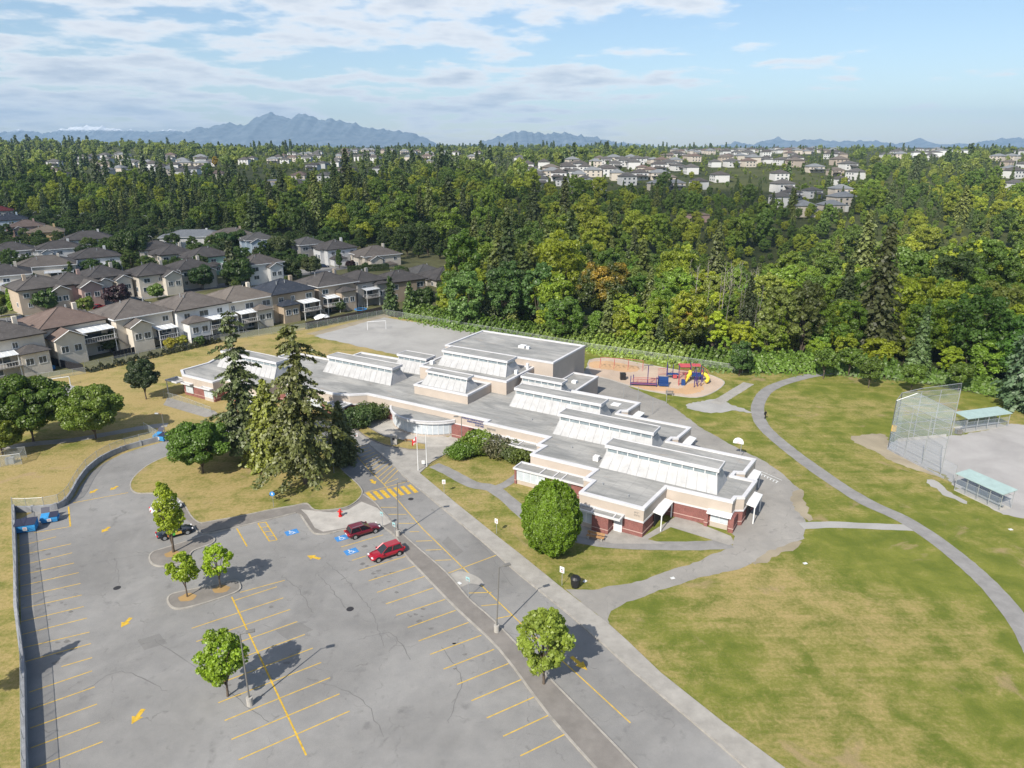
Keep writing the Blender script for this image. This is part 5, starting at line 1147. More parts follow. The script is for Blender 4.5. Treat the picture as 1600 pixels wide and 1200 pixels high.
# ---------------------------------------------------------------- playground
def posts(t, pts, h, m, r=.09): 
    for (x, y) in pts: MB().cyl(x, y, 0, h, r, 7).build('post', M[m], t)
M['play_blue'] = mat('play_blue_paint', (0.02, 0.06, 0.20), 0.4); M['play_red'] = mat('play_red_paint', (0.42, 0.08, 0.09), 0.45); M['play_yellow'] = mat('play_yellow_plastic', (0.72, 0.55, 0.06), 0.35); M['purple'] = mat('play_purple_paint', (0.05, 0.03, 0.16), 0.45)
def railing(t, a, b, z0, z1, m='play_red', n=None):
    a, b = Vector(a), Vector(b); L_ = (b-a).length; n = n or max(3, int(L_/.28)); r = MB().tube([(a.x, a.y, z1), (b.x, b.y, z1)], .045, 5).tube([(a.x, a.y, z0), (b.x, b.y, z0)], .045, 5)
    for i in range(n + 1): p = a.lerp(b, i/n); r.tube([(p.x, p.y, z0), (p.x, p.y, z1)], .025, 4)
    return r.build('railing', M[m], t)
pg = tag(empty('playground_bridge', (*P(985, 603), .05), A_(-8)), 'low red-railed play bridge with a blue climbing block at its end', 'playground set')
posts(pg, [(0, 0), (.6, .9), (5.6, 0), (6.0, 1.0)], 2.3, 'purple'); railing(pg, (0, 0), (5.6, 0), .5, 1.6); railing(pg, (.6, .9), (6, 1), .6, 1.7)
MB().box(0, 5.6, 0, 1.0, .35, .5).build('deck', M['play_blue'], pg)
for i in range(5): MB().box(6.1 + .0, 8.2, .1 + .32*i, .34 + .32*i, .25 + .28*i, .5 + .28*i).build('climbing_step', M['play_blue'], pg)
MB().box(6.1, 8.2, 1.2, 1.8, .3, 1.9).build('climbing_panel', M['play_blue'], pg)
lp = tag(empty('playground_lamp', (*P(1011.5, 602), .05)), 'dark lamp post with a twin head standing in the playground', 'street lamp'); MB().cyl(0, 0, 0, 4.6, .09, 8).build('pole', M['purple'], lp); MB().box(-1.0, -.1, -.25, .25, 4.5, 4.65).build('lamp_head', M['pole_grey'], lp); MB().box(.1, 1.0, -.25, .25, 4.5, 4.65).build('lamp_head', M['pole_grey'], lp)
p2 = tag(empty('climbing_frame', (*P(1042, 592), .05), A_(-5)), 'large red and navy climbing frame with two twisting yellow slides', 'playground set')
PX = [(0, 0), (1.3, .6), (2.6, 0), (5.2, .3), (6.3, 1.2), (7.5, .3), (6.2, -1.4), (7.6, -1.6), (0.2, 2.2), (5.4, 2.4)]
posts(p2, PX, 3.3, 'purple'); posts(p2, [(5.2, -5.6), (6.0, -5.0), (6.8, -4.6), (6.0, -3.4)], 2.3, 'purple'); posts(p2, [(2.0, -4.6), (3.6, -3.2)], 2.5, 'play_red')
MB().box(0, 2.6, 0, 1.4, .9, 1.0).build('deck', M['play_blue'], p2); MB().box(5.2, 7.6, -1.5, 1.2, 1.2, 1.32).build('deck', M['play_blue'], p2)
railing(p2, (2.6, .3), (5.2, .6), 1.1, 2.2); railing(p2, (2.6, 1.4), (5.2, 1.6), 1.1, 2.3); railing(p2, (5.2, 1.2), (7.6, 1.2), 1.3, 2.4); railing(p2, (7.6, -1.5), (7.6, 1.2), 1.3, 2.4); railing(p2, (1.9, -4.4), (3.4, -3.4), .3, 2.4); railing(p2, (-1.8, 1.8), (0, 2.2), .4, 1.8)
MB().add([(2.6, .2, 2.7), (5.2, .4, 2.7), (5.2, 2.0, 3.1), (2.6, 2.0, 3.1)], [(0, 1, 2, 3)]).build('sun_roof', M['play_red'], p2); MB().add([(5.4, .1, 3.0), (7.4, .1, 3.0), (7.4, 1.5, 3.3), (5.4, 1.5, 3.3)], [(0, 1, 2, 3)]).build('sun_roof', M['play_red'], p2)
MB().box(1.3, 2.2, -.1, .1, .2, 1.0).build('play_panel', M['play_red'], p2); MB().box(2.6, 3.4, -4.6, -3.8, 0, 1.2).build('play_panel', M['play_blue'], p2)
MB().tube([(5.0, -.2, 1.9), (4.9, -1.1, 1.6), (4.4, -1.8, 1.3), (4.0, -2.4, .95), (3.6, -3.0, .55), (3.3, -3.3, .35)], .42, 10).build('slide', M['play_yellow'], p2)
MB().tube([(7.7, -.6, 1.7), (8.4, -1.4, 1.5), (8.7, -2.4, 1.1), (8.4, -3.0, .75), (8.0, -3.2, .5)], .40, 10).build('slide', M['play_yellow'], p2)
MB().tube([(7.6, 0, 3.1), (8.3, -.8, 2.8), (8.9, -1.8, 1.8), (8.9, -2.0, .1)], .05, 5).build('climbing_pole', M['play_red'], p2)
for i in range(5): MB().tube([(3.4+.9*i*.3, -1.0, .3+.3*i), (4.2+.9*i*.3, -1.0, .3+.3*i)], .05, 5).build('rung', M['purple'], p2)
sw = tag(empty('swing_frame', (*P(938, 573), .05), A_(-15)), 'long low red swing frame over the orange mulch bed', 'swing set')
MB().tube([(0, 0, 2.3), (10, 0, 2.3)], .05, 6).build('top_bar', M['play_red'], sw)
for x in (0, 3.3, 6.6, 10):
    for s in (-1, 1): MB().tube([(x, 0, 2.3), (x, s*1.1, 0)], .04, 5).build('leg', M['play_red'], sw)
for x in (1.1, 2.2, 4.4, 5.5, 7.7, 8.9):
    s_ = MB().box(x-.22, x+.22, -.1, .1, .5, .54).build('seat', M['black'], sw)
    for q in (-.2, .2): MB().tube([(x+q, 0, .52), (x+q, 0, 2.3)], .012, 4).build('chain', M['galv'], s_)
# soccer goal on the gravel field
def goal(label, loc, rz, w=6.5, h=2.2):
    g = tag(empty('soccer_goal', (*loc, .04), rz), label, 'soccer goal'); MB().tube([(-w/2, 0, 0), (-w/2, 0, h), (w/2, 0, h), (w/2, 0, 0)], .09, 6).build('goal_frame', M['white'], g)
    for s in (-1, 1): MB().tube([(s*w/2, 0, h), (s*w/2, 1.0, h*.9), (s*w/2, 1.8, 0)], .05, 5).build('back_stay', M['white'], g)
goal('white soccer goal frame on the far gravel sports field', P(589, 515), A_(15), 5.2, 2.4)
goal('small white goal frame in the shade by the garden fence', P(97, 604), A_(30), 3.2, 2.0)
# ---------------------------------------------------------------- houses of the near streets
RC = dict(
    redbrown=shingle_mat('red_brown_shingles', (0.145, 0.108, 0.095), (0.215, 0.162, 0.142)), brown=shingle_mat('brown_shingles', (0.108, 0.096, 0.090), (0.190, 0.170, 0.158)),
    dark=shingle_mat('dark_grey_brown_shingles', (0.078, 0.072, 0.071), (0.142, 0.132, 0.128)), grey=shingle_mat('grey_shingles', (0.10, 0.098, 0.098), (0.165, 0.16, 0.155)),
    tan=shingle_mat('tan_shingles', (0.20, 0.16, 0.12), (0.28, 0.23, 0.18)), slate=shingle_mat('blue_grey_shingles', (0.030, 0.038, 0.055), (0.058, 0.068, 0.090)), pale=shingle_mat('pale_grey_shingles', (0.20, 0.215, 0.235), (0.28, 0.295, 0.31)),
    taupe=shingle_mat('taupe_shingles', (0.135, 0.118, 0.105), (0.215, 0.190, 0.170)), maroon=shingle_mat('maroon_roof_sheet', (0.10, 0.02, 0.025), (0.14, 0.03, 0.035)))
def siding(name, c):
    t = NT(name); sep = t.N.new('ShaderNodeSeparateXYZ'); t.L.new(t.tc.outputs['Object'], sep.inputs[0])
    saw = t.math('FRACT', t.math('MULTIPLY', sep.outputs[2], 5.0)); n = t.noise(0.6, 5, 0.65)
    return t.out(t.mix(t.rng(n, .3, .7), tuple(v * .88 for v in c), tuple(min(.85, v * 1.05) for v in c)), 0.85, saw, 0.25, 0.02)
WC = dict(cream=siding('cream_siding', (0.60, 0.55, 0.48)), white=siding('white_siding', (0.66, 0.66, 0.66)), beige=siding('beige_siding', (0.46, 0.38, 0.30)), tan=siding('tan_stucco', (0.38, 0.31, 0.235)),
          grey=siding('grey_siding', (0.36, 0.35, 0.34)), green=siding('mint_siding', (0.30, 0.45, 0.36)), blue=siding('pale_blue_siding', (0.42, 0.50, 0.58)), pink=siding('rose_siding', (0.42, 0.30, 0.27)), yellow=siding('buttery_siding', (0.60, 0.44, 0.24)), taupe=siding('taupe_siding', (0.31, 0.27, 0.23)))
M['gutter'] = mat('dark_gutter', (0.035, 0.03, 0.028), 0.5); M['patio'] = mat('white_patio_cover', (0.66, 0.69, 0.72), 0.4, 0.5, noise=(0.8, .85, 1.05)); M['deck'] = mat('grey_deck', (0.22, 0.21, 0.20), 0.85, noise=(1.5, .8, 1.2))
def hip(w, d, z, pitch=0.42, ov=0.55, gable=False, ridge=None):
    """hip roof over w x d with a shallow soffit; long axis carries the ridge"""
    W2, D2 = w/2 + ov, d/2 + ov; mb = MB(); t = 0.16
    if W2 >= D2: r = W2 - D2 * (0.0 if gable else 1.0); hz = D2 * pitch; rd = [(-r, 0), (r, 0)]
    else: r = D2 - W2 * (0.0 if gable else 1.0); hz = W2 * pitch; rd = [(0, -r), (0, r)]
    e = [(-W2, -D2), (W2, -D2), (W2, D2), (-W2, D2)]
    vs = [(x, y, z - t) for x, y in e] + [(x, y, z) for x, y in e] + [(x, y, z + hz) for x, y in rd]
    fs = [(3, 2, 1, 0), (0, 1, 5, 4), (1, 2, 6, 5), (2, 3, 7, 6), (3, 0, 4, 7)]
    fs += [(4, 5, 9, 8), (5, 6, 9), (6, 7, 8, 9), (7, 4, 8)] if W2 >= D2 else [(4, 5, 8), (5, 6, 9, 8), (6, 7, 9), (7, 4, 8, 9)]
    return mb.add(vs, fs), hz
win_meshes = {}
def win(parent, x, y, z, rz, w=1.3, h=1.1, frame='white'):
    k = (w, h, frame)
    if k not in win_meshes:
        win_meshes[k] = (MB().ring([(-w/2-.09, -.06), (w/2+.09, -.06), (w/2+.09, .06), (-w/2-.09, .06)], [(-w/2, -.06), (w/2, -.06), (w/2, .06), (-w/2, .06)], 0, 0.001).mesh('w', None), None)
        f = MB()
        for (x0, x1, z0, z1) in [(-w/2-.1, w/2+.1, -h/2-.1, -h/2), (-w/2-.1, w/2+.1, h/2, h/2+.1), (-w/2-.1, -w/2, -h/2, h/2), (w/2, w/2+.1, -h/2, h/2), (-.03, .03, -h/2, h/2)]: f.box(x0, x1, -.07, .02, z0, z1)
        win_meshes[k] = (f.mesh('window', M[frame]), MB().box(-w/2, w/2, -.035, .02, -h/2, h/2).mesh('pane', M['glass']))
    fm, pm = win_meshes[k]
    o = bpy.data.objects.new('window', fm); COL.objects.link(o); o.parent = parent; o.location = (x, y, z); o.rotation_euler = (0, 0, rz)
    p = bpy.data.objects.new('pane', pm); COL.objects.link(p); p.parent = o
    return o
def house(label, px, py, rz, w=11.5, d=12.5, h=5.4, roof='brown', wall='cream', ext=(), frame='white', zup=6.2, seed=0, pitch=.42, gable=False, winrows=2, scale=1.14, garage=None, patio=None, deck=None, loc=None, vents=2, lift=0.0, group='two-storey houses of the near streets'):
    """ext: (side, offset, width, depth, height, kind); side 0 = -y (towards the school), 1 = +y, 2 = +x, 3 = -x"""
    h += lift; zup += lift; ext = [(a, b, c, d_, e_ + lift * .9, k_) for a, b, c, d_, e_, k_ in ext]
    if patio: patio = patio[:4] + (patio[4] + lift,)
    ext = ext + [(3, random.Random(seed).uniform(-2.2, 2.2), 4.8, 1.5, h - .25, 'hip')]
    if not any(e[0] == 1 for e in ext): ext = ext + [(1, random.Random(seed + 5).uniform(-2, 2), 5.0, 1.6, h - .2, 'hip')]
    X, Y = loc or P(px, py, zup); r = random.Random(seed * 7 + 3); gz = float(terr(X, Y))
    hs = tag(empty('house', (X, Y, gz), rz), label, 'house', group)
    hs.scale = (scale,) * 3
    MB().box(-w/2, w/2, -d/2, d/2, -.5, h).build('wall', WC[wall], hs)
    rm, hz = hip(w, d, h + .12, pitch, gable=gable); rf = rm.build('roof', RC[roof], hs)
    rg = MB().ring([(-w/2-.62, -d/2-.62), (w/2+.62, -d/2-.62), (w/2+.62, d/2+.62), (-w/2-.62, d/2+.62)], [(-w/2-.5, -d/2-.5), (w/2+.5, -d/2-.5), (w/2+.5, d/2+.5), (-w/2-.5, d/2+.5)], h - .09, h + .14).build('gutter', M['gutter'] if r.random() < .6 else M['white'], hs)
    for k in range(vents): MB().cyl(r.uniform(-w*.25, w*.25), r.uniform(-d*.2, d*.2), h + hz * .35, h + hz * r.uniform(.95, 1.15), .12, 6).build('roof_vent', M['galv'], rf)
    # ridge caps
    W2, D2 = w/2 + .55, d/2 + .55; zr = h + .12 + hz
    rd = [(-(W2-D2), 0), (W2-D2, 0)] if W2 >= D2 else [(0, -(D2-W2)), (0, D2-W2)]
    cap = MB()
    for (cx, cy_) in [(-W2, -D2), (W2, -D2), (W2, D2), (-W2, D2)]:
        q = min(rd, key=lambda p: (p[0]-cx)**2 + (p[1]-cy_)**2); cap.tube([(cx, cy_, h + .14), (q[0], q[1], zr + .02)], .09, 4)
    cap.tube([(*rd[0], zr + .02), (*rd[1], zr + .02)], .1, 4); cap.build('ridge_cap', RC[roof], rf)
    if r.random() < .6: MB().box(w*.2, w*.2 + .8, -.4, .4, h, zr + .5).build('chimney', WC[wall], rf)
    rows = [h - 1.5, h - 4.2] + ([1.1] if lift > 1.5 else [])
    for side, (L_, off, rot) in enumerate([(w, d/2, 0), (w, d/2, math.pi), (d, w/2, math.pi/2), (d, w/2, -math.pi/2)]):
        for zi, z in enumerate(rows):
            if zi == 2 and side != 0: continue
            n = (3 if L_ > 10 else 2) if side < 2 else 2
            for k in range(n):
                if r.random() < (.12 if side < 2 else .35): continue
                t = (k + .5) / n * L_ - L_/2 + r.uniform(-.5, .5)
                if any(e[0] == side and abs(e[1] - t) < e[2]/2 + .5 and z < e[4] + .9 for e in ext): continue
                ww, hh = r.choice([(1.3, 1.1), (1.7, 1.2), (.9, 1.1), (2.1, 1.3)])
                x, y = [(t, -off-.0), (-t, off), (off, t), (-off, -t)][side]
                win(hs, x, y, z, rot, ww, hh, frame)
    for (side, o_, ew, ed, eh, kind) in ext:
        rot = [0, math.pi, math.pi/2, -math.pi/2][side]; off = d/2 if side < 2 else w/2
        e = bpy.data.objects.new('extension', MB().box(-ew/2, ew/2, -ed, .3, -.5, eh).mesh('extension', WC[wall])); COL.objects.link(e); e.parent = hs
        ca, sa = math.cos(rot), math.sin(rot); e.location = (o_ * ca + off * sa, o_ * sa - off * ca, 0); e.rotation_euler = (0, 0, rot)
        if kind == 'gable':
            zz = eh + .1; p_ = .55; hw = ew/2 + .45; hz2 = hw * p_
            MB().add([(-hw, -ed-.5, zz), (0, -ed-.5, zz+hz2), (hw, -ed-.5, zz), (-hw, 2.6, zz), (0, 2.6, zz+hz2), (hw, 2.6, zz), (-hw, -ed-.5, zz-.16), (0, -ed-.5, zz+hz2-.18), (hw, -ed-.5, zz-.16), (-hw, 2.6, zz-.16), (0, 2.6, zz+hz2-.18), (hw, 2.6, zz-.16)],
                     [(0, 1, 4, 3), (1, 2, 5, 4), (9, 10, 7, 6), (10, 11, 8, 7), (6, 7, 1, 0), (7, 8, 2, 1), (3, 4, 10, 9), (4, 5, 11, 10), (0, 3, 9, 6), (5, 2, 8, 11)]).build('extension_roof', RC[roof], e)
            MB().add([(-ew/2, -ed, eh), (ew/2, -ed, eh), (0, -ed, eh + ew/2*p_), (-ew/2, .2, eh), (ew/2, .2, eh), (0, .2, eh + ew/2*p_)], [(0, 1, 2), (0, 2, 5, 3), (1, 4, 5, 2), (4, 3, 5)]).build('gable_wall', WC[wall], e)
            MB().tube([(-hw, -ed-.52, zz-.05), (0, -ed-.52, zz+hz2-.05)], .09, 4).tube([(0, -ed-.52, zz+hz2-.05), (hw, -ed-.52, zz-.05)], .09, 4).build('barge_board', M['white'], e)
        elif kind == 'hip':
            m_, _ = hip(ew, ed + 1.5, eh + .1, .42, .45); m_.v = [(x, y - ed/2 + .75, z) for x, y, z in m_.v]; m_.build('extension_roof', RC[roof], e)
        elif kind == 'porch':
            pass
        for k in range(2 if ew > 3.5 else 1):
            if kind != 'garage': win(e, (k - .5) * ew * .45 if ew > 3.5 else 0, -ed, eh * .62, 0, 1.3, 1.3 if eh > 4 else 1.1, frame)
        if garage == side or kind == 'garage':
            gd = MB().box(-ew*.4, ew*.4, -ed-.05, -ed+.02, 0, 2.2).build('garage_door', M['white'] if r.random() < .5 else WC[wall], e)
            for k in range(4): MB().box(-ew*.39, ew*.39, -ed-.065, -ed-.05, .08+.53*k, .12+.53*k).build('door_groove', M['galv'], gd)
            m_, _ = hip(ew, ed + 1.5, eh + .1, .42, .45); m_.v = [(x, y - ed/2 + .75, z) for x, y, z in m_.v]; m_.build('extension_roof', RC[roof], e)
    if patio:
        side, o_, ew, ed, z = patio; rot = [0, math.pi, math.pi/2, -math.pi/2][side]; off = d/2 if side < 2 else w/2; ca, sa = math.cos(rot), math.sin(rot)
        pc = MB().add([(-ew/2, -ed, z-.35), (ew/2, -ed, z-.35), (ew/2, 0, z), (-ew/2, 0, z), (-ew/2, -ed, z-.27), (ew/2, -ed, z-.27), (ew/2, 0, z+.08), (-ew/2, 0, z+.08)], [(3,2,1,0),(4,5,6,7),(0,1,5,4),(1,2,6,5),(2,3,7,6),(3,0,4,7)]).build('patio_cover', M['patio'], hs)
        pc.location = (o_ * ca + off * sa, o_ * sa - off * ca, 0); pc.rotation_euler = (0, 0, rot)
        for i in range(int(ew / 1.1) + 1): x = -ew/2 + i * ew / int(ew / 1.1); MB().add([(x-.03, -ed, z-.27), (x+.03, -ed, z-.27), (x+.03, 0, z+.08), (x-.03, 0, z+.08), (x-.03, -ed, z-.21), (x+.03, -ed, z-.21), (x+.03, 0, z+.14), (x-.03, 0, z+.14)], [(4,5,6,7),(0,1,5,4),(1,2,6,5),(3,0,4,7)]).build('cover_rib', M['white'], pc)
        for x in (-ew/2+.15, ew/2-.15): MB().box(x-.07, x+.07, -ed+.1, -ed+.24, 0, z-.3).build('post', M['white'], pc)
        dz = z - 2.5
        if dz > 1: 
            MB().box(-ew/2, ew/2, -ed-.3, 0, dz-.2, dz).build('deck', M['deck'], pc)
            for i in range(int(ew/.5) + 1): MB().box(-ew/2+.5*i-.02, -ew/2+.5*i+.02, -ed-.28, -ed-.24, dz, dz+.95).build('baluster', M['white'], pc)
            MB().box(-ew/2, ew/2, -ed-.3, -ed-.22, dz+.92, dz+1.0).build('handrail', M['white'], pc)
            for i in range(8): MB().box(ew/2+.05+.3*i, ew/2+.35+.3*i, -ed-.2, -ed+.8, dz-.2-.3*i, dz-.12-.3*i).build('stair', M['deck'], pc)
        MB().box(-ew*.3, ew*.3, -.05, .02, dz+.05, dz+2.1).build('patio_door', M['glass'], pc)
    return hs
q = A_(48)
H = house
H('grey-roofed cream house at the left edge, with columns under its corner roof', 4, 524, A_(50), 11, 12, 5.6, 'dark', 'cream', [(0, 2.5, 5.0, 3.0, 2.9, 'hip')], seed=1, patio=(0, -2.5, 4.5, 3, 3.2), lift=1.9)
H('cream house with the large reddish-brown hip roof, nearest the school field', 97, 503, A_(52), 13, 12.5, 5.6, 'redbrown', 'cream', [(0, -2.8, 5.6, 4.2, 3.9, 'gable')], seed=2, patio=(0, 3.2, 6.5, 4.0, 4.5), lift=1.9)
H('cream house with mottled brown roof and a small gabled balcony facing the field', 207, 489, A_(50), 12.5, 12.5, 5.6, 'brown', 'cream', [(0, -2.2, 4.4, 3.0, 4.1, 'gable')], seed=3, patio=(0, 3.4, 4.4, 3.2, 2.6), lift=1.9)
H('cream house with a long white patio cover, third roof from the reddish one', 298, 476, A_(50), 13, 12, 5.5, 'brown', 'white', [(0, -2.8, 5.0, 3.0, 3.0, 'hip')], seed=4, patio=(0, 3.3, 7.0, 3.2, 3.0), lift=1.9)
H('house with a mottled tan-brown roof behind the top of the tall conifer', 372, 464, A_(48), 13, 11.5, 5.4, 'taupe', 'cream', [(0, 2.5, 4.0, 2.5, 3.0, 'hip')], seed=5, patio=(0, -2.0, 4.4, 3.0, 3.0), lift=1.9)
H('tan house with the dark blue-grey roof and a flat white patio cover', 440, 453, A_(48), 12.5, 12, 5.6, 'slate', 'tan', [(0, -2.6, 4.6, 2.6, 3.1, 'hip')], seed=6, patio=(0, 3.0, 5.0, 3.6, 3.2), lift=1.9)
H('beige house with dark brown roof and bow-fronted rear, behind the pale garden tent', 510, 441, A_(46), 12.5, 12, 6.0, 'dark', 'beige', [(0, 1.5, 4.6, 2.6, 4.4, 'hip')], seed=7, patio=(0, -3.6, 4, 3, 3.4), lift=1.9)
H('house with tall white rear decks beside the trampoline', 562, 434, A_(46), 10, 12, 6.2, 'dark', 'grey', [(0, 2.5, 3.6, 1.5, 5.6, 'hip')], seed=8, patio=(0, -1.5, 4.6, 2.6, 4.6), lift=1.9)
H('square tan house with tall rear windows and white steps near the field corner', 622, 429, A_(38), 12.5, 10.5, 6.4, 'dark', 'tan', [(0, 2.0, 2.0, .5, 5.6, 'porch')], seed=9, patio=(2, 1.5, 3.4, 3.2, 5.2), lift=1.9)
H('grey-roofed pale house right at the edge of the dark wood', 695, 408, A_(35), 14, 13, 6.4, 'dark', 'cream', [(0, -3.0, 5.0, 2.5, 5.2, 'gable')], seed=10, patio=(2, -2, 3.5, 3, 4.5), lift=1.9)
H('pale grey-roofed house half behind the square tan house', 662, 402, A_(35), 11, 11, 6.0, 'grey', 'white', [(0, -1.0, 4.0, 1.5, 5.2, 'gable')], seed=32, lift=1.9)
# across the street
H('dark-roofed house with an arched porch behind the round street shrubs', 60, 448, A_(228), 13, 12, 5.8, 'dark', 'beige', [(1, 3, 4.0, 2.5, 5.0, 'gable')], seed=11, lift=0.9)
H('house with a pink gable and arched window above its garage', 108, 442, A_(48), 12, 12, 5.6, 'dark', 'pink', [(0, 2.8, 5.4, 3.0, 5.0, 'gable')], seed=12, garage=None, lift=0.9)
H('dark house with twin small gables beside the purple plum tree', 160, 431, A_(48), 12, 12, 5.8, 'dark', 'cream', [(0, 3.0, 4.2, 2.5, 4.9, 'gable'), (0, -2.2, 4, 1.8, 4.6, 'gable')], seed=13, lift=0.9)
H('house with a pale arched dormer window above a dark garage', 238, 426, A_(46), 12.5, 12, 5.6, 'dark', 'cream', [(0, 3.0, 5.0, 2.6, 5.0, 'gable')], seed=14, lift=0.9)
H('brown-roofed house with a triangular gable behind the middle street', 297, 417, A_(46), 12, 11.5, 5.5, 'dark', 'cream', [(0, 2.4, 4.4, 2.2, 4.7, 'gable')], seed=15, lift=0.9)
H('white house with a brown pyramid roof in the middle of the second street', 404, 411, A_(44), 12, 11, 6.0, 'brown', 'white', [(0, 2.4, 4.4, 2.4, 5.0, 'gable')], seed=16, lift=0.9)
H('mint green house with a wide dark roof', 322, 399, A_(42), 14, 12.5, 5.6, 'dark', 'green', [(0, 0, 4.0, 1.6, 3.0, 'hip')], seed=17, patio=(0, 4, 4.6, 2.8, 3.0), lift=0.9)
H('small dark-roofed house left of the mint green house', 270, 395, A_(42), 12, 12, 5.6, 'dark', 'cream', seed=18, lift=0.9)
H('white house with a clipped gable facing the cul-de-sac, beside the slim cypress', 523, 385, A_(40), 12.5, 12.5, 6.2, 'dark', 'white', [(0, -2.6, 5.4, 3.2, 3.0, 'garage')], seed=19, lift=0.9)
H('big pale house with a grey-brown roof behind the long clipped hedge', 586, 388, A_(36), 15, 13, 6.4, 'taupe', 'cream', [(0, -3.8, 4.8, 2.6, 5.4, 'gable'), (0, 2.5, 4.5, 2.0, 3.0, 'hip')], seed=20, lift=0.9)
H('grey gabled house half hidden behind the big round garden tree', 480, 380, A_(40), 11, 11, 5.8, 'grey', 'grey', [(0, 2, 4, 2, 3, 'hip')], seed=21, lift=0.9)
# third and fourth rows
H('long cream house with a light brown roof and white awnings on the left', 72, 409, A_(30), 17, 12, 4.6, 'taupe', 'cream', seed=22, patio=(0, 3.5, 8.5, 3.2, 3.0), lift=0.9)
H('dark-roofed white house between the light brown roof and the big street tree', 148, 398, A_(36), 15, 12, 5.0, 'dark', 'white', seed=23, patio=(0, 3, 6, 3, 3.0), lift=0.9)
H('dark-roofed house with two tiny gable vents above the light brown roof', 92, 386, A_(36), 15, 11, 5.2, 'dark', 'white', [(0, -4.6, 3.4, 2.0, 4.4, 'gable')], seed=24, lift=0.9)
H('dark-roofed house cut by the left edge below the red-brown roof', 18, 389, A_(34), 14, 12, 5.2, 'dark', 'grey', seed=25, patio=(0, 2, 5, 3, 3), lift=0.9)
H('dark-roofed house at the left edge with a pergola of white slats', 8, 425, A_(34), 13, 12, 5.0, 'dark', 'cream', seed=26, patio=(0, 2.5, 9, 4, 3.0), lift=0.9)
H('wide grey-roofed white house below the row of far street lamps', 138, 370, A_(30), 18, 13, 4.6, 'dark', 'white', seed=27, lift=0.9)
H('small house with a warm tan roof and buttery walls', 74, 362, A_(30), 13, 12, 5.0, 'tan', 'yellow', [(0, 3, 4, 2, 2.8, 'hip')], seed=28, lift=0.9)
H('red-brown roofed house with a small peaked gable at the upper left', 42, 354, A_(30), 14, 12, 5.0, 'redbrown', 'pink', [(0, -3, 4, 2, 4.2, 'gable')], seed=29, lift=0.9)
H('blue-grey roofed house with rooflights at the upper left edge', 16, 345, A_(30), 15, 13, 4.8, 'slate', 'blue', seed=30, lift=0.9)
H('maroon-roofed building peeking in at the far left edge', 2, 336, A_(30), 12, 10, 5.4, 'maroon', 'grey', seed=33, lift=0.9)
H('large low building with a pale grey roof against the dark wood', 303, 365, A_(12), 26, 15, 4.2, 'pale', 'white', seed=31, pitch=.3, lift=0.9)
H('tan-roofed house right of the pale grey roof', 362, 366, A_(30), 17, 13, 4.8, 'taupe', 'beige', seed=34, lift=0.9)
H('pale blue gabled house beside the round garden tree', 404, 374, A_(30), 12, 11, 5.6, 'grey', 'blue', [(0, -2, 5, 2.6, 5.0, 'gable')], seed=35, lift=0.9)
H('dark-roofed bungalow behind the mint green house', 244, 384, A_(30), 13, 12, 4.6, 'dark', 'cream', seed=36, lift=0.9)
# garden things
sh = tag(empty('garden_shed', (*P(326, 524), 0), A_(40)), 'small garden shed with a dark ridged roof beside the board fence', 'shed'); MB().box(-2, 2, -1.6, 1.6, 0, 1.9).build('wall', WC['cream'], sh)
MB().add([(-2.3, -2, 1.8), (2.3, -2, 1.8), (2.3, 0, 2.9), (-2.3, 0, 2.9), (2.3, 2, 1.8), (-2.3, 2, 1.8)], [(0, 1, 2, 3), (3, 2, 4, 5)]).build('roof', RC['slate'], sh)
pool = tag(empty('paddling_pool', (*P(74, 577), 0)), 'bright blue round paddling pool on the grass of the nearest garden', 'pool'); MB().cyl(0, 0, 0, .55, 1.7, 20).build('pool_wall', M['sign_blue'], pool); MB().cyl(0, 0, .55, .56, 1.6, 20).build('water', mat('pool_water', (0.10, 0.45, 0.65), .05, .8), pool)
tp = tag(empty('trampoline', (*P(564, 487), 0)), 'blue-edged trampoline with netting in the garden by the field corner', 'trampoline'); MB().ring([(math.cos(a)*2, math.sin(a)*2) for a in np.linspace(0, 6.283, 17)[:-1]], [(math.cos(a)*1.6, math.sin(a)*1.6) for a in np.linspace(0, 6.283, 17)[:-1]], .8, .9).build('blue_pad', M['sign_blue'], tp); MB().cyl(0, 0, .82, .85, 1.6, 16).build('bed', M['black'], tp)
for a in range(6): MB().cyl(math.cos(a*1.047)*1.95, math.sin(a*1.047)*1.95, 0, 2.6, .04, 5).build('pole', M['galv'], tp)
tt = tag(empty('garden_tent', (*P(502, 497), 0), .6), 'crumpled white tarpaulin over garden furniture beside the board fence', 'tarpaulin')
mb = MB(); n = 9
for i in range(n):
    for j in range(n): mb.v.append(((i-4)*.6, (j-4)*.45, max(0.0, 1.3 - .05*((i-4)**2 + (j-4)**2) + R_.uniform(-.15, .15))))
for i in range(n-1):
    for j in range(n-1): mb.f.append((i*n+j, (i+1)*n+j, (i+1)*n+j+1, i*n+j+1))
mb.build('sheet', M['white'], tt)
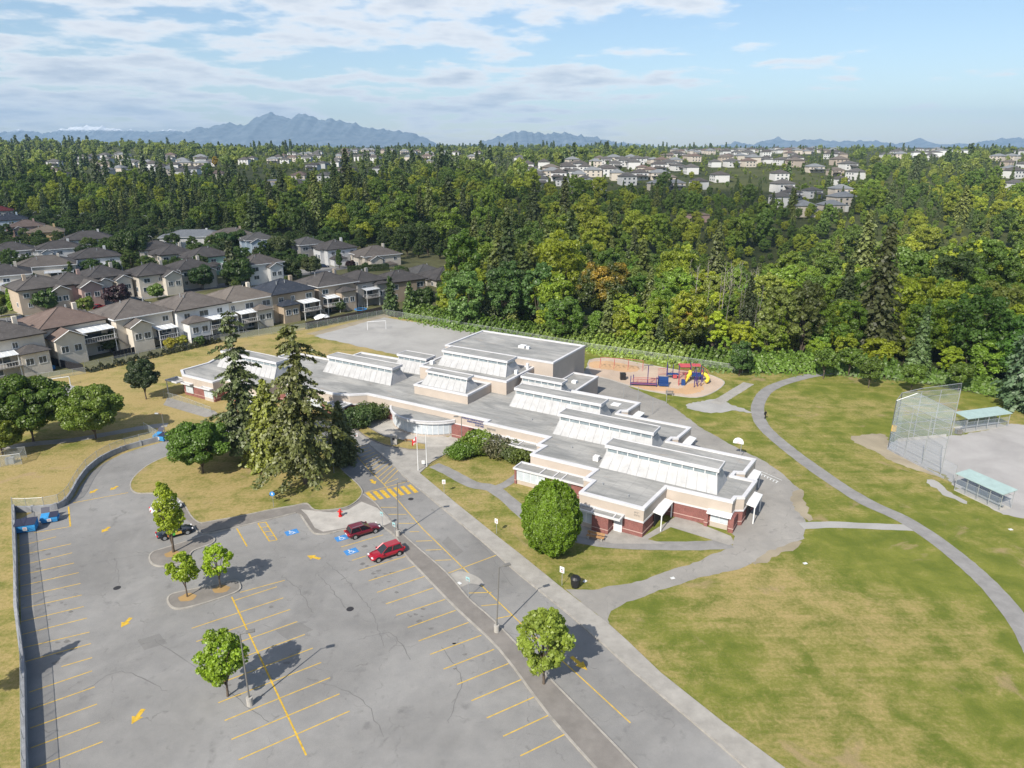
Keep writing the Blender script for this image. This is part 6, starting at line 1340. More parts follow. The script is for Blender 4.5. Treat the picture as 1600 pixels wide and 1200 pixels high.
# streets between the rows, drive ways, gardens
struct(MB().sheet([P(-260, 640), P(60, 592), P(134, 578), P(345, 532), P(600, 493), P(690, 480), P(740, 430), P(725, 400), P(560, 384), P(400, 372), P(250, 356), P(0, 342), P(-400, 380)], 0.021).build('garden_ground', M['yard']))
struct(ribbon_mb(smooth_line(PP([(-160, 512), (-40, 505), (40, 497), (120, 483), (215, 466), (300, 453), (390, 440), (470, 428), (520, 420), (560, 416), (600, 413)]), 4), 8.5, 0.03).build('residential_street', M['road']))
struct(ribbon_mb(smooth_line(PP([(-160, 506), (-40, 498), (30, 490), (105, 478), (205, 460), (290, 447)]), 4), 1.6, 0.05).build('street_pavement', M['concrete']))
struct(ribbon_mb(PP([(-100, 462), (0, 440), (120, 410), (220, 392), (330, 376), (420, 362)]), 8, 0.03).build('far_street', M['road']))
for i, (x, y, w) in enumerate([(548, 412, 12), (505, 418, 9), (470, 424, 6), (118, 470, 6), (252, 449, 6), (590, 440, 7)]): struct(MB().obox(P(x, y), A_(48), w, 10, 0.0, 0.04).build('driveway', M['concrete']))
cz = 0.04
car('dark blue car parked on the street at the left edge', P(30, 500), A_(200), paint['blue'], 4.5, 1.8, 1.5, False, 'cars on the residential streets', detail=False)
car('red car tucked between the purple plum tree and the pink house', P(155, 482), A_(60), paint['red'], 4.5, 1.8, 1.5, False, 'cars on the residential streets', detail=False)
car('dark car parked in front of the white house by the slim cypress', P(506, 418), A_(20), paint['blue'], 4.6, 1.8, 1.6, True, 'cars on the residential streets', detail=False)
car('white car on the cul-de-sac drive beside the street lamp', P(513, 430), A_(170), paint['white'], 4.8, 1.85, 1.5, False, 'cars on the residential streets', detail=False)
car('dark van behind the plum tree in front of the arched dormer house', P(212, 472), A_(48), paint['black'], 5.0, 1.9, 1.9, True, 'cars on the residential streets', detail=False)
car('silver car glimpsed behind the big round garden tree', P(432, 405), A_(30), paint['silver'], 4.5, 1.8, 1.5, False, 'cars on the residential streets', detail=False)
# ---------------------------------------------------------------- trees near the school
G1, G2, G3 = (0.060, 0.100, 0.016), (0.085, 0.120, 0.020), (0.045, 0.080, 0.016)
def T(name, meshes, px, py, s, col, label, rz=None, cat='tree', group=None, z=0.0, sz=None, loc=None):
    x, y = loc or P(px, py); return plant(name, meshes, (x, y, z), (s, s, (sz or s)), rz if rz is not None else R_.uniform(0, 6.28), col, label, cat, group)
mA = broadleaf('broad_maple_crown', 21, 10.5, 6.2, 0.27, 44000, base=.12, lobes=150, lob=(.10, .22), jitter=.62)
mB = broadleaf('round_maple_crown', 22, 9.5, 5.4, 0.26, 38000, base=.12, lobes=130, lob=(.10, .23), jitter=.62)
mC = broadleaf('narrow_maple_crown', 23, 9.5, 3.9, 0.25, 26000, base=.15, lobes=90, lob=(.12, .26), top_narrow=.35, jitter=.62)
T('maple_tree', mA, 52, 690, 1.22, (0.123, 0.202, 0.018), 'huge dark green maple on the left edge overhanging the shaded path', 1.0)
T('maple_tree', mB, 4, 712, .80, (0.235, 0.302, 0.025), 'lighter green tree in front of the huge maple at the left edge', 2.0)
T('maple_tree', mB, 150, 686, 1.10, (0.174, 0.258, 0.026), 'round green maple standing alone between the huge maple and the bins', 0.3)
T('maple_tree', mC, 229, 624, 1.0, (0.040, 0.067, 0.018), 'very dark narrow-crowned tree left of the west classroom', 4.0)
T('maple_tree', mB, 318, 740, .98, (0.101, 0.185, 0.018), 'dense dark green maple on the island lawn left of the tall conifers', 3.3)
# clipped egg-shaped hornbeam
hb = dense_crown('clipped_egg_crown', 31, 10.3, 3.95, 0.17, 62000, .02)
T('hornbeam_tree', hb, 861, 864, .98, (0.158, 0.269, 0.014), 'dense bright green egg-shaped tree in front of the classrooms', 0.5)
# the three big conifers
cA = conifer('tall_spruce_crown', 41, 25, 5.9, 0.34, 30, 8, 60, droop=.12, base=.10, power=.55, ragged=.7, gaps=.26)
cB = conifer('ragged_fir_crown', 42, 26, 6.1, 0.34, 31, 8, 60, droop=.22, base=.12, power=.42, ragged=.75, gaps=.25)
cC = conifer('soft_cedar_crown', 43, 15, 4.8, 0.36, 52, 12, 24, droop=.35, base=.06, power=.7, ragged=.35, gaps=.08)
T('spruce_tree', cA, 385, 712, 1.02, (0.114, 0.141, 0.045), 'tallest dark spruce with ragged spreading boughs in front of the school', 0.4)
T('fir_tree', cB, 478, 757, 1.0, (0.137, 0.152, 0.037), 'big olive-green fir in front of the school, standing nearest the drive', 1.9)
T('cedar_tree', cC, 425, 728, 1.0, (0.215, 0.248, 0.035), 'lime-green cedar nestled between the two tallest conifers', 1.0)
T('cedar_tree', cC, 535, 722, .72, (0.104, 0.128, 0.040), 'small dark conifer at the right foot of the big fir beside the shaded bays', 2.4)
# young trees of the car park
yA = broadleaf('tall_young_crown', 51, 9.6, 2.1, 0.19, 8500, base=.14, lobes=95, lob=(.07, .30), jitter=.8, top_narrow=.85, egg=.3)
yB = broadleaf('open_young_crown', 52, 6.2, 2.2, 0.19, 4600, base=.26, lobes=75, lob=(.06, .24), jitter=.8, top_narrow=.3)
yC = broadleaf('bushy_young_crown', 53, 7.0, 2.7, 0.20, 9500, base=.16, lobes=110, lob=(.06, .22), jitter=.8, top_narrow=.45)
YG = (0.33, 0.43, 0.024)
T('young_tree', yA, 271, 864, 1.18, YG, 'tall slim yellow-green tree on the short kerbed island by the black car', 2.0, group=None)
T('young_tree', yB, 293, 934, 1.0, YG, 'small yellow-green tree at the near end of the long kerbed island', 0.0)
T('young_tree', yB, 345, 920, 1.02, (0.336, 0.451, 0.022), 'small open-crowned tree at the far end of the long kerbed island', 3.0)
T('young_tree', yC, 356, 1088, 1.12, (0.288, 0.403, 0.022), 'bushy bright green young tree in the bays at the bottom of the car park', 2.0)
T('young_tree', yC, 850, 1070, 1.34, (0.288, 0.378, 0.050), 'pale-twigged green tree on the median at the bottom of the drive', 4.4)
T('young_tree', yA, -45, 1100, 1.0, (0.120, 0.159, 0.020), 'slim tree outside the grey wall whose long shadow crosses the bays', 0)
# saplings and specimen trees by the park
sap = broadleaf('park_sapling_crown', 54, 7.2, 2.5, 0.34, 4200, base=.20, lobes=26, lob=(.24, .44), jitter=.7)
for k, (x, y, s, l) in enumerate([(1286, 592, 1.05, 'leafy sapling where the winding path enters the wood'), (1325, 588, 1.0, 'sapling just behind the winding path'), (1357, 606, .98, 'slim sapling standing in the middle of the park lawn edge'), (1423, 614, .95, 'sapling directly behind the left wing of the backstop'), (1497, 612, .95, 'sapling behind the open end of the backstop')]):
    T('sapling_tree', sap, x, y, s, (0.13, 0.21, 0.025), l, group='park saplings')
# shrubs and hedge plants
shb = broadleaf('shrub_crown', 61, 2.4, 2.0, 0.20, 3600, base=.0, lobes=30, lob=(.3, .5), jitter=.8)
for k, (x, y, s, c, l) in enumerate([(715, 716, 1.0, (0.139, 0.232, 0.023), 'low bright green shrub nearest the flagpoles in the entrance bed'), (728, 712, 1.1, (0.124, 0.217, 0.023), 'second bright green shrub of the entrance bed'), (744, 705, 1.45, (0.155, 0.240, 0.023), 'largest bright green shrub below the canopy corner'), (758, 709, 1.15, (0.139, 0.217, 0.031), 'green shrub tucked behind the entrance lawn'),
    (780, 713, 1.35, (0.132, 0.132, 0.062), 'olive-brown twiggy shrub in the middle of the entrance bed'), (798, 717, 1.2, (0.116, 0.147, 0.046), 'dull green shrub between the brown shrub and the building corner'), (812, 722, 1.1, (0.155, 0.202, 0.031), 'yellow-green shrub against the building corner'),
    (573, 660, 1.4, (0.093, 0.147, 0.031), 'green shrub below the small entrance canopy'), (590, 654, 1.3, (0.109, 0.155, 0.031), 'shrub against the brick wall left of the bowed entrance'), (556, 668, 1.5, (0.078, 0.124, 0.031), 'dark shrub under the boughs of the big fir')]):
    T('shrub', shb, x, y, s, c, l, cat='shrub')
# trees in the gardens and streets
gA = broadleaf('garden_tree_crown', 71, 8.5, 4.0, 0.48, 5200, base=.12, lobes=34, lob=(.22, .4))
gB = broadleaf('street_tree_crown', 72, 15, 7.6, 0.62, 11000, base=.08, lobes=64, lob=(.16, .30))
gC = conifer('garden_conifer_crown', 73, 11, 2.9, 0.7, 18, 8, 6, base=.03, power=.9)
gD = broadleaf('slim_cypress_crown', 74, 9, 1.4, 0.4, 3500, base=.0, lobes=40, lob=(.4, .6), top_narrow=.6)
for (m, x, y, s, c, l) in [
    (gB, 207, 412, 1.05, (0.091, 0.152, 0.020), 'very large round green tree among the house roofs'), (gB, 441, 408, .82, (0.114, 0.152, 0.043), 'large olive-green round tree in the garden left of the white gabled house'),
    (gC, 20, 484, .75, (0.168, 0.271, 0.029), 'light green cone-shaped tree at the left edge'), (gA, 76, 488, .95, (0.068, 0.135, 0.022), 'dark green garden tree in front of the arched porch'), (gA, 186, 480, .95, (0.043, 0.019, 0.026), 'deep purple plum tree in front of the twin gables'),
    (gA, 136, 489, .65, (0.168, 0.223, 0.029), 'small yellow-green tree beside the garage of the pink-gabled house'), (gA, 246, 468, .68, (0.152, 0.239, 0.036), 'small light green tree in front of the dormer house'), (gA, 160, 412, .6, (0.183, 0.208, 0.029), 'yellowish clipped shrub tree behind the dark roofs'),
    (gA, 375, 448, 1.35, (0.068, 0.128, 0.022), 'dark green tree group left of the tall pine in the second street'), (gC, 365, 445, 1.5, (0.076, 0.096, 0.036), 'dark pine rising behind the tan-brown roof'), (gA, 318, 452, 1.1, (0.054, 0.112, 0.022), 'dark round tree behind the third roof of the near row'),
    (gA, 353, 395, 1.3, (0.084, 0.160, 0.029), 'bright green garden tree in front of the tan roof'), (gA, 373, 392, 1.3, (0.091, 0.160, 0.029), 'green garden tree beside the pale blue gable'), (gA, 281, 385, 1.3, (0.054, 0.096, 0.023), 'dark tree in front of the pale grey roof'),
    (gD, 531, 420, 1.0, (0.084, 0.152, 0.022), 'slim dark cypress beside the white gabled house'), (gA, 548, 421, .5, (0.054, 0.022, 0.026), 'small purple shrub right of the slim cypress'), (gA, 455, 436, 1.05, (0.091, 0.135, 0.029), 'wide green tree in the middle of the cul-de-sac planting'),
    (gA, 486, 430, 1.0, (0.114, 0.144, 0.043), 'olive tree right of the cul-de-sac planting'), (gC, 612, 490, 1.05, (0.084, 0.135, 0.036), 'dark green cone-shaped tree in the corner garden by the field'), (gC, 641, 493, .95, (0.107, 0.160, 0.036), 'lighter cone-shaped tree beside the corner garden steps'),
    (gA, 660, 488, 1.0, (0.091, 0.160, 0.029), 'bushy tree against the steps at the end of the back gardens'), (gA, 268, 548, .42, (0.335, 0.319, 0.022), 'small yellow shrub in the garden, left one of two'), (gA, 286, 544, .42, (0.304, 0.319, 0.029), 'small yellow-green shrub in the garden, right one of two'), (gA, 313, 541, .35, (0.091, 0.176, 0.029), 'small green shrub beside the garden shed'),
    (gC, 178, 348, 1.0, (0.138, 0.176, 0.029), 'yellow-green tree behind the tan-roofed house')]:
    sc = plant('garden_tree', m, (*P(x, y), 0), (s, s, s), R_.uniform(0, 6), c, l, 'tree')
hg = tag(empty('clipped_hedge', (*P(576, 424), 0), A_(25)), 'long clipped green hedge in front of the big pale house', 'hedge')
r_ = np.random.default_rng(5); n = 6000; c_ = r_.uniform(-1, 1, (n, 3)) * np.array([8.5, 1.0, 1.3]); ax = r_.integers(0, 3, n); sg = np.sign(c_[np.arange(n), ax]); ext = np.array([8.5, 1.0, 1.3]); c_[np.arange(n), ax] = sg * ext[ax]; c_[:, 2] += 1.3
nn = np.zeros((n, 3)); nn[np.arange(n), ax] = sg
o = bpy.data.objects.new('foliage', quads_mesh('hedge_leaves', c_, nn + r_.normal(size=(n, 3)) * .4, np.full(n, .4), r_.uniform(0, 1, n), M['leaf'], 1, r_)); COL.objects.link(o); o.parent = hg; o.color = (0.055, 0.095, 0.02, 1)
# small trees and shrubs that fill the gardens between the houses
rg_ = random.Random(77); hp = [(h_.location.x, h_.location.y) for h_ in COL.objects if h_.get('category') == 'house']
row_a, row_b = Vector((-125, 160)), Vector((-25, 262)); cnt = 0
for k in range(900):
    px, py = rg_.uniform(-20, 720), rg_.uniform(345, 580); x, y = P(px, py)
    if not (py > np.interp(px, [0, 250, 430, 560, 720], [345, 358, 374, 384, 402]) and py < np.interp(px, [0, 60, 134, 345, 600, 690], [575, 570, 562, 516, 478, 470])): continue
    dmin = min(math.hypot(x - a, y - b) for a, b in hp)
    if dmin < 9.2 or dmin > 16: continue
    dist_ = [math.hypot(x - P(*q_)[0], y - P(*q_)[1]) for q_ in [(40, 497), (120, 483), (215, 466), (300, 453), (390, 440), (470, 428), (520, 420), (75, 490), (170, 474), (257, 459), (345, 446), (430, 434)]]
    if min(dist_) < 7: continue
    s_ = rg_.uniform(.28, .72); kc = rg_.randrange(5); c = [(0.09, 0.16, 0.025), (0.13, 0.19, 0.03), (0.08, 0.13, 0.025), (0.16, 0.22, 0.025), (0.09, 0.11, 0.04)][kc]; cone = rg_.random() < .22; m = gC if cone else gA
    lb_ = f'{"low" if s_ < .45 else "taller"} {["green", "light green", "dark green", "yellow-green", "olive"][kc]} {"cone-shaped" if cone else "round"} shrub {"behind the row nearest the school" if py > 455 else ("along the second street" if py > 415 else "among the far roofs")} {"at the left" if px < 180 else ("in the middle" if px < 380 else "by the cul-de-sac")}'
    plant('garden_shrub', m, (x, y, 0), (s_, s_, s_), rg_.uniform(0, 6), c, lb_, 'shrub', lb_.replace('shrub', 'shrubs')); hp.append((x - 5.0, y + 5.0)) if False else None; cnt += 1
    if cnt > 120: break
# vines and brush growing through the garden fences
def brush(label, a, b, w, h, n, size, col, name='undergrowth', sid=1):
    r = np.random.default_rng(sid); a, b = np.array(a), np.array(b); t = r.uniform(0, 1, n); d = b - a; nrm = np.array([-d[1], d[0]]) / np.hypot(*d)
    lat = r.normal(size=n) * w * .4; bump = 0.55 + .45 * np.sin(t * 37 + sid) * np.sin(t * 91 + 2 * sid)
    hh = h * bump * np.exp(-(lat / w) ** 2 * 2)
    z = hh * r.uniform(.35, 1.05, n) ** .5
    xy = a + d * t[:, None] + nrm * lat[:, None]; C = np.concatenate([xy, z[:, None]], 1)
    nn = np.stack([nrm[0] * lat / w * 2, nrm[1] * lat / w * 2, np.full(n, .6)], 1) + r.normal(size=(n, 3)) * .6
    me = quads_mesh(name, C, nn, r.uniform(.6, 1.4, n) * size, r.uniform(0, 1, n), M['leaf'], 1.1, r)
    o = bpy.data.objects.new(name, me); COL.objects.link(o); o.color = (*col, 1); o['kind'] = 'stuff'; o['label'] = label; return o
brush('weeds and vines grown through the wire fence below the near gardens', P(135, 583), P(345, 534), .9, 1.9, 5000, .32, (0.075, 0.085, 0.035), sid=1)
brush('green vines over the board fence beside the sports field', P(478, 514), P(596, 490), .8, 1.6, 3500, .32, (0.04, 0.07, 0.02), sid=2)
# ---------------------------------------------------------------- the wood east and north of the school
D1 = [broadleaf('wood_broadleaf_crown', 100 + i, H_, R0, .50, 10500, base=.04, lobes=lb, lob=(.11, .24), jitter=.62) for i, (H_, R0, lb) in enumerate([(19, 6.2, 100), (21, 5.4, 90), (17, 6.6, 96), (22, 6.8, 120), (15, 4.6, 70)])]
K1 = [conifer('wood_conifer_crown', 120 + i, H_, R0, .75, wh, 9, 13, droop=dr, base=.03, power=pw, ragged=.42, gaps=.14) for i, (H_, R0, wh, dr, pw) in enumerate([(30, 5.6, 40, .25, .7), (27, 4.8, 38, .2, .75), (33, 6.6, 44, .3, .66), (24, 4.4, 34, .22, .8)])]
greens = [(0.205, 0.331, 0.028), (0.272, 0.388, 0.031), (0.156, 0.281, 0.031), (0.340, 0.420, 0.033), (0.246, 0.311, 0.055), (0.395, 0.420, 0.033), (0.170, 0.317, 0.050)]
darks = [(0.090, 0.125, 0.036), (0.118, 0.146, 0.036), (0.083, 0.114, 0.036), (0.179, 0.197, 0.045)]
# marked individuals of the wood: (kind, mesh, base px, base py, scale, colour, label)
au = broadleaf('turning_maple_crown', 140, 20, 9.2, .42, 26000, base=.06, lobes=150, lob=(.09, .20), jitter=.62, material=M['autumn'])
plant('maple_tree', au, (*P(942, 512), 0), (1, 1, 1.05), 1.0, (0.075, 0.110, 0.015), 'broad maple turning yellow-orange at its top, in the middle of the wood edge', 'tree')
plant('maple_tree', au, (*P(1070, 545), 0), (.62, .62, .6), 2.5, (0.10, 0.13, 0.015), 'smaller yellowing maple right of the broad turning one', 'tree')
def W_(kind, i, px, py, s, col, label, z=0.0, sz=1.0):
    m = (D1 if kind == 'b' else K1)[i]; x, y = P(px, py); plant('conifer_tree' if kind == 'k' else 'broadleaf_tree', m, (x, y, z + float(terr(x, y))), (s, s, s * sz), R_.uniform(0, 6), col, label, 'tree')
named = [('b', 0, 728, 512, .98, (0.158, 0.260, 0.058), 'silvery green round tree at the corner between field and houses'), ('b', 3, 790, 508, .95, (0.139, 0.248, 0.055), 'tall green tree behind the left end of the gymnasium'), ('b', 1, 842, 512, 1.0, (0.144, 0.260, 0.058), 'tall tree with pale leaf tips above the gymnasium roof'),
    ('b', 2, 880, 535, .8, (0.129, 0.248, 0.029), 'bushy tree just behind the gymnasium'), ('b', 4, 985, 545, .85, (0.302, 0.421, 0.029), 'yellow-green tree at the foot of the turning maple'), ('b', 4, 1155, 588, .62, (0.070, 0.143, 0.027), 'small dark round tree at the tip of the sports fence'),
    ('k', 0, 1340, 470, 1.15, (0.158, 0.198, 0.058), 'tall broad fir that stands highest in the right part of the wood'), ('k', 2, 1360, 560, 1.0, (0.116, 0.129, 0.043), 'huge dark drooping cedar in the centre of the right wood'), ('k', 1, 1430, 590, .62, (0.139, 0.211, 0.069), 'bluish young fir at the edge of the park lawn'), ('k', 2, 1592, 640, .72, (0.093, 0.149, 0.069), 'grey-green fir at the right edge beside the park lawn'),
    ('b', 3, 1510, 585, 1.0, (0.099, 0.198, 0.023), 'wide dark maple above the backstop'), ('b', 2, 1575, 600, 1.0, (0.087, 0.184, 0.023), 'wide dark maple at the right edge of the wood'), ('b', 1, 1250, 560, 1.0, (0.139, 0.174, 0.039), 'brownish drooping birch above the winding path'), ('b', 1, 1210, 562, .95, (0.221, 0.273, 0.058), 'pale olive tree left of the brownish birch'),
    ('b', 3, 1480, 500, 1.1, (0.093, 0.149, 0.035), 'very tall dark birch in the upper right of the wood'), ('k', 0, 990, 400, .95, (0.129, 0.153, 0.043), 'dark fir rising above the turning maple'), ('k', 1, 1120, 400, 1.15, (0.163, 0.198, 0.055), 'olive fir left of the dead white trunks'), ('b', 4, 1440, 330, .8, (0.465, 0.496, 0.156), 'pale creamy-green tree near the upper right'),
    ('k', 3, 337, 262, .5, (0.116, 0.149, 0.039), 'dark fir beneath the bright yellow tree')]
for a in named: W_(*a)
x, y, z = PT(337, 262); plant('yellow_tree', D1[4], (x, y, z), (.85, .85, .95), 0, (0.42, 0.30, 0.01), 'bright golden yellow tree on the far slope, left of centre', 'tree')
# bare dead birches
db = MB(); rb_ = random.Random(3); db.tube([(0, 0, 0), (.1, .1, 8), (.3, 0, 16)], .13, 6, .03)
for i in range(9): z = 6 + i * 1.1; a = i * 2.4; db.tube([(.1, .05, z), (math.cos(a) * 1.2, math.sin(a) * 1.2, z + 1.5)], .05, 4, .015)
dbm = db.mesh('dead_trunk', M['pale_bark'])
for k in range(34):
    px = rb_.uniform(1035, 1200) if k < 34 else rb_.uniform(1200, 1400); py = rb_.uniform(425, 530)
    x, y = P(px, py); o = bpy.data.objects.new('dead_birch', dbm); COL.objects.link(o); o.location = (x, y, float(terr(x, y))); s = rb_.uniform(.75, 1.15); o.scale = (s, s, s); o.rotation_euler = (rb_.uniform(-.06, .06), rb_.uniform(-.06, .06), rb_.uniform(0, 6))
    tag(o, 'bare dead white birch trunk standing in the brush of the wood', 'dead tree', 'bare dead white birches in the wood')
# thick bramble along the wood's edge
edge_px = [(650, 500), (700, 512), (760, 522), (840, 535), (930, 549), (1000, 560), (1080, 572), (1160, 582), (1280, 580), (1400, 592), (1500, 606), (1600, 630)]
eg = PP([(x, y - 8) for x, y in edge_px])
for k in range(len(eg) - 1): brush('leafy bramble bank along the edge of the wood', eg[k], eg[k+1], 6.0 if k < 9 else 4.0, 4.4 if k < 9 else 3.2, 6500, .5, (0.26, 0.36, 0.06) if 3 <= k <= 5 else (0.16, 0.27, 0.035), 'bramble_thicket', k + 10)
# scatter: pick spots on a jittered grid; the nearest become single trees, the rest the far woods
def in_poly(x, y, poly):
    c = False; n = len(poly)
    for i in range(n):
        x0, y0 = poly[i]; x1, y1 = poly[i-1]
        if (y0 > y) != (y1 > y) and x < (x1-x0)*(y-y0)/(y1-y0)+x0: c = not c
    return c
near_edge = [(x, y - 12) for x, y in edge_px]
near_house_poly = [(-60, 338), (120, 342), (250, 354), (330, 362), (430, 372), (480, 374), (560, 380), (640, 387), (720, 398), (735, 420), (700, 470), (650, 500), (600, 500), (0, 620), (-200, 640), (-200, 350)]
def project(x, y, z):
    z -= CAMH; c, s = math.cos(PITCH), math.sin(PITCH); d = y * c - z * s; return (800 + FOC * x / d, 600 - FOC * (y * s + z * c) / d)
# areas of houses on the far slope, in picture terms
town = [[(1040, 238), (1160, 234), (1330, 236), (1345, 262), (1340, 290), (1240, 300), (1150, 318), (1075, 312), (1040, 300)], [(820, 262), (930, 254), (1045, 252), (1060, 296), (980, 305), (880, 312), (820, 292)], [(350, 262), (430, 245), (600, 234), (610, 262), (580, 292), (500, 296), (430, 310), (350, 296)], [(60, 262), (190, 244), (350, 250), (350, 292), (240, 300), (150, 300), (60, 282)], [(1345, 240), (1470, 232), (1480, 248), (1350, 262)], [(1540, 248), (1600, 240), (1600, 300), (1570, 300)], [(1190, 306), (1330, 306), (1335, 340), (1200, 338)], [(600, 238), (820, 248), (820, 262), (690, 268), (600, 262)]]
def in_town(px, py): return any(in_poly(px, py, t) for t in town)
cands = []; cands2 = []
def scatter(y0, y1, step, seed):
    r = np.random.default_rng(seed); y = y0
    while y < y1:
        x = -y * .80 - 60
        while x < y * .80 + 60:
            X, Y = x + r.uniform(-.42, .42) * step, y + r.uniform(-.42, .42) * step
            Z = float(terr(X, Y)); px, py = project(X, Y, Z)
            if -90 < px < 1690: cands.append((X, Y, Z, px, py, r.uniform(), r.uniform(), r.uniform()))
            x += step
        y += step * (1.0 if y < 900 else 1.0)
scatter(150, 330, 6.6, 1); scatter(330, 620, 9.0, 2); scatter(620, 1150, 12.5, 3); scatter(1150, 3400, 26.0, 4)
sing_k, sing_b, far_k, far_b, house_spots = [], [], [], [], []
ex = [p[0] for p in near_edge]; ey = [p[1] for p in near_edge]
for (X, Y, Z, px, py, r0, r1, r2) in cands:
    ing = px < 735 and (in_poly(px, py, near_house_poly) or py > np.interp(px, [0, 250, 430, 560, 700], [340, 356, 374, 382, 398]))
    if ing and not in_poly(px, py, [(640, 365), (760, 380), (740, 520), (690, 510), (735, 425)]):
        if py > 440 or r0 > .85 or min(math.hypot(X - a, Y - b) for a, b in hp) < 11.5 or py > np.interp(px, [0, 560, 720], [475, 412, 428]): continue
        cands2.append((X, Y, Z, .26 + .3 * r1, r0, r1, False, px, py)); continue
    if 690 < px and py > np.interp(px, ex, ey): continue
    if abs(px - 942) < 45 and abs(py - 500) < 22: continue
    tw = in_town(px, py)
    if tw and r0 > (.58 if Y < 1400 else .7): continue
    sc = .48 + .34 * r1 + .42 * r1 ** 4
    nz = math.sin(X * .013 + 2) * math.sin(Y * .009) + .35 * math.sin(X * .05) * math.sin(Y * .043 + 1)
    con = r2 < ((.12 + .22 * nz if Y > 330 else .10 + .16 * nz) if Y < 1500 else .34 + .3 * nz)
    if not con: sc *= 1.18
    if px < 660 and Y < 620: con = r2 < .24 + .2 * nz
    if 660 < px < 1000 and 330 < Y < 480: con = r2 < .2
    if px > 1000 and Y < 500: con = r2 < .08 + .09 * nz
    if 1060 < px < 1210 and 400 < py < 545: con = r2 < .05; sc *= .68            # brushy part with the dead birches
    if 1080 < px < 1330 and Y < 330 and not con: sc *= .82
    if tw: sc *= .85 if con else .48
    if Y > 420: sc *= .80
    if px > 1000 and Y > 290: sc *= .85
    if px > 760 and Y > 345 and r1 < .93: sc *= .70
    if py > 500 and px > 690: sc *= .66
    rec = (X, Y, Z - .2, sc, r0, r1, con, px, py)
    (sing_k if con else sing_b).append(rec)
sing_k.sort(key=lambda t: t[0]**2 + t[1]**2); sing_b.sort(key=lambda t: t[0]**2 + t[1]**2)
far_k, sing_k = sing_k[270:], sing_k[:270]; far_b, sing_b = sing_b[255:], sing_b[:255]
rs = random.Random(9)
def part_(px): return 'at the left' if px < 180 else ('in the middle' if px < 380 else 'by the cul-de-sac')
for (X, Y, Z, sc, r0, r1, con, px, py) in (rs.shuffle(cands2) or cands2)[:290]:
    k_ = rs.randrange(3); sz_ = 'small' if sc < .36 else ('middling' if sc < .46 else 'large'); rw_ = 'behind the far row' if py < 375 else ('between the far rows' if py < 400 else 'near the second street')
    lb_ = f'{sz_} {["green", "light green", "dark green"][k_]} garden tree {rw_} of houses {part_(px)}'
    plant('street_tree', rs.choice(D1), (X, Y, Z), (sc * 1.25, sc * 1.25, sc), rs.uniform(0, 6), [(0.09, 0.16, 0.025), (0.13, 0.19, 0.03), (0.08, 0.13, 0.025)][k_], lb_, 'tree', lb_.replace('tree', 'trees'))
for k_ in range(16):
    px, py = 600 + k_ * 9 + rs.uniform(-4, 4), [398, 389, 404, 394][k_ % 4] + rs.uniform(-2, 2); X, Y = P(px, py)
    if min(math.hypot(X - a, Y - b) for a, b in hp) < 9: continue
    sc = rs.uniform(.5, .8); sz_ = 'large' if sc > .65 else 'small'; plant('broadleaf_tree', rs.choice(D1), (X, Y, 0), (sc * 1.1, sc * 1.1, sc), rs.uniform(0, 6), (0.085, 0.13, 0.025), f'{sz_} dark green tree in the corner between the last pale houses and the wood', 'tree', f'{sz_} trees in the corner by the last pale houses')
print('gap trees', len(cands2))
def row_(X, Y):
    d_ = math.hypot(X, Y); return 'at the front edge' if d_ < 215 else ('in the near part' if d_ < 270 else ('in the middle' if d_ < 340 else 'at the back'))
def zone(px, py):
    if px < 330: return 'behind the left houses'
    if px < 660: return 'behind the cul-de-sac'
    if px < 840: return 'left of the gymnasium'
    if px < 1000: return 'behind the gymnasium'
    if px < 1140: return 'behind the playground'
    if px < 1280: return 'above the winding path'
    if px < 1450: return 'behind the backstop'
    return 'at the right edge'
for lst, ms, nm, cols in ((sing_k, K1, 'conifer_tree', darks), (sing_b, D1, 'broadleaf_tree', greens)):
    for (X, Y, Z, sc, r0, r1, con, px, py) in lst:
        i = rs.randrange(len(ms)); ci = rs.randrange(len(cols)); c = cols[ci]; zn = zone(px, py)
        if px > 1000 and not con: c = (c[0] * 1.22, c[1] * 1.12, c[2])
        if px < 700 and not con: c = tuple(v * .55 for v in c)  # leaf colour darkened across the left wood to paint in cloud shade
        c = (min(c[0], c[1] * .84), c[1], c[2])
        big = 'tall' if sc > .85 else ('middling' if sc > .62 else 'low'); kind = (['dark green', 'mid green', 'deep green', 'olive'][ci] + ' conifer') if con else (['green', 'light green', 'deep green', 'yellow-green', 'olive', 'lime-yellow', 'cool green'][ci] + ' broadleaf tree')
        plant(nm, ms[i], (X, Y, Z), (sc * rs.uniform(.95, 1.3),) * 2 + (sc * rs.uniform(.85, 1.12),), rs.uniform(0, 6.28), c, f'{big} {kind} {row_(X, Y)} of the wood {zn}', 'tree', f'{big} {kind}s {row_(X, Y)} of the wood {zn}')
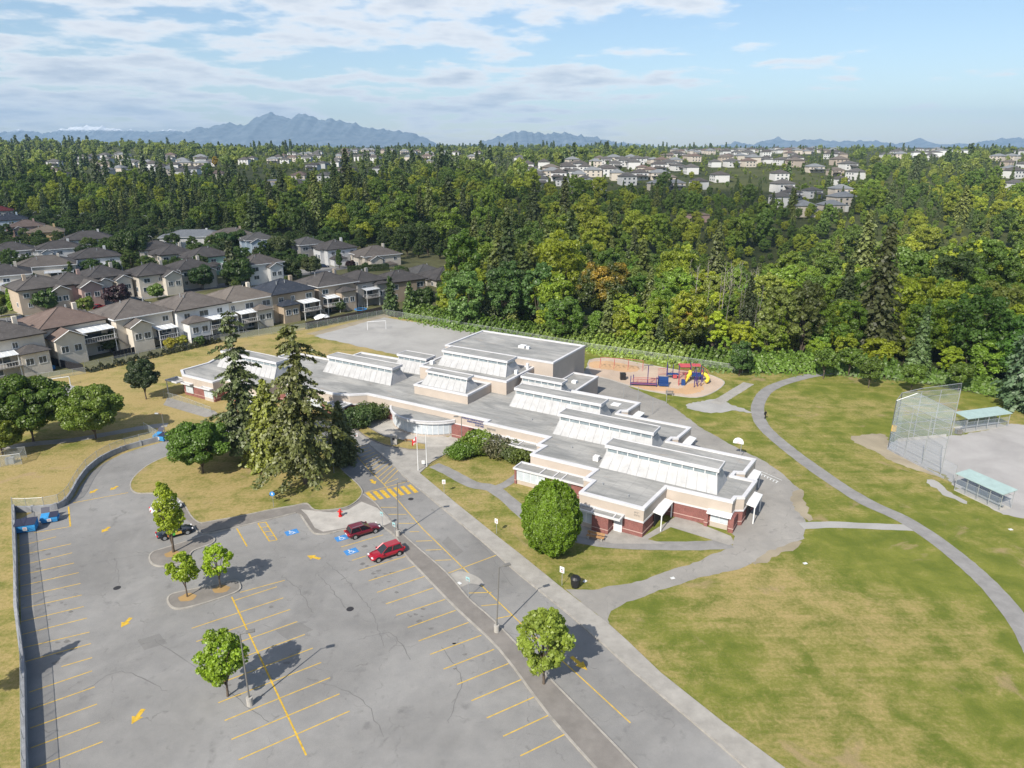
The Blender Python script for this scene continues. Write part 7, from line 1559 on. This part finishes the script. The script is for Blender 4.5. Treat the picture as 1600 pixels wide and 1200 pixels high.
# the far woods: one object of conifers and one of broadleaf trees, instanced on points
def far_wood(name, label, recs, variants, col):
    src = bpy.data.collections.new(name + '_models')
    for m in variants:
        o = bpy.data.objects.new('tree_model', m); o.color = (*col, 1); src.objects.link(o)
    me = bpy.data.meshes.new(name); me.from_pydata([r[:3] for r in recs], [], [])
    at = me.attributes.new('size', 'FLOAT', 'POINT'); at.data.foreach_set('value', np.array([r[3] for r in recs], 'f'))
    o = bpy.data.objects.new(name, me); COL.objects.link(o); o['kind'] = 'stuff'; o['label'] = label; o.color = (*col, 1)
    ng = bpy.data.node_groups.new(name, 'GeometryNodeTree'); ng.interface.new_socket('Geometry', in_out='INPUT', socket_type='NodeSocketGeometry'); ng.interface.new_socket('Geometry', in_out='OUTPUT', socket_type='NodeSocketGeometry')
    N, L = ng.nodes, ng.links; gi = N.new('NodeGroupInput'); go = N.new('NodeGroupOutput')
    ip = N.new('GeometryNodeInstanceOnPoints'); ci = N.new('GeometryNodeCollectionInfo'); ci.inputs['Collection'].default_value = src; ci.inputs['Separate Children'].default_value = True; ci.inputs['Reset Children'].default_value = True
    L.new(gi.outputs[0], ip.inputs['Points']); L.new(ci.outputs[0], ip.inputs['Instance']); ip.inputs['Pick Instance'].default_value = True
    rv = N.new('FunctionNodeRandomValue'); rv.data_type = 'INT'; rv.inputs[4].default_value = 0; rv.inputs[5].default_value = len(variants) - 1; L.new(rv.outputs[2], ip.inputs['Instance Index'])
    rr_ = N.new('FunctionNodeRandomValue'); rr_.data_type = 'FLOAT_VECTOR'; rr_.inputs[0].default_value = (0, 0, 0); rr_.inputs[1].default_value = (0, 0, 6.28); L.new(rr_.outputs[0], ip.inputs['Rotation'])
    na = N.new('GeometryNodeInputNamedAttribute'); na.data_type = 'FLOAT'; na.inputs[0].default_value = 'size'; L.new(na.outputs[0], ip.inputs['Scale'])
    L.new(ip.outputs[0], go.inputs[0]); md = o.modifiers.new('trees', 'NODES'); md.node_group = ng
    return o
lk = [conifer('far_conifer_crown', 200 + i, H_, R0, 2.0, 16, 7, 4, base=.02, power=.8, ragged=.3)[0] for i, (H_, R0) in enumerate([(24, 5.8), (27, 6.4), (20, 5.4)])]
lb = [broadleaf('far_broadleaf_crown', 210 + i, H_, R0, 1.15, 1500, base=.0, lobes=34, lob=(.2, .38), jitter=.7)[0] for i, (H_, R0) in enumerate([(15, 5.8), (17, 6.4), (13, 5.4)])]
mk_ = [r for r in far_k if r[1] < 700]; far_k = [r for r in far_k if r[1] >= 700]; mb_ = [r for r in far_b if r[1] < 700]; far_b = [r for r in far_b if r[1] >= 700]
far_wood('wood_conifers', 'dark conifers standing deeper in the wood', mk_, [a_[0] for a_ in K1], (0.098, 0.136, 0.046))
for kk, (nm_, lb_, cc_) in enumerate([('wood_broadleaf_trees', 'mid green broadleaf trees deeper in the wood', (0.217, 0.316, 0.033)), ('wood_yellow_green_trees', 'yellow-green broadleaf trees deeper in the wood', (0.367, 0.424, 0.039)), ('wood_dark_green_trees', 'darker green broadleaf trees deeper in the wood', (0.148, 0.234, 0.035))]): far_wood(nm_, lb_, mb_[kk::3], [a_[0] for a_ in D1], cc_)
b0_ = [r for i, r in enumerate(far_b) if i % 2]; b1_ = [r for i, r in enumerate(far_b) if not i % 2]
far_wood('distant_broadleaf_woods', 'darker green broadleaf trees of the far wooded slope', b0_, lb, (0.19, 0.26, 0.045))
far_wood('distant_pale_broadleaf_woods', 'paler green broadleaf trees of the far wooded slope', b1_, lb, (0.30, 0.36, 0.065))
far_wood('distant_conifers', 'dark conifers of the far wooded slope up to the skyline', far_k, lk, (0.085, 0.125, 0.040))
print('trees', len(sing_k), len(sing_b), len(far_k), len(far_b))
# ---------------------------------------------------------------- houses on the far slope
def far_house_mesh(w, d, h, wall, roof, seed):
    r = random.Random(seed); mb = MB().box(-w/2, w/2, -d/2, d/2, -2, h); ex = MB()
    mw = mb.mesh('distant_house', wall)
    rm, hz = hip(w, d, h, .45, .6); r2, _ = hip(w * .5, d * .6, h * .55, .45, .4); rm.add([(x + w*.22*r.choice((-1, 1)), y - d*.5, z) for x, y, z in r2.v], r2.f)
    wm = MB()
    for z in (h * .28, h * .72):
        for k in range(3):
            x = (k - 1) * w * .3; wm.box(x - .7, x + .7, -d/2 - .06, -d/2 + .02, z - .6, z + .55); wm.box(x - .7, x + .7, d/2 - .02, d/2 + .06, z - .6, z + .55)
    return mw, rm.mesh('roof', roof), wm.mesh('window', M['glass'])
fcomb = [('pale walls and grey roof', 'white', 'grey'), ('cream walls and pale grey roof', 'cream', 'pale'), ('white walls and dark roof', 'white', 'dark'), ('beige walls and taupe roof', 'beige', 'taupe'), ('pale walls and reddish roof', 'cream', 'redbrown')]
FW = dict(white=mat('distant_pale_wall', (0.60, 0.60, 0.60), .9), cream=mat('distant_cream_wall', (0.54, 0.49, 0.43), .9), beige=mat('distant_beige_wall', (0.42, 0.36, 0.31), .9))
FM = [(lab, far_house_mesh(12 + i % 2 * 2, 11, 5.8, FW[w], RC[rf], i)) for i, (lab, w, rf) in enumerate(fcomb)]
rf_ = random.Random(21); placed = []; zones = ['in the dense rows right of centre', 'in the rows just right of centre', 'in the cluster left of centre', 'among the trees at the far left', 'near the skyline at the far right', 'at the right edge', 'in the clearing above the right wood', 'half hidden near the centre skyline']
for ti, poly in enumerate(town):
    xs = [p[0] for p in poly]; ys = [p[1] for p in poly]; row = 0
    ang0 = [.15, .05, -.1, .1, 0, .3, .1, 0][ti]; st_ = 19.0 if ti in (0, 1) else 22.0; lim = [112, 50, 52, 34, 16, 8, 8, 20][ti]; got = 0; cl = []
    X0, Y0, _ = PT(sum(xs) / len(xs), sum(ys) / len(ys)); ca, sa = math.cos(ang0), math.sin(ang0)
    for iv in range(-30, 31):
        for iu in range(-50, 51):
            v = iv * (36 if ti in (0, 1) else 36) + rf_.uniform(-4, 4); u = iu * st_ + rf_.uniform(-2, 2); X, Y = X0 + u * ca - v * sa, Y0 + u * sa + v * ca
            if Y < 430 or Y > 2300: continue
            Z = float(terr(X, Y)); px, py = project(X, Y, Z)
            if not in_poly(px, py, poly) or (ti in (3, 7) and rf_.random() < .5) or rf_.random() < .12: continue
            if any((X-a)**2 + (Y-b)**2 < 150 for a, b in placed[-400:]): continue
            placed.append((X, Y)); cl.append((X, Y, Z))
    rf_.shuffle(cl)
    for X, Y, Z in cl[:lim]:
            k = rf_.choice((0, 0, 0, 1, 1, 2, 2, 3, 4)); lab, (mw, mr, mwn) = FM[k]
            o = bpy.data.objects.new('distant_house', mw); COL.objects.link(o); o.location = (X, Y, Z); o.rotation_euler = (0, 0, ang0 + rf_.choice((0, 1.5708, 3.1416)) + rf_.uniform(-.15, .15)); s = rf_.uniform(.95, 1.25); o.scale = (s, s, s * rf_.uniform(.85, 1.1))
            tag(o, f'distant house with {lab} {zones[ti]}', 'house', f'distant houses with {lab} {zones[ti]}')
            for nm, m_ in (('roof', mr), ('window', mwn)):
                c = bpy.data.objects.new(nm, m_); COL.objects.link(c); c.parent = o
                if nm == 'window': c['kind'] = 'stuff'
print('far houses', len(placed))
# single far buildings
def fb(label, px, py, w, d, h, rz, wall, roofm, pitch=.3, name='far_building'):
    x, y, z = PT(px, py); b = tag(empty(name, (x, y, z), rz), label, 'building'); MB().box(-w/2, w/2, -d/2, d/2, -2, h).build('wall', wall, b)
    m_, _ = hip(w, d, h, pitch, .4); m_.build('roof', roofm, b); return b
fb('long low warehouse with a green wall band above the dark wood', 553, 291, 24, 12, 4, .0, mat('warehouse_green', (0.02, 0.16, 0.11), .6), mat('green_roof', (0.03, 0.20, 0.14), .5), .15)
fb('white garage building with a flat top in the clearing of the right wood', 1302, 330, 16, 11, 4.5, .2, M['white'], RC['pale'], .15)
fb('pink-roofed house in the clearing above the dead birches', 1087, 347, 13, 12, 4.5, .3, WC['pink'], RC['tan'])
fb('long pale school-like block near the right skyline', 1490, 243, 70, 16, 8, .05, M['white'], RC['pale'], .2)
fb('long white block left of the long pale one near the right skyline', 1445, 246, 40, 14, 7, -.05, M['white'], RC['grey'], .3)
fb('flat beige commercial block in the left middle distance', 448, 293, 34, 16, 6, .1, M['stucco'], RC['pale'], .1)
fb('long green-roofed block at the centre left', 546, 288, 30, 10, 4, .05, WC['cream'], mat('sea_green_roof', (0.03, 0.26, 0.18), .5), .2)
mt = PT(1008, 228); ms = tag(empty('radio_mast', mt), 'thin lattice radio mast on the skyline right of centre', 'mast')
MB().tube([(0, 0, 0), (0, 0, 62)], 1.0, 4, .35).build('lattice_shaft', M['pole_grey'], ms)
for z in (40, 50, 58): MB().tube([(-1.6, 0, z), (1.6, 0, z)], .3, 4).build('antenna_arm', M['pole_grey'], ms)
py_ = PT(1583, 278); pn = tag(empty('power_pylon', py_), 'tall thin steel pylon near the right edge', 'pylon'); MB().tube([(0, 0, 0), (0, 0, 24)], .5, 4, .2).build('mast_shaft', M['galv'], pn)
for z in (18, 21): MB().tube([(-3, 0, z), (3, 0, z)], .15, 4).build('cross_arm', M['galv'], pn)
# ---------------------------------------------------------------- mountains
def mountains(name, prof, Y0, depth, m, seed, base=-40):
    r = np.random.default_rng(seed); xs = np.linspace(prof[0][0], prof[-1][0], 420); py = np.interp(xs, [p[0] for p in prof], [p[1] for p in prof])
    def fbm(x, y, s): 
        v = np.zeros_like(x); a = 1.0
        for k in range(6): v += a * np.sin(x * s * 1.9 ** k + seed * 3 + k * 1.7 + 1.3 * np.sin(y * s * 1.9 ** k * 1.3 + k)) * np.cos(y * s * 1.9 ** k * .8 + k * 2.1); a *= .55
        return v
    rows = 36; mb = MB(); Xc = (xs - 800) / (FOC * math.cos(PITCH)) * Y0
    Hc = CAMH + (HOR - py) / FOC * Y0 * 1.03 + 16 * np.sin(xs * .33 + seed) * np.sin(xs * .21) - 26 * np.abs(np.sin(xs * .16 + 1)) - 14 * np.abs(np.sin(xs * .41)) + 20
    for j in range(rows):
        t = j / (rows - 1); y = Y0 - depth * .55 + depth * t; y = Y0 if j == 20 else y; f = max(0, 1 - abs(y - Y0) / (depth * .56)) ** .85
        z = base + (Hc - base) * f + fbm(Xc, np.full_like(Xc, y), 1 / 420.) * 24 * (f * (1 - f) * 3.2) + fbm(Xc * 1.0, np.full_like(Xc, y), 1 / 140.) * 8 * min(1, f * 1.3) * (f < .999)
        mb.v += [(float(a), float(y), float(b)) for a, b in zip(Xc * (y / Y0) ** .15, z)]
    n = len(xs)
    for j in range(rows - 1):
        for i in range(n - 1): mb.f.append((j*n+i, j*n+i+1, (j+1)*n+i+1, (j+1)*n+i))
    return struct(mb.build(name, m, smooth=True))
def mtn_mat(name, snow):
    t = NT(name); sep = t.N.new('ShaderNodeSeparateXYZ'); t.L.new(t.tc.outputs['Object'], sep.inputs[0])
    n = t.noise(0.006, 6, .65); f = t.noise(0.02, 5, .7)
    c = t.mix(t.rng(n, .35, .65), (0.05, 0.075, 0.10), (0.15, 0.18, 0.21))  # blue-grey base colour paints in part of the distance haze
    if snow:
        h = t.math('ADD', sep.outputs[2], t.math('MULTIPLY', t.math('SUBTRACT', f, .5), 160.0)); c = t.mix(t.rng(h, snow, snow + 40), c, (0.80, 0.82, 0.85))
    return t.out(c, 1.0)
mountains('mountain_range', [(-260, 190), (-140, 175), (-60, 188), (0, 195), (14, 196), (28, 197), (42, 208), (90, 222), (200, 224), (280, 218), (320, 210), (345, 213), (362, 202), (378, 203), (392, 199), (410, 197), (428, 200), (445, 190), (458, 185), (467, 183), (478, 186), (492, 191), (500, 187), (512, 184), (522, 188), (540, 193), (549, 190), (556, 193), (570, 196), (580, 196), (600, 204), (630, 206), (650, 208), (672, 214), (700, 226), (760, 232)], 14000, 3800, mtn_mat('rocky_mountainside', 0), 2)
mountains('mountain_ridge', [(720, 234), (760, 222), (795, 210), (812, 208), (835, 209), (850, 211), (872, 210), (895, 213), (920, 217), (950, 223), (1000, 229), (1060, 232)], 13400, 2600, mtn_mat('wooded_ridge', 0), 3)
mountains('snowy_range', [(60, 214), (110, 206), (150, 210), (185, 203), (205, 200), (222, 202), (245, 204), (265, 206), (290, 209), (320, 205), (360, 212), (430, 208), (440, 204), (452, 210), (520, 216)], 15400, 2200, mtn_mat('snowy_mountainside', 330), 4)
mountains('mountain_hills', [(1040, 234), (1100, 226), (1118, 222), (1135, 226), (1155, 221), (1172, 217), (1195, 221), (1230, 219), (1262, 222), (1300, 220), (1325, 224), (1345, 225), (1372, 218), (1392, 226), (1440, 226), (1500, 216), (1560, 219), (1600, 217), (1700, 222)], 14600, 2200, mtn_mat('far_hills_wooded', 0), 5)
# ---------------------------------------------------------------- the air
hz_m = bpy.data.materials.new('haze_air'); hz_m.use_nodes = True; N_ = hz_m.node_tree.nodes; N_.clear(); ho = N_.new('ShaderNodeOutputMaterial'); pv = N_.new('ShaderNodeVolumePrincipled')
pv.inputs['Density'].default_value = 0.000065; pv.inputs['Color'].default_value = (0.46, 0.70, 1.0, 1); pv.inputs['Anisotropy'].default_value = 0.0
hz_m.node_tree.links.new(pv.outputs[0], ho.inputs['Volume'])
hb_ = MB().box(-17000, 17000, -250, 17500, -120, 800).build('haze', hz_m); hb_['kind'] = 'stuff'; hb_['label'] = 'thin summer haze over the whole view'
# ---------------------------------------------------------------- a fair-weather cloud that shades the western streets
def cloud(name, label, X, Y, rx, ry, z, seed, thick=.17):
    r = np.random.default_rng(seed); mb = MB(); n1, n2 = 40, 14
    for j in range(n2):
        p = math.pi * (j + .5) / n2
        for i in range(n1):
            a = 2 * math.pi * i / n1; k = 1 + .16 * math.sin(3*a + seed) + .12 * math.sin(5*a + 2*seed + j*.4) + .08 * math.sin(11*a + j)
            mb.v.append((math.cos(a) * math.sin(p) * rx * k, math.sin(a) * math.sin(p) * ry * k, -math.cos(p) * min(rx, ry) * .22 * (1.0 if p > 1.57 else .35) * (1 + .2 * math.sin(4*a + j))))
    for j in range(n2 - 1):
        for i in range(n1): mb.f.append((j*n1+i, j*n1+(i+1) % n1, (j+1)*n1+(i+1) % n1, (j+1)*n1+i))
    mb.f += [tuple(range(n1-1, -1, -1)), tuple((n2-1)*n1+i for i in range(n1))]
    m = bpy.data.materials.get('cloud_vapour_%d' % seed)
    if not m:
        m = bpy.data.materials.new('cloud_vapour_%d' % seed); m.use_nodes = True; N, L = m.node_tree.nodes, m.node_tree.links; N.clear(); o = N.new('ShaderNodeOutputMaterial'); a = N.new('ShaderNodeBsdfTransparent'); b = N.new('ShaderNodeBsdfTranslucent'); b.inputs[0].default_value = (.9, .9, .92, 1); x = N.new('ShaderNodeMixShader'); x.inputs[0].default_value = thick
        L.new(a.outputs[0], x.inputs[1]); L.new(b.outputs[0], x.inputs[2]); L.new(x.outputs[0], o.inputs[0])
    t = 0; d = z / math.tan(SUN_EL)
    c = mb.build(name, m, smooth=True); c.location = (X + math.cos(SUN_AZ) * d, Y + math.sin(SUN_AZ) * d, z); tag(c, label, 'cloud', kind='structure'); return c
cloud('cloud', 'thin fair-weather cloud high over the western streets', -185, 520, 360, 345, 900, 2, .25)
cloud('cloud', 'smaller thin cloud high over the eastern wood', 125, 196, 62, 40, 900, 5, .32)
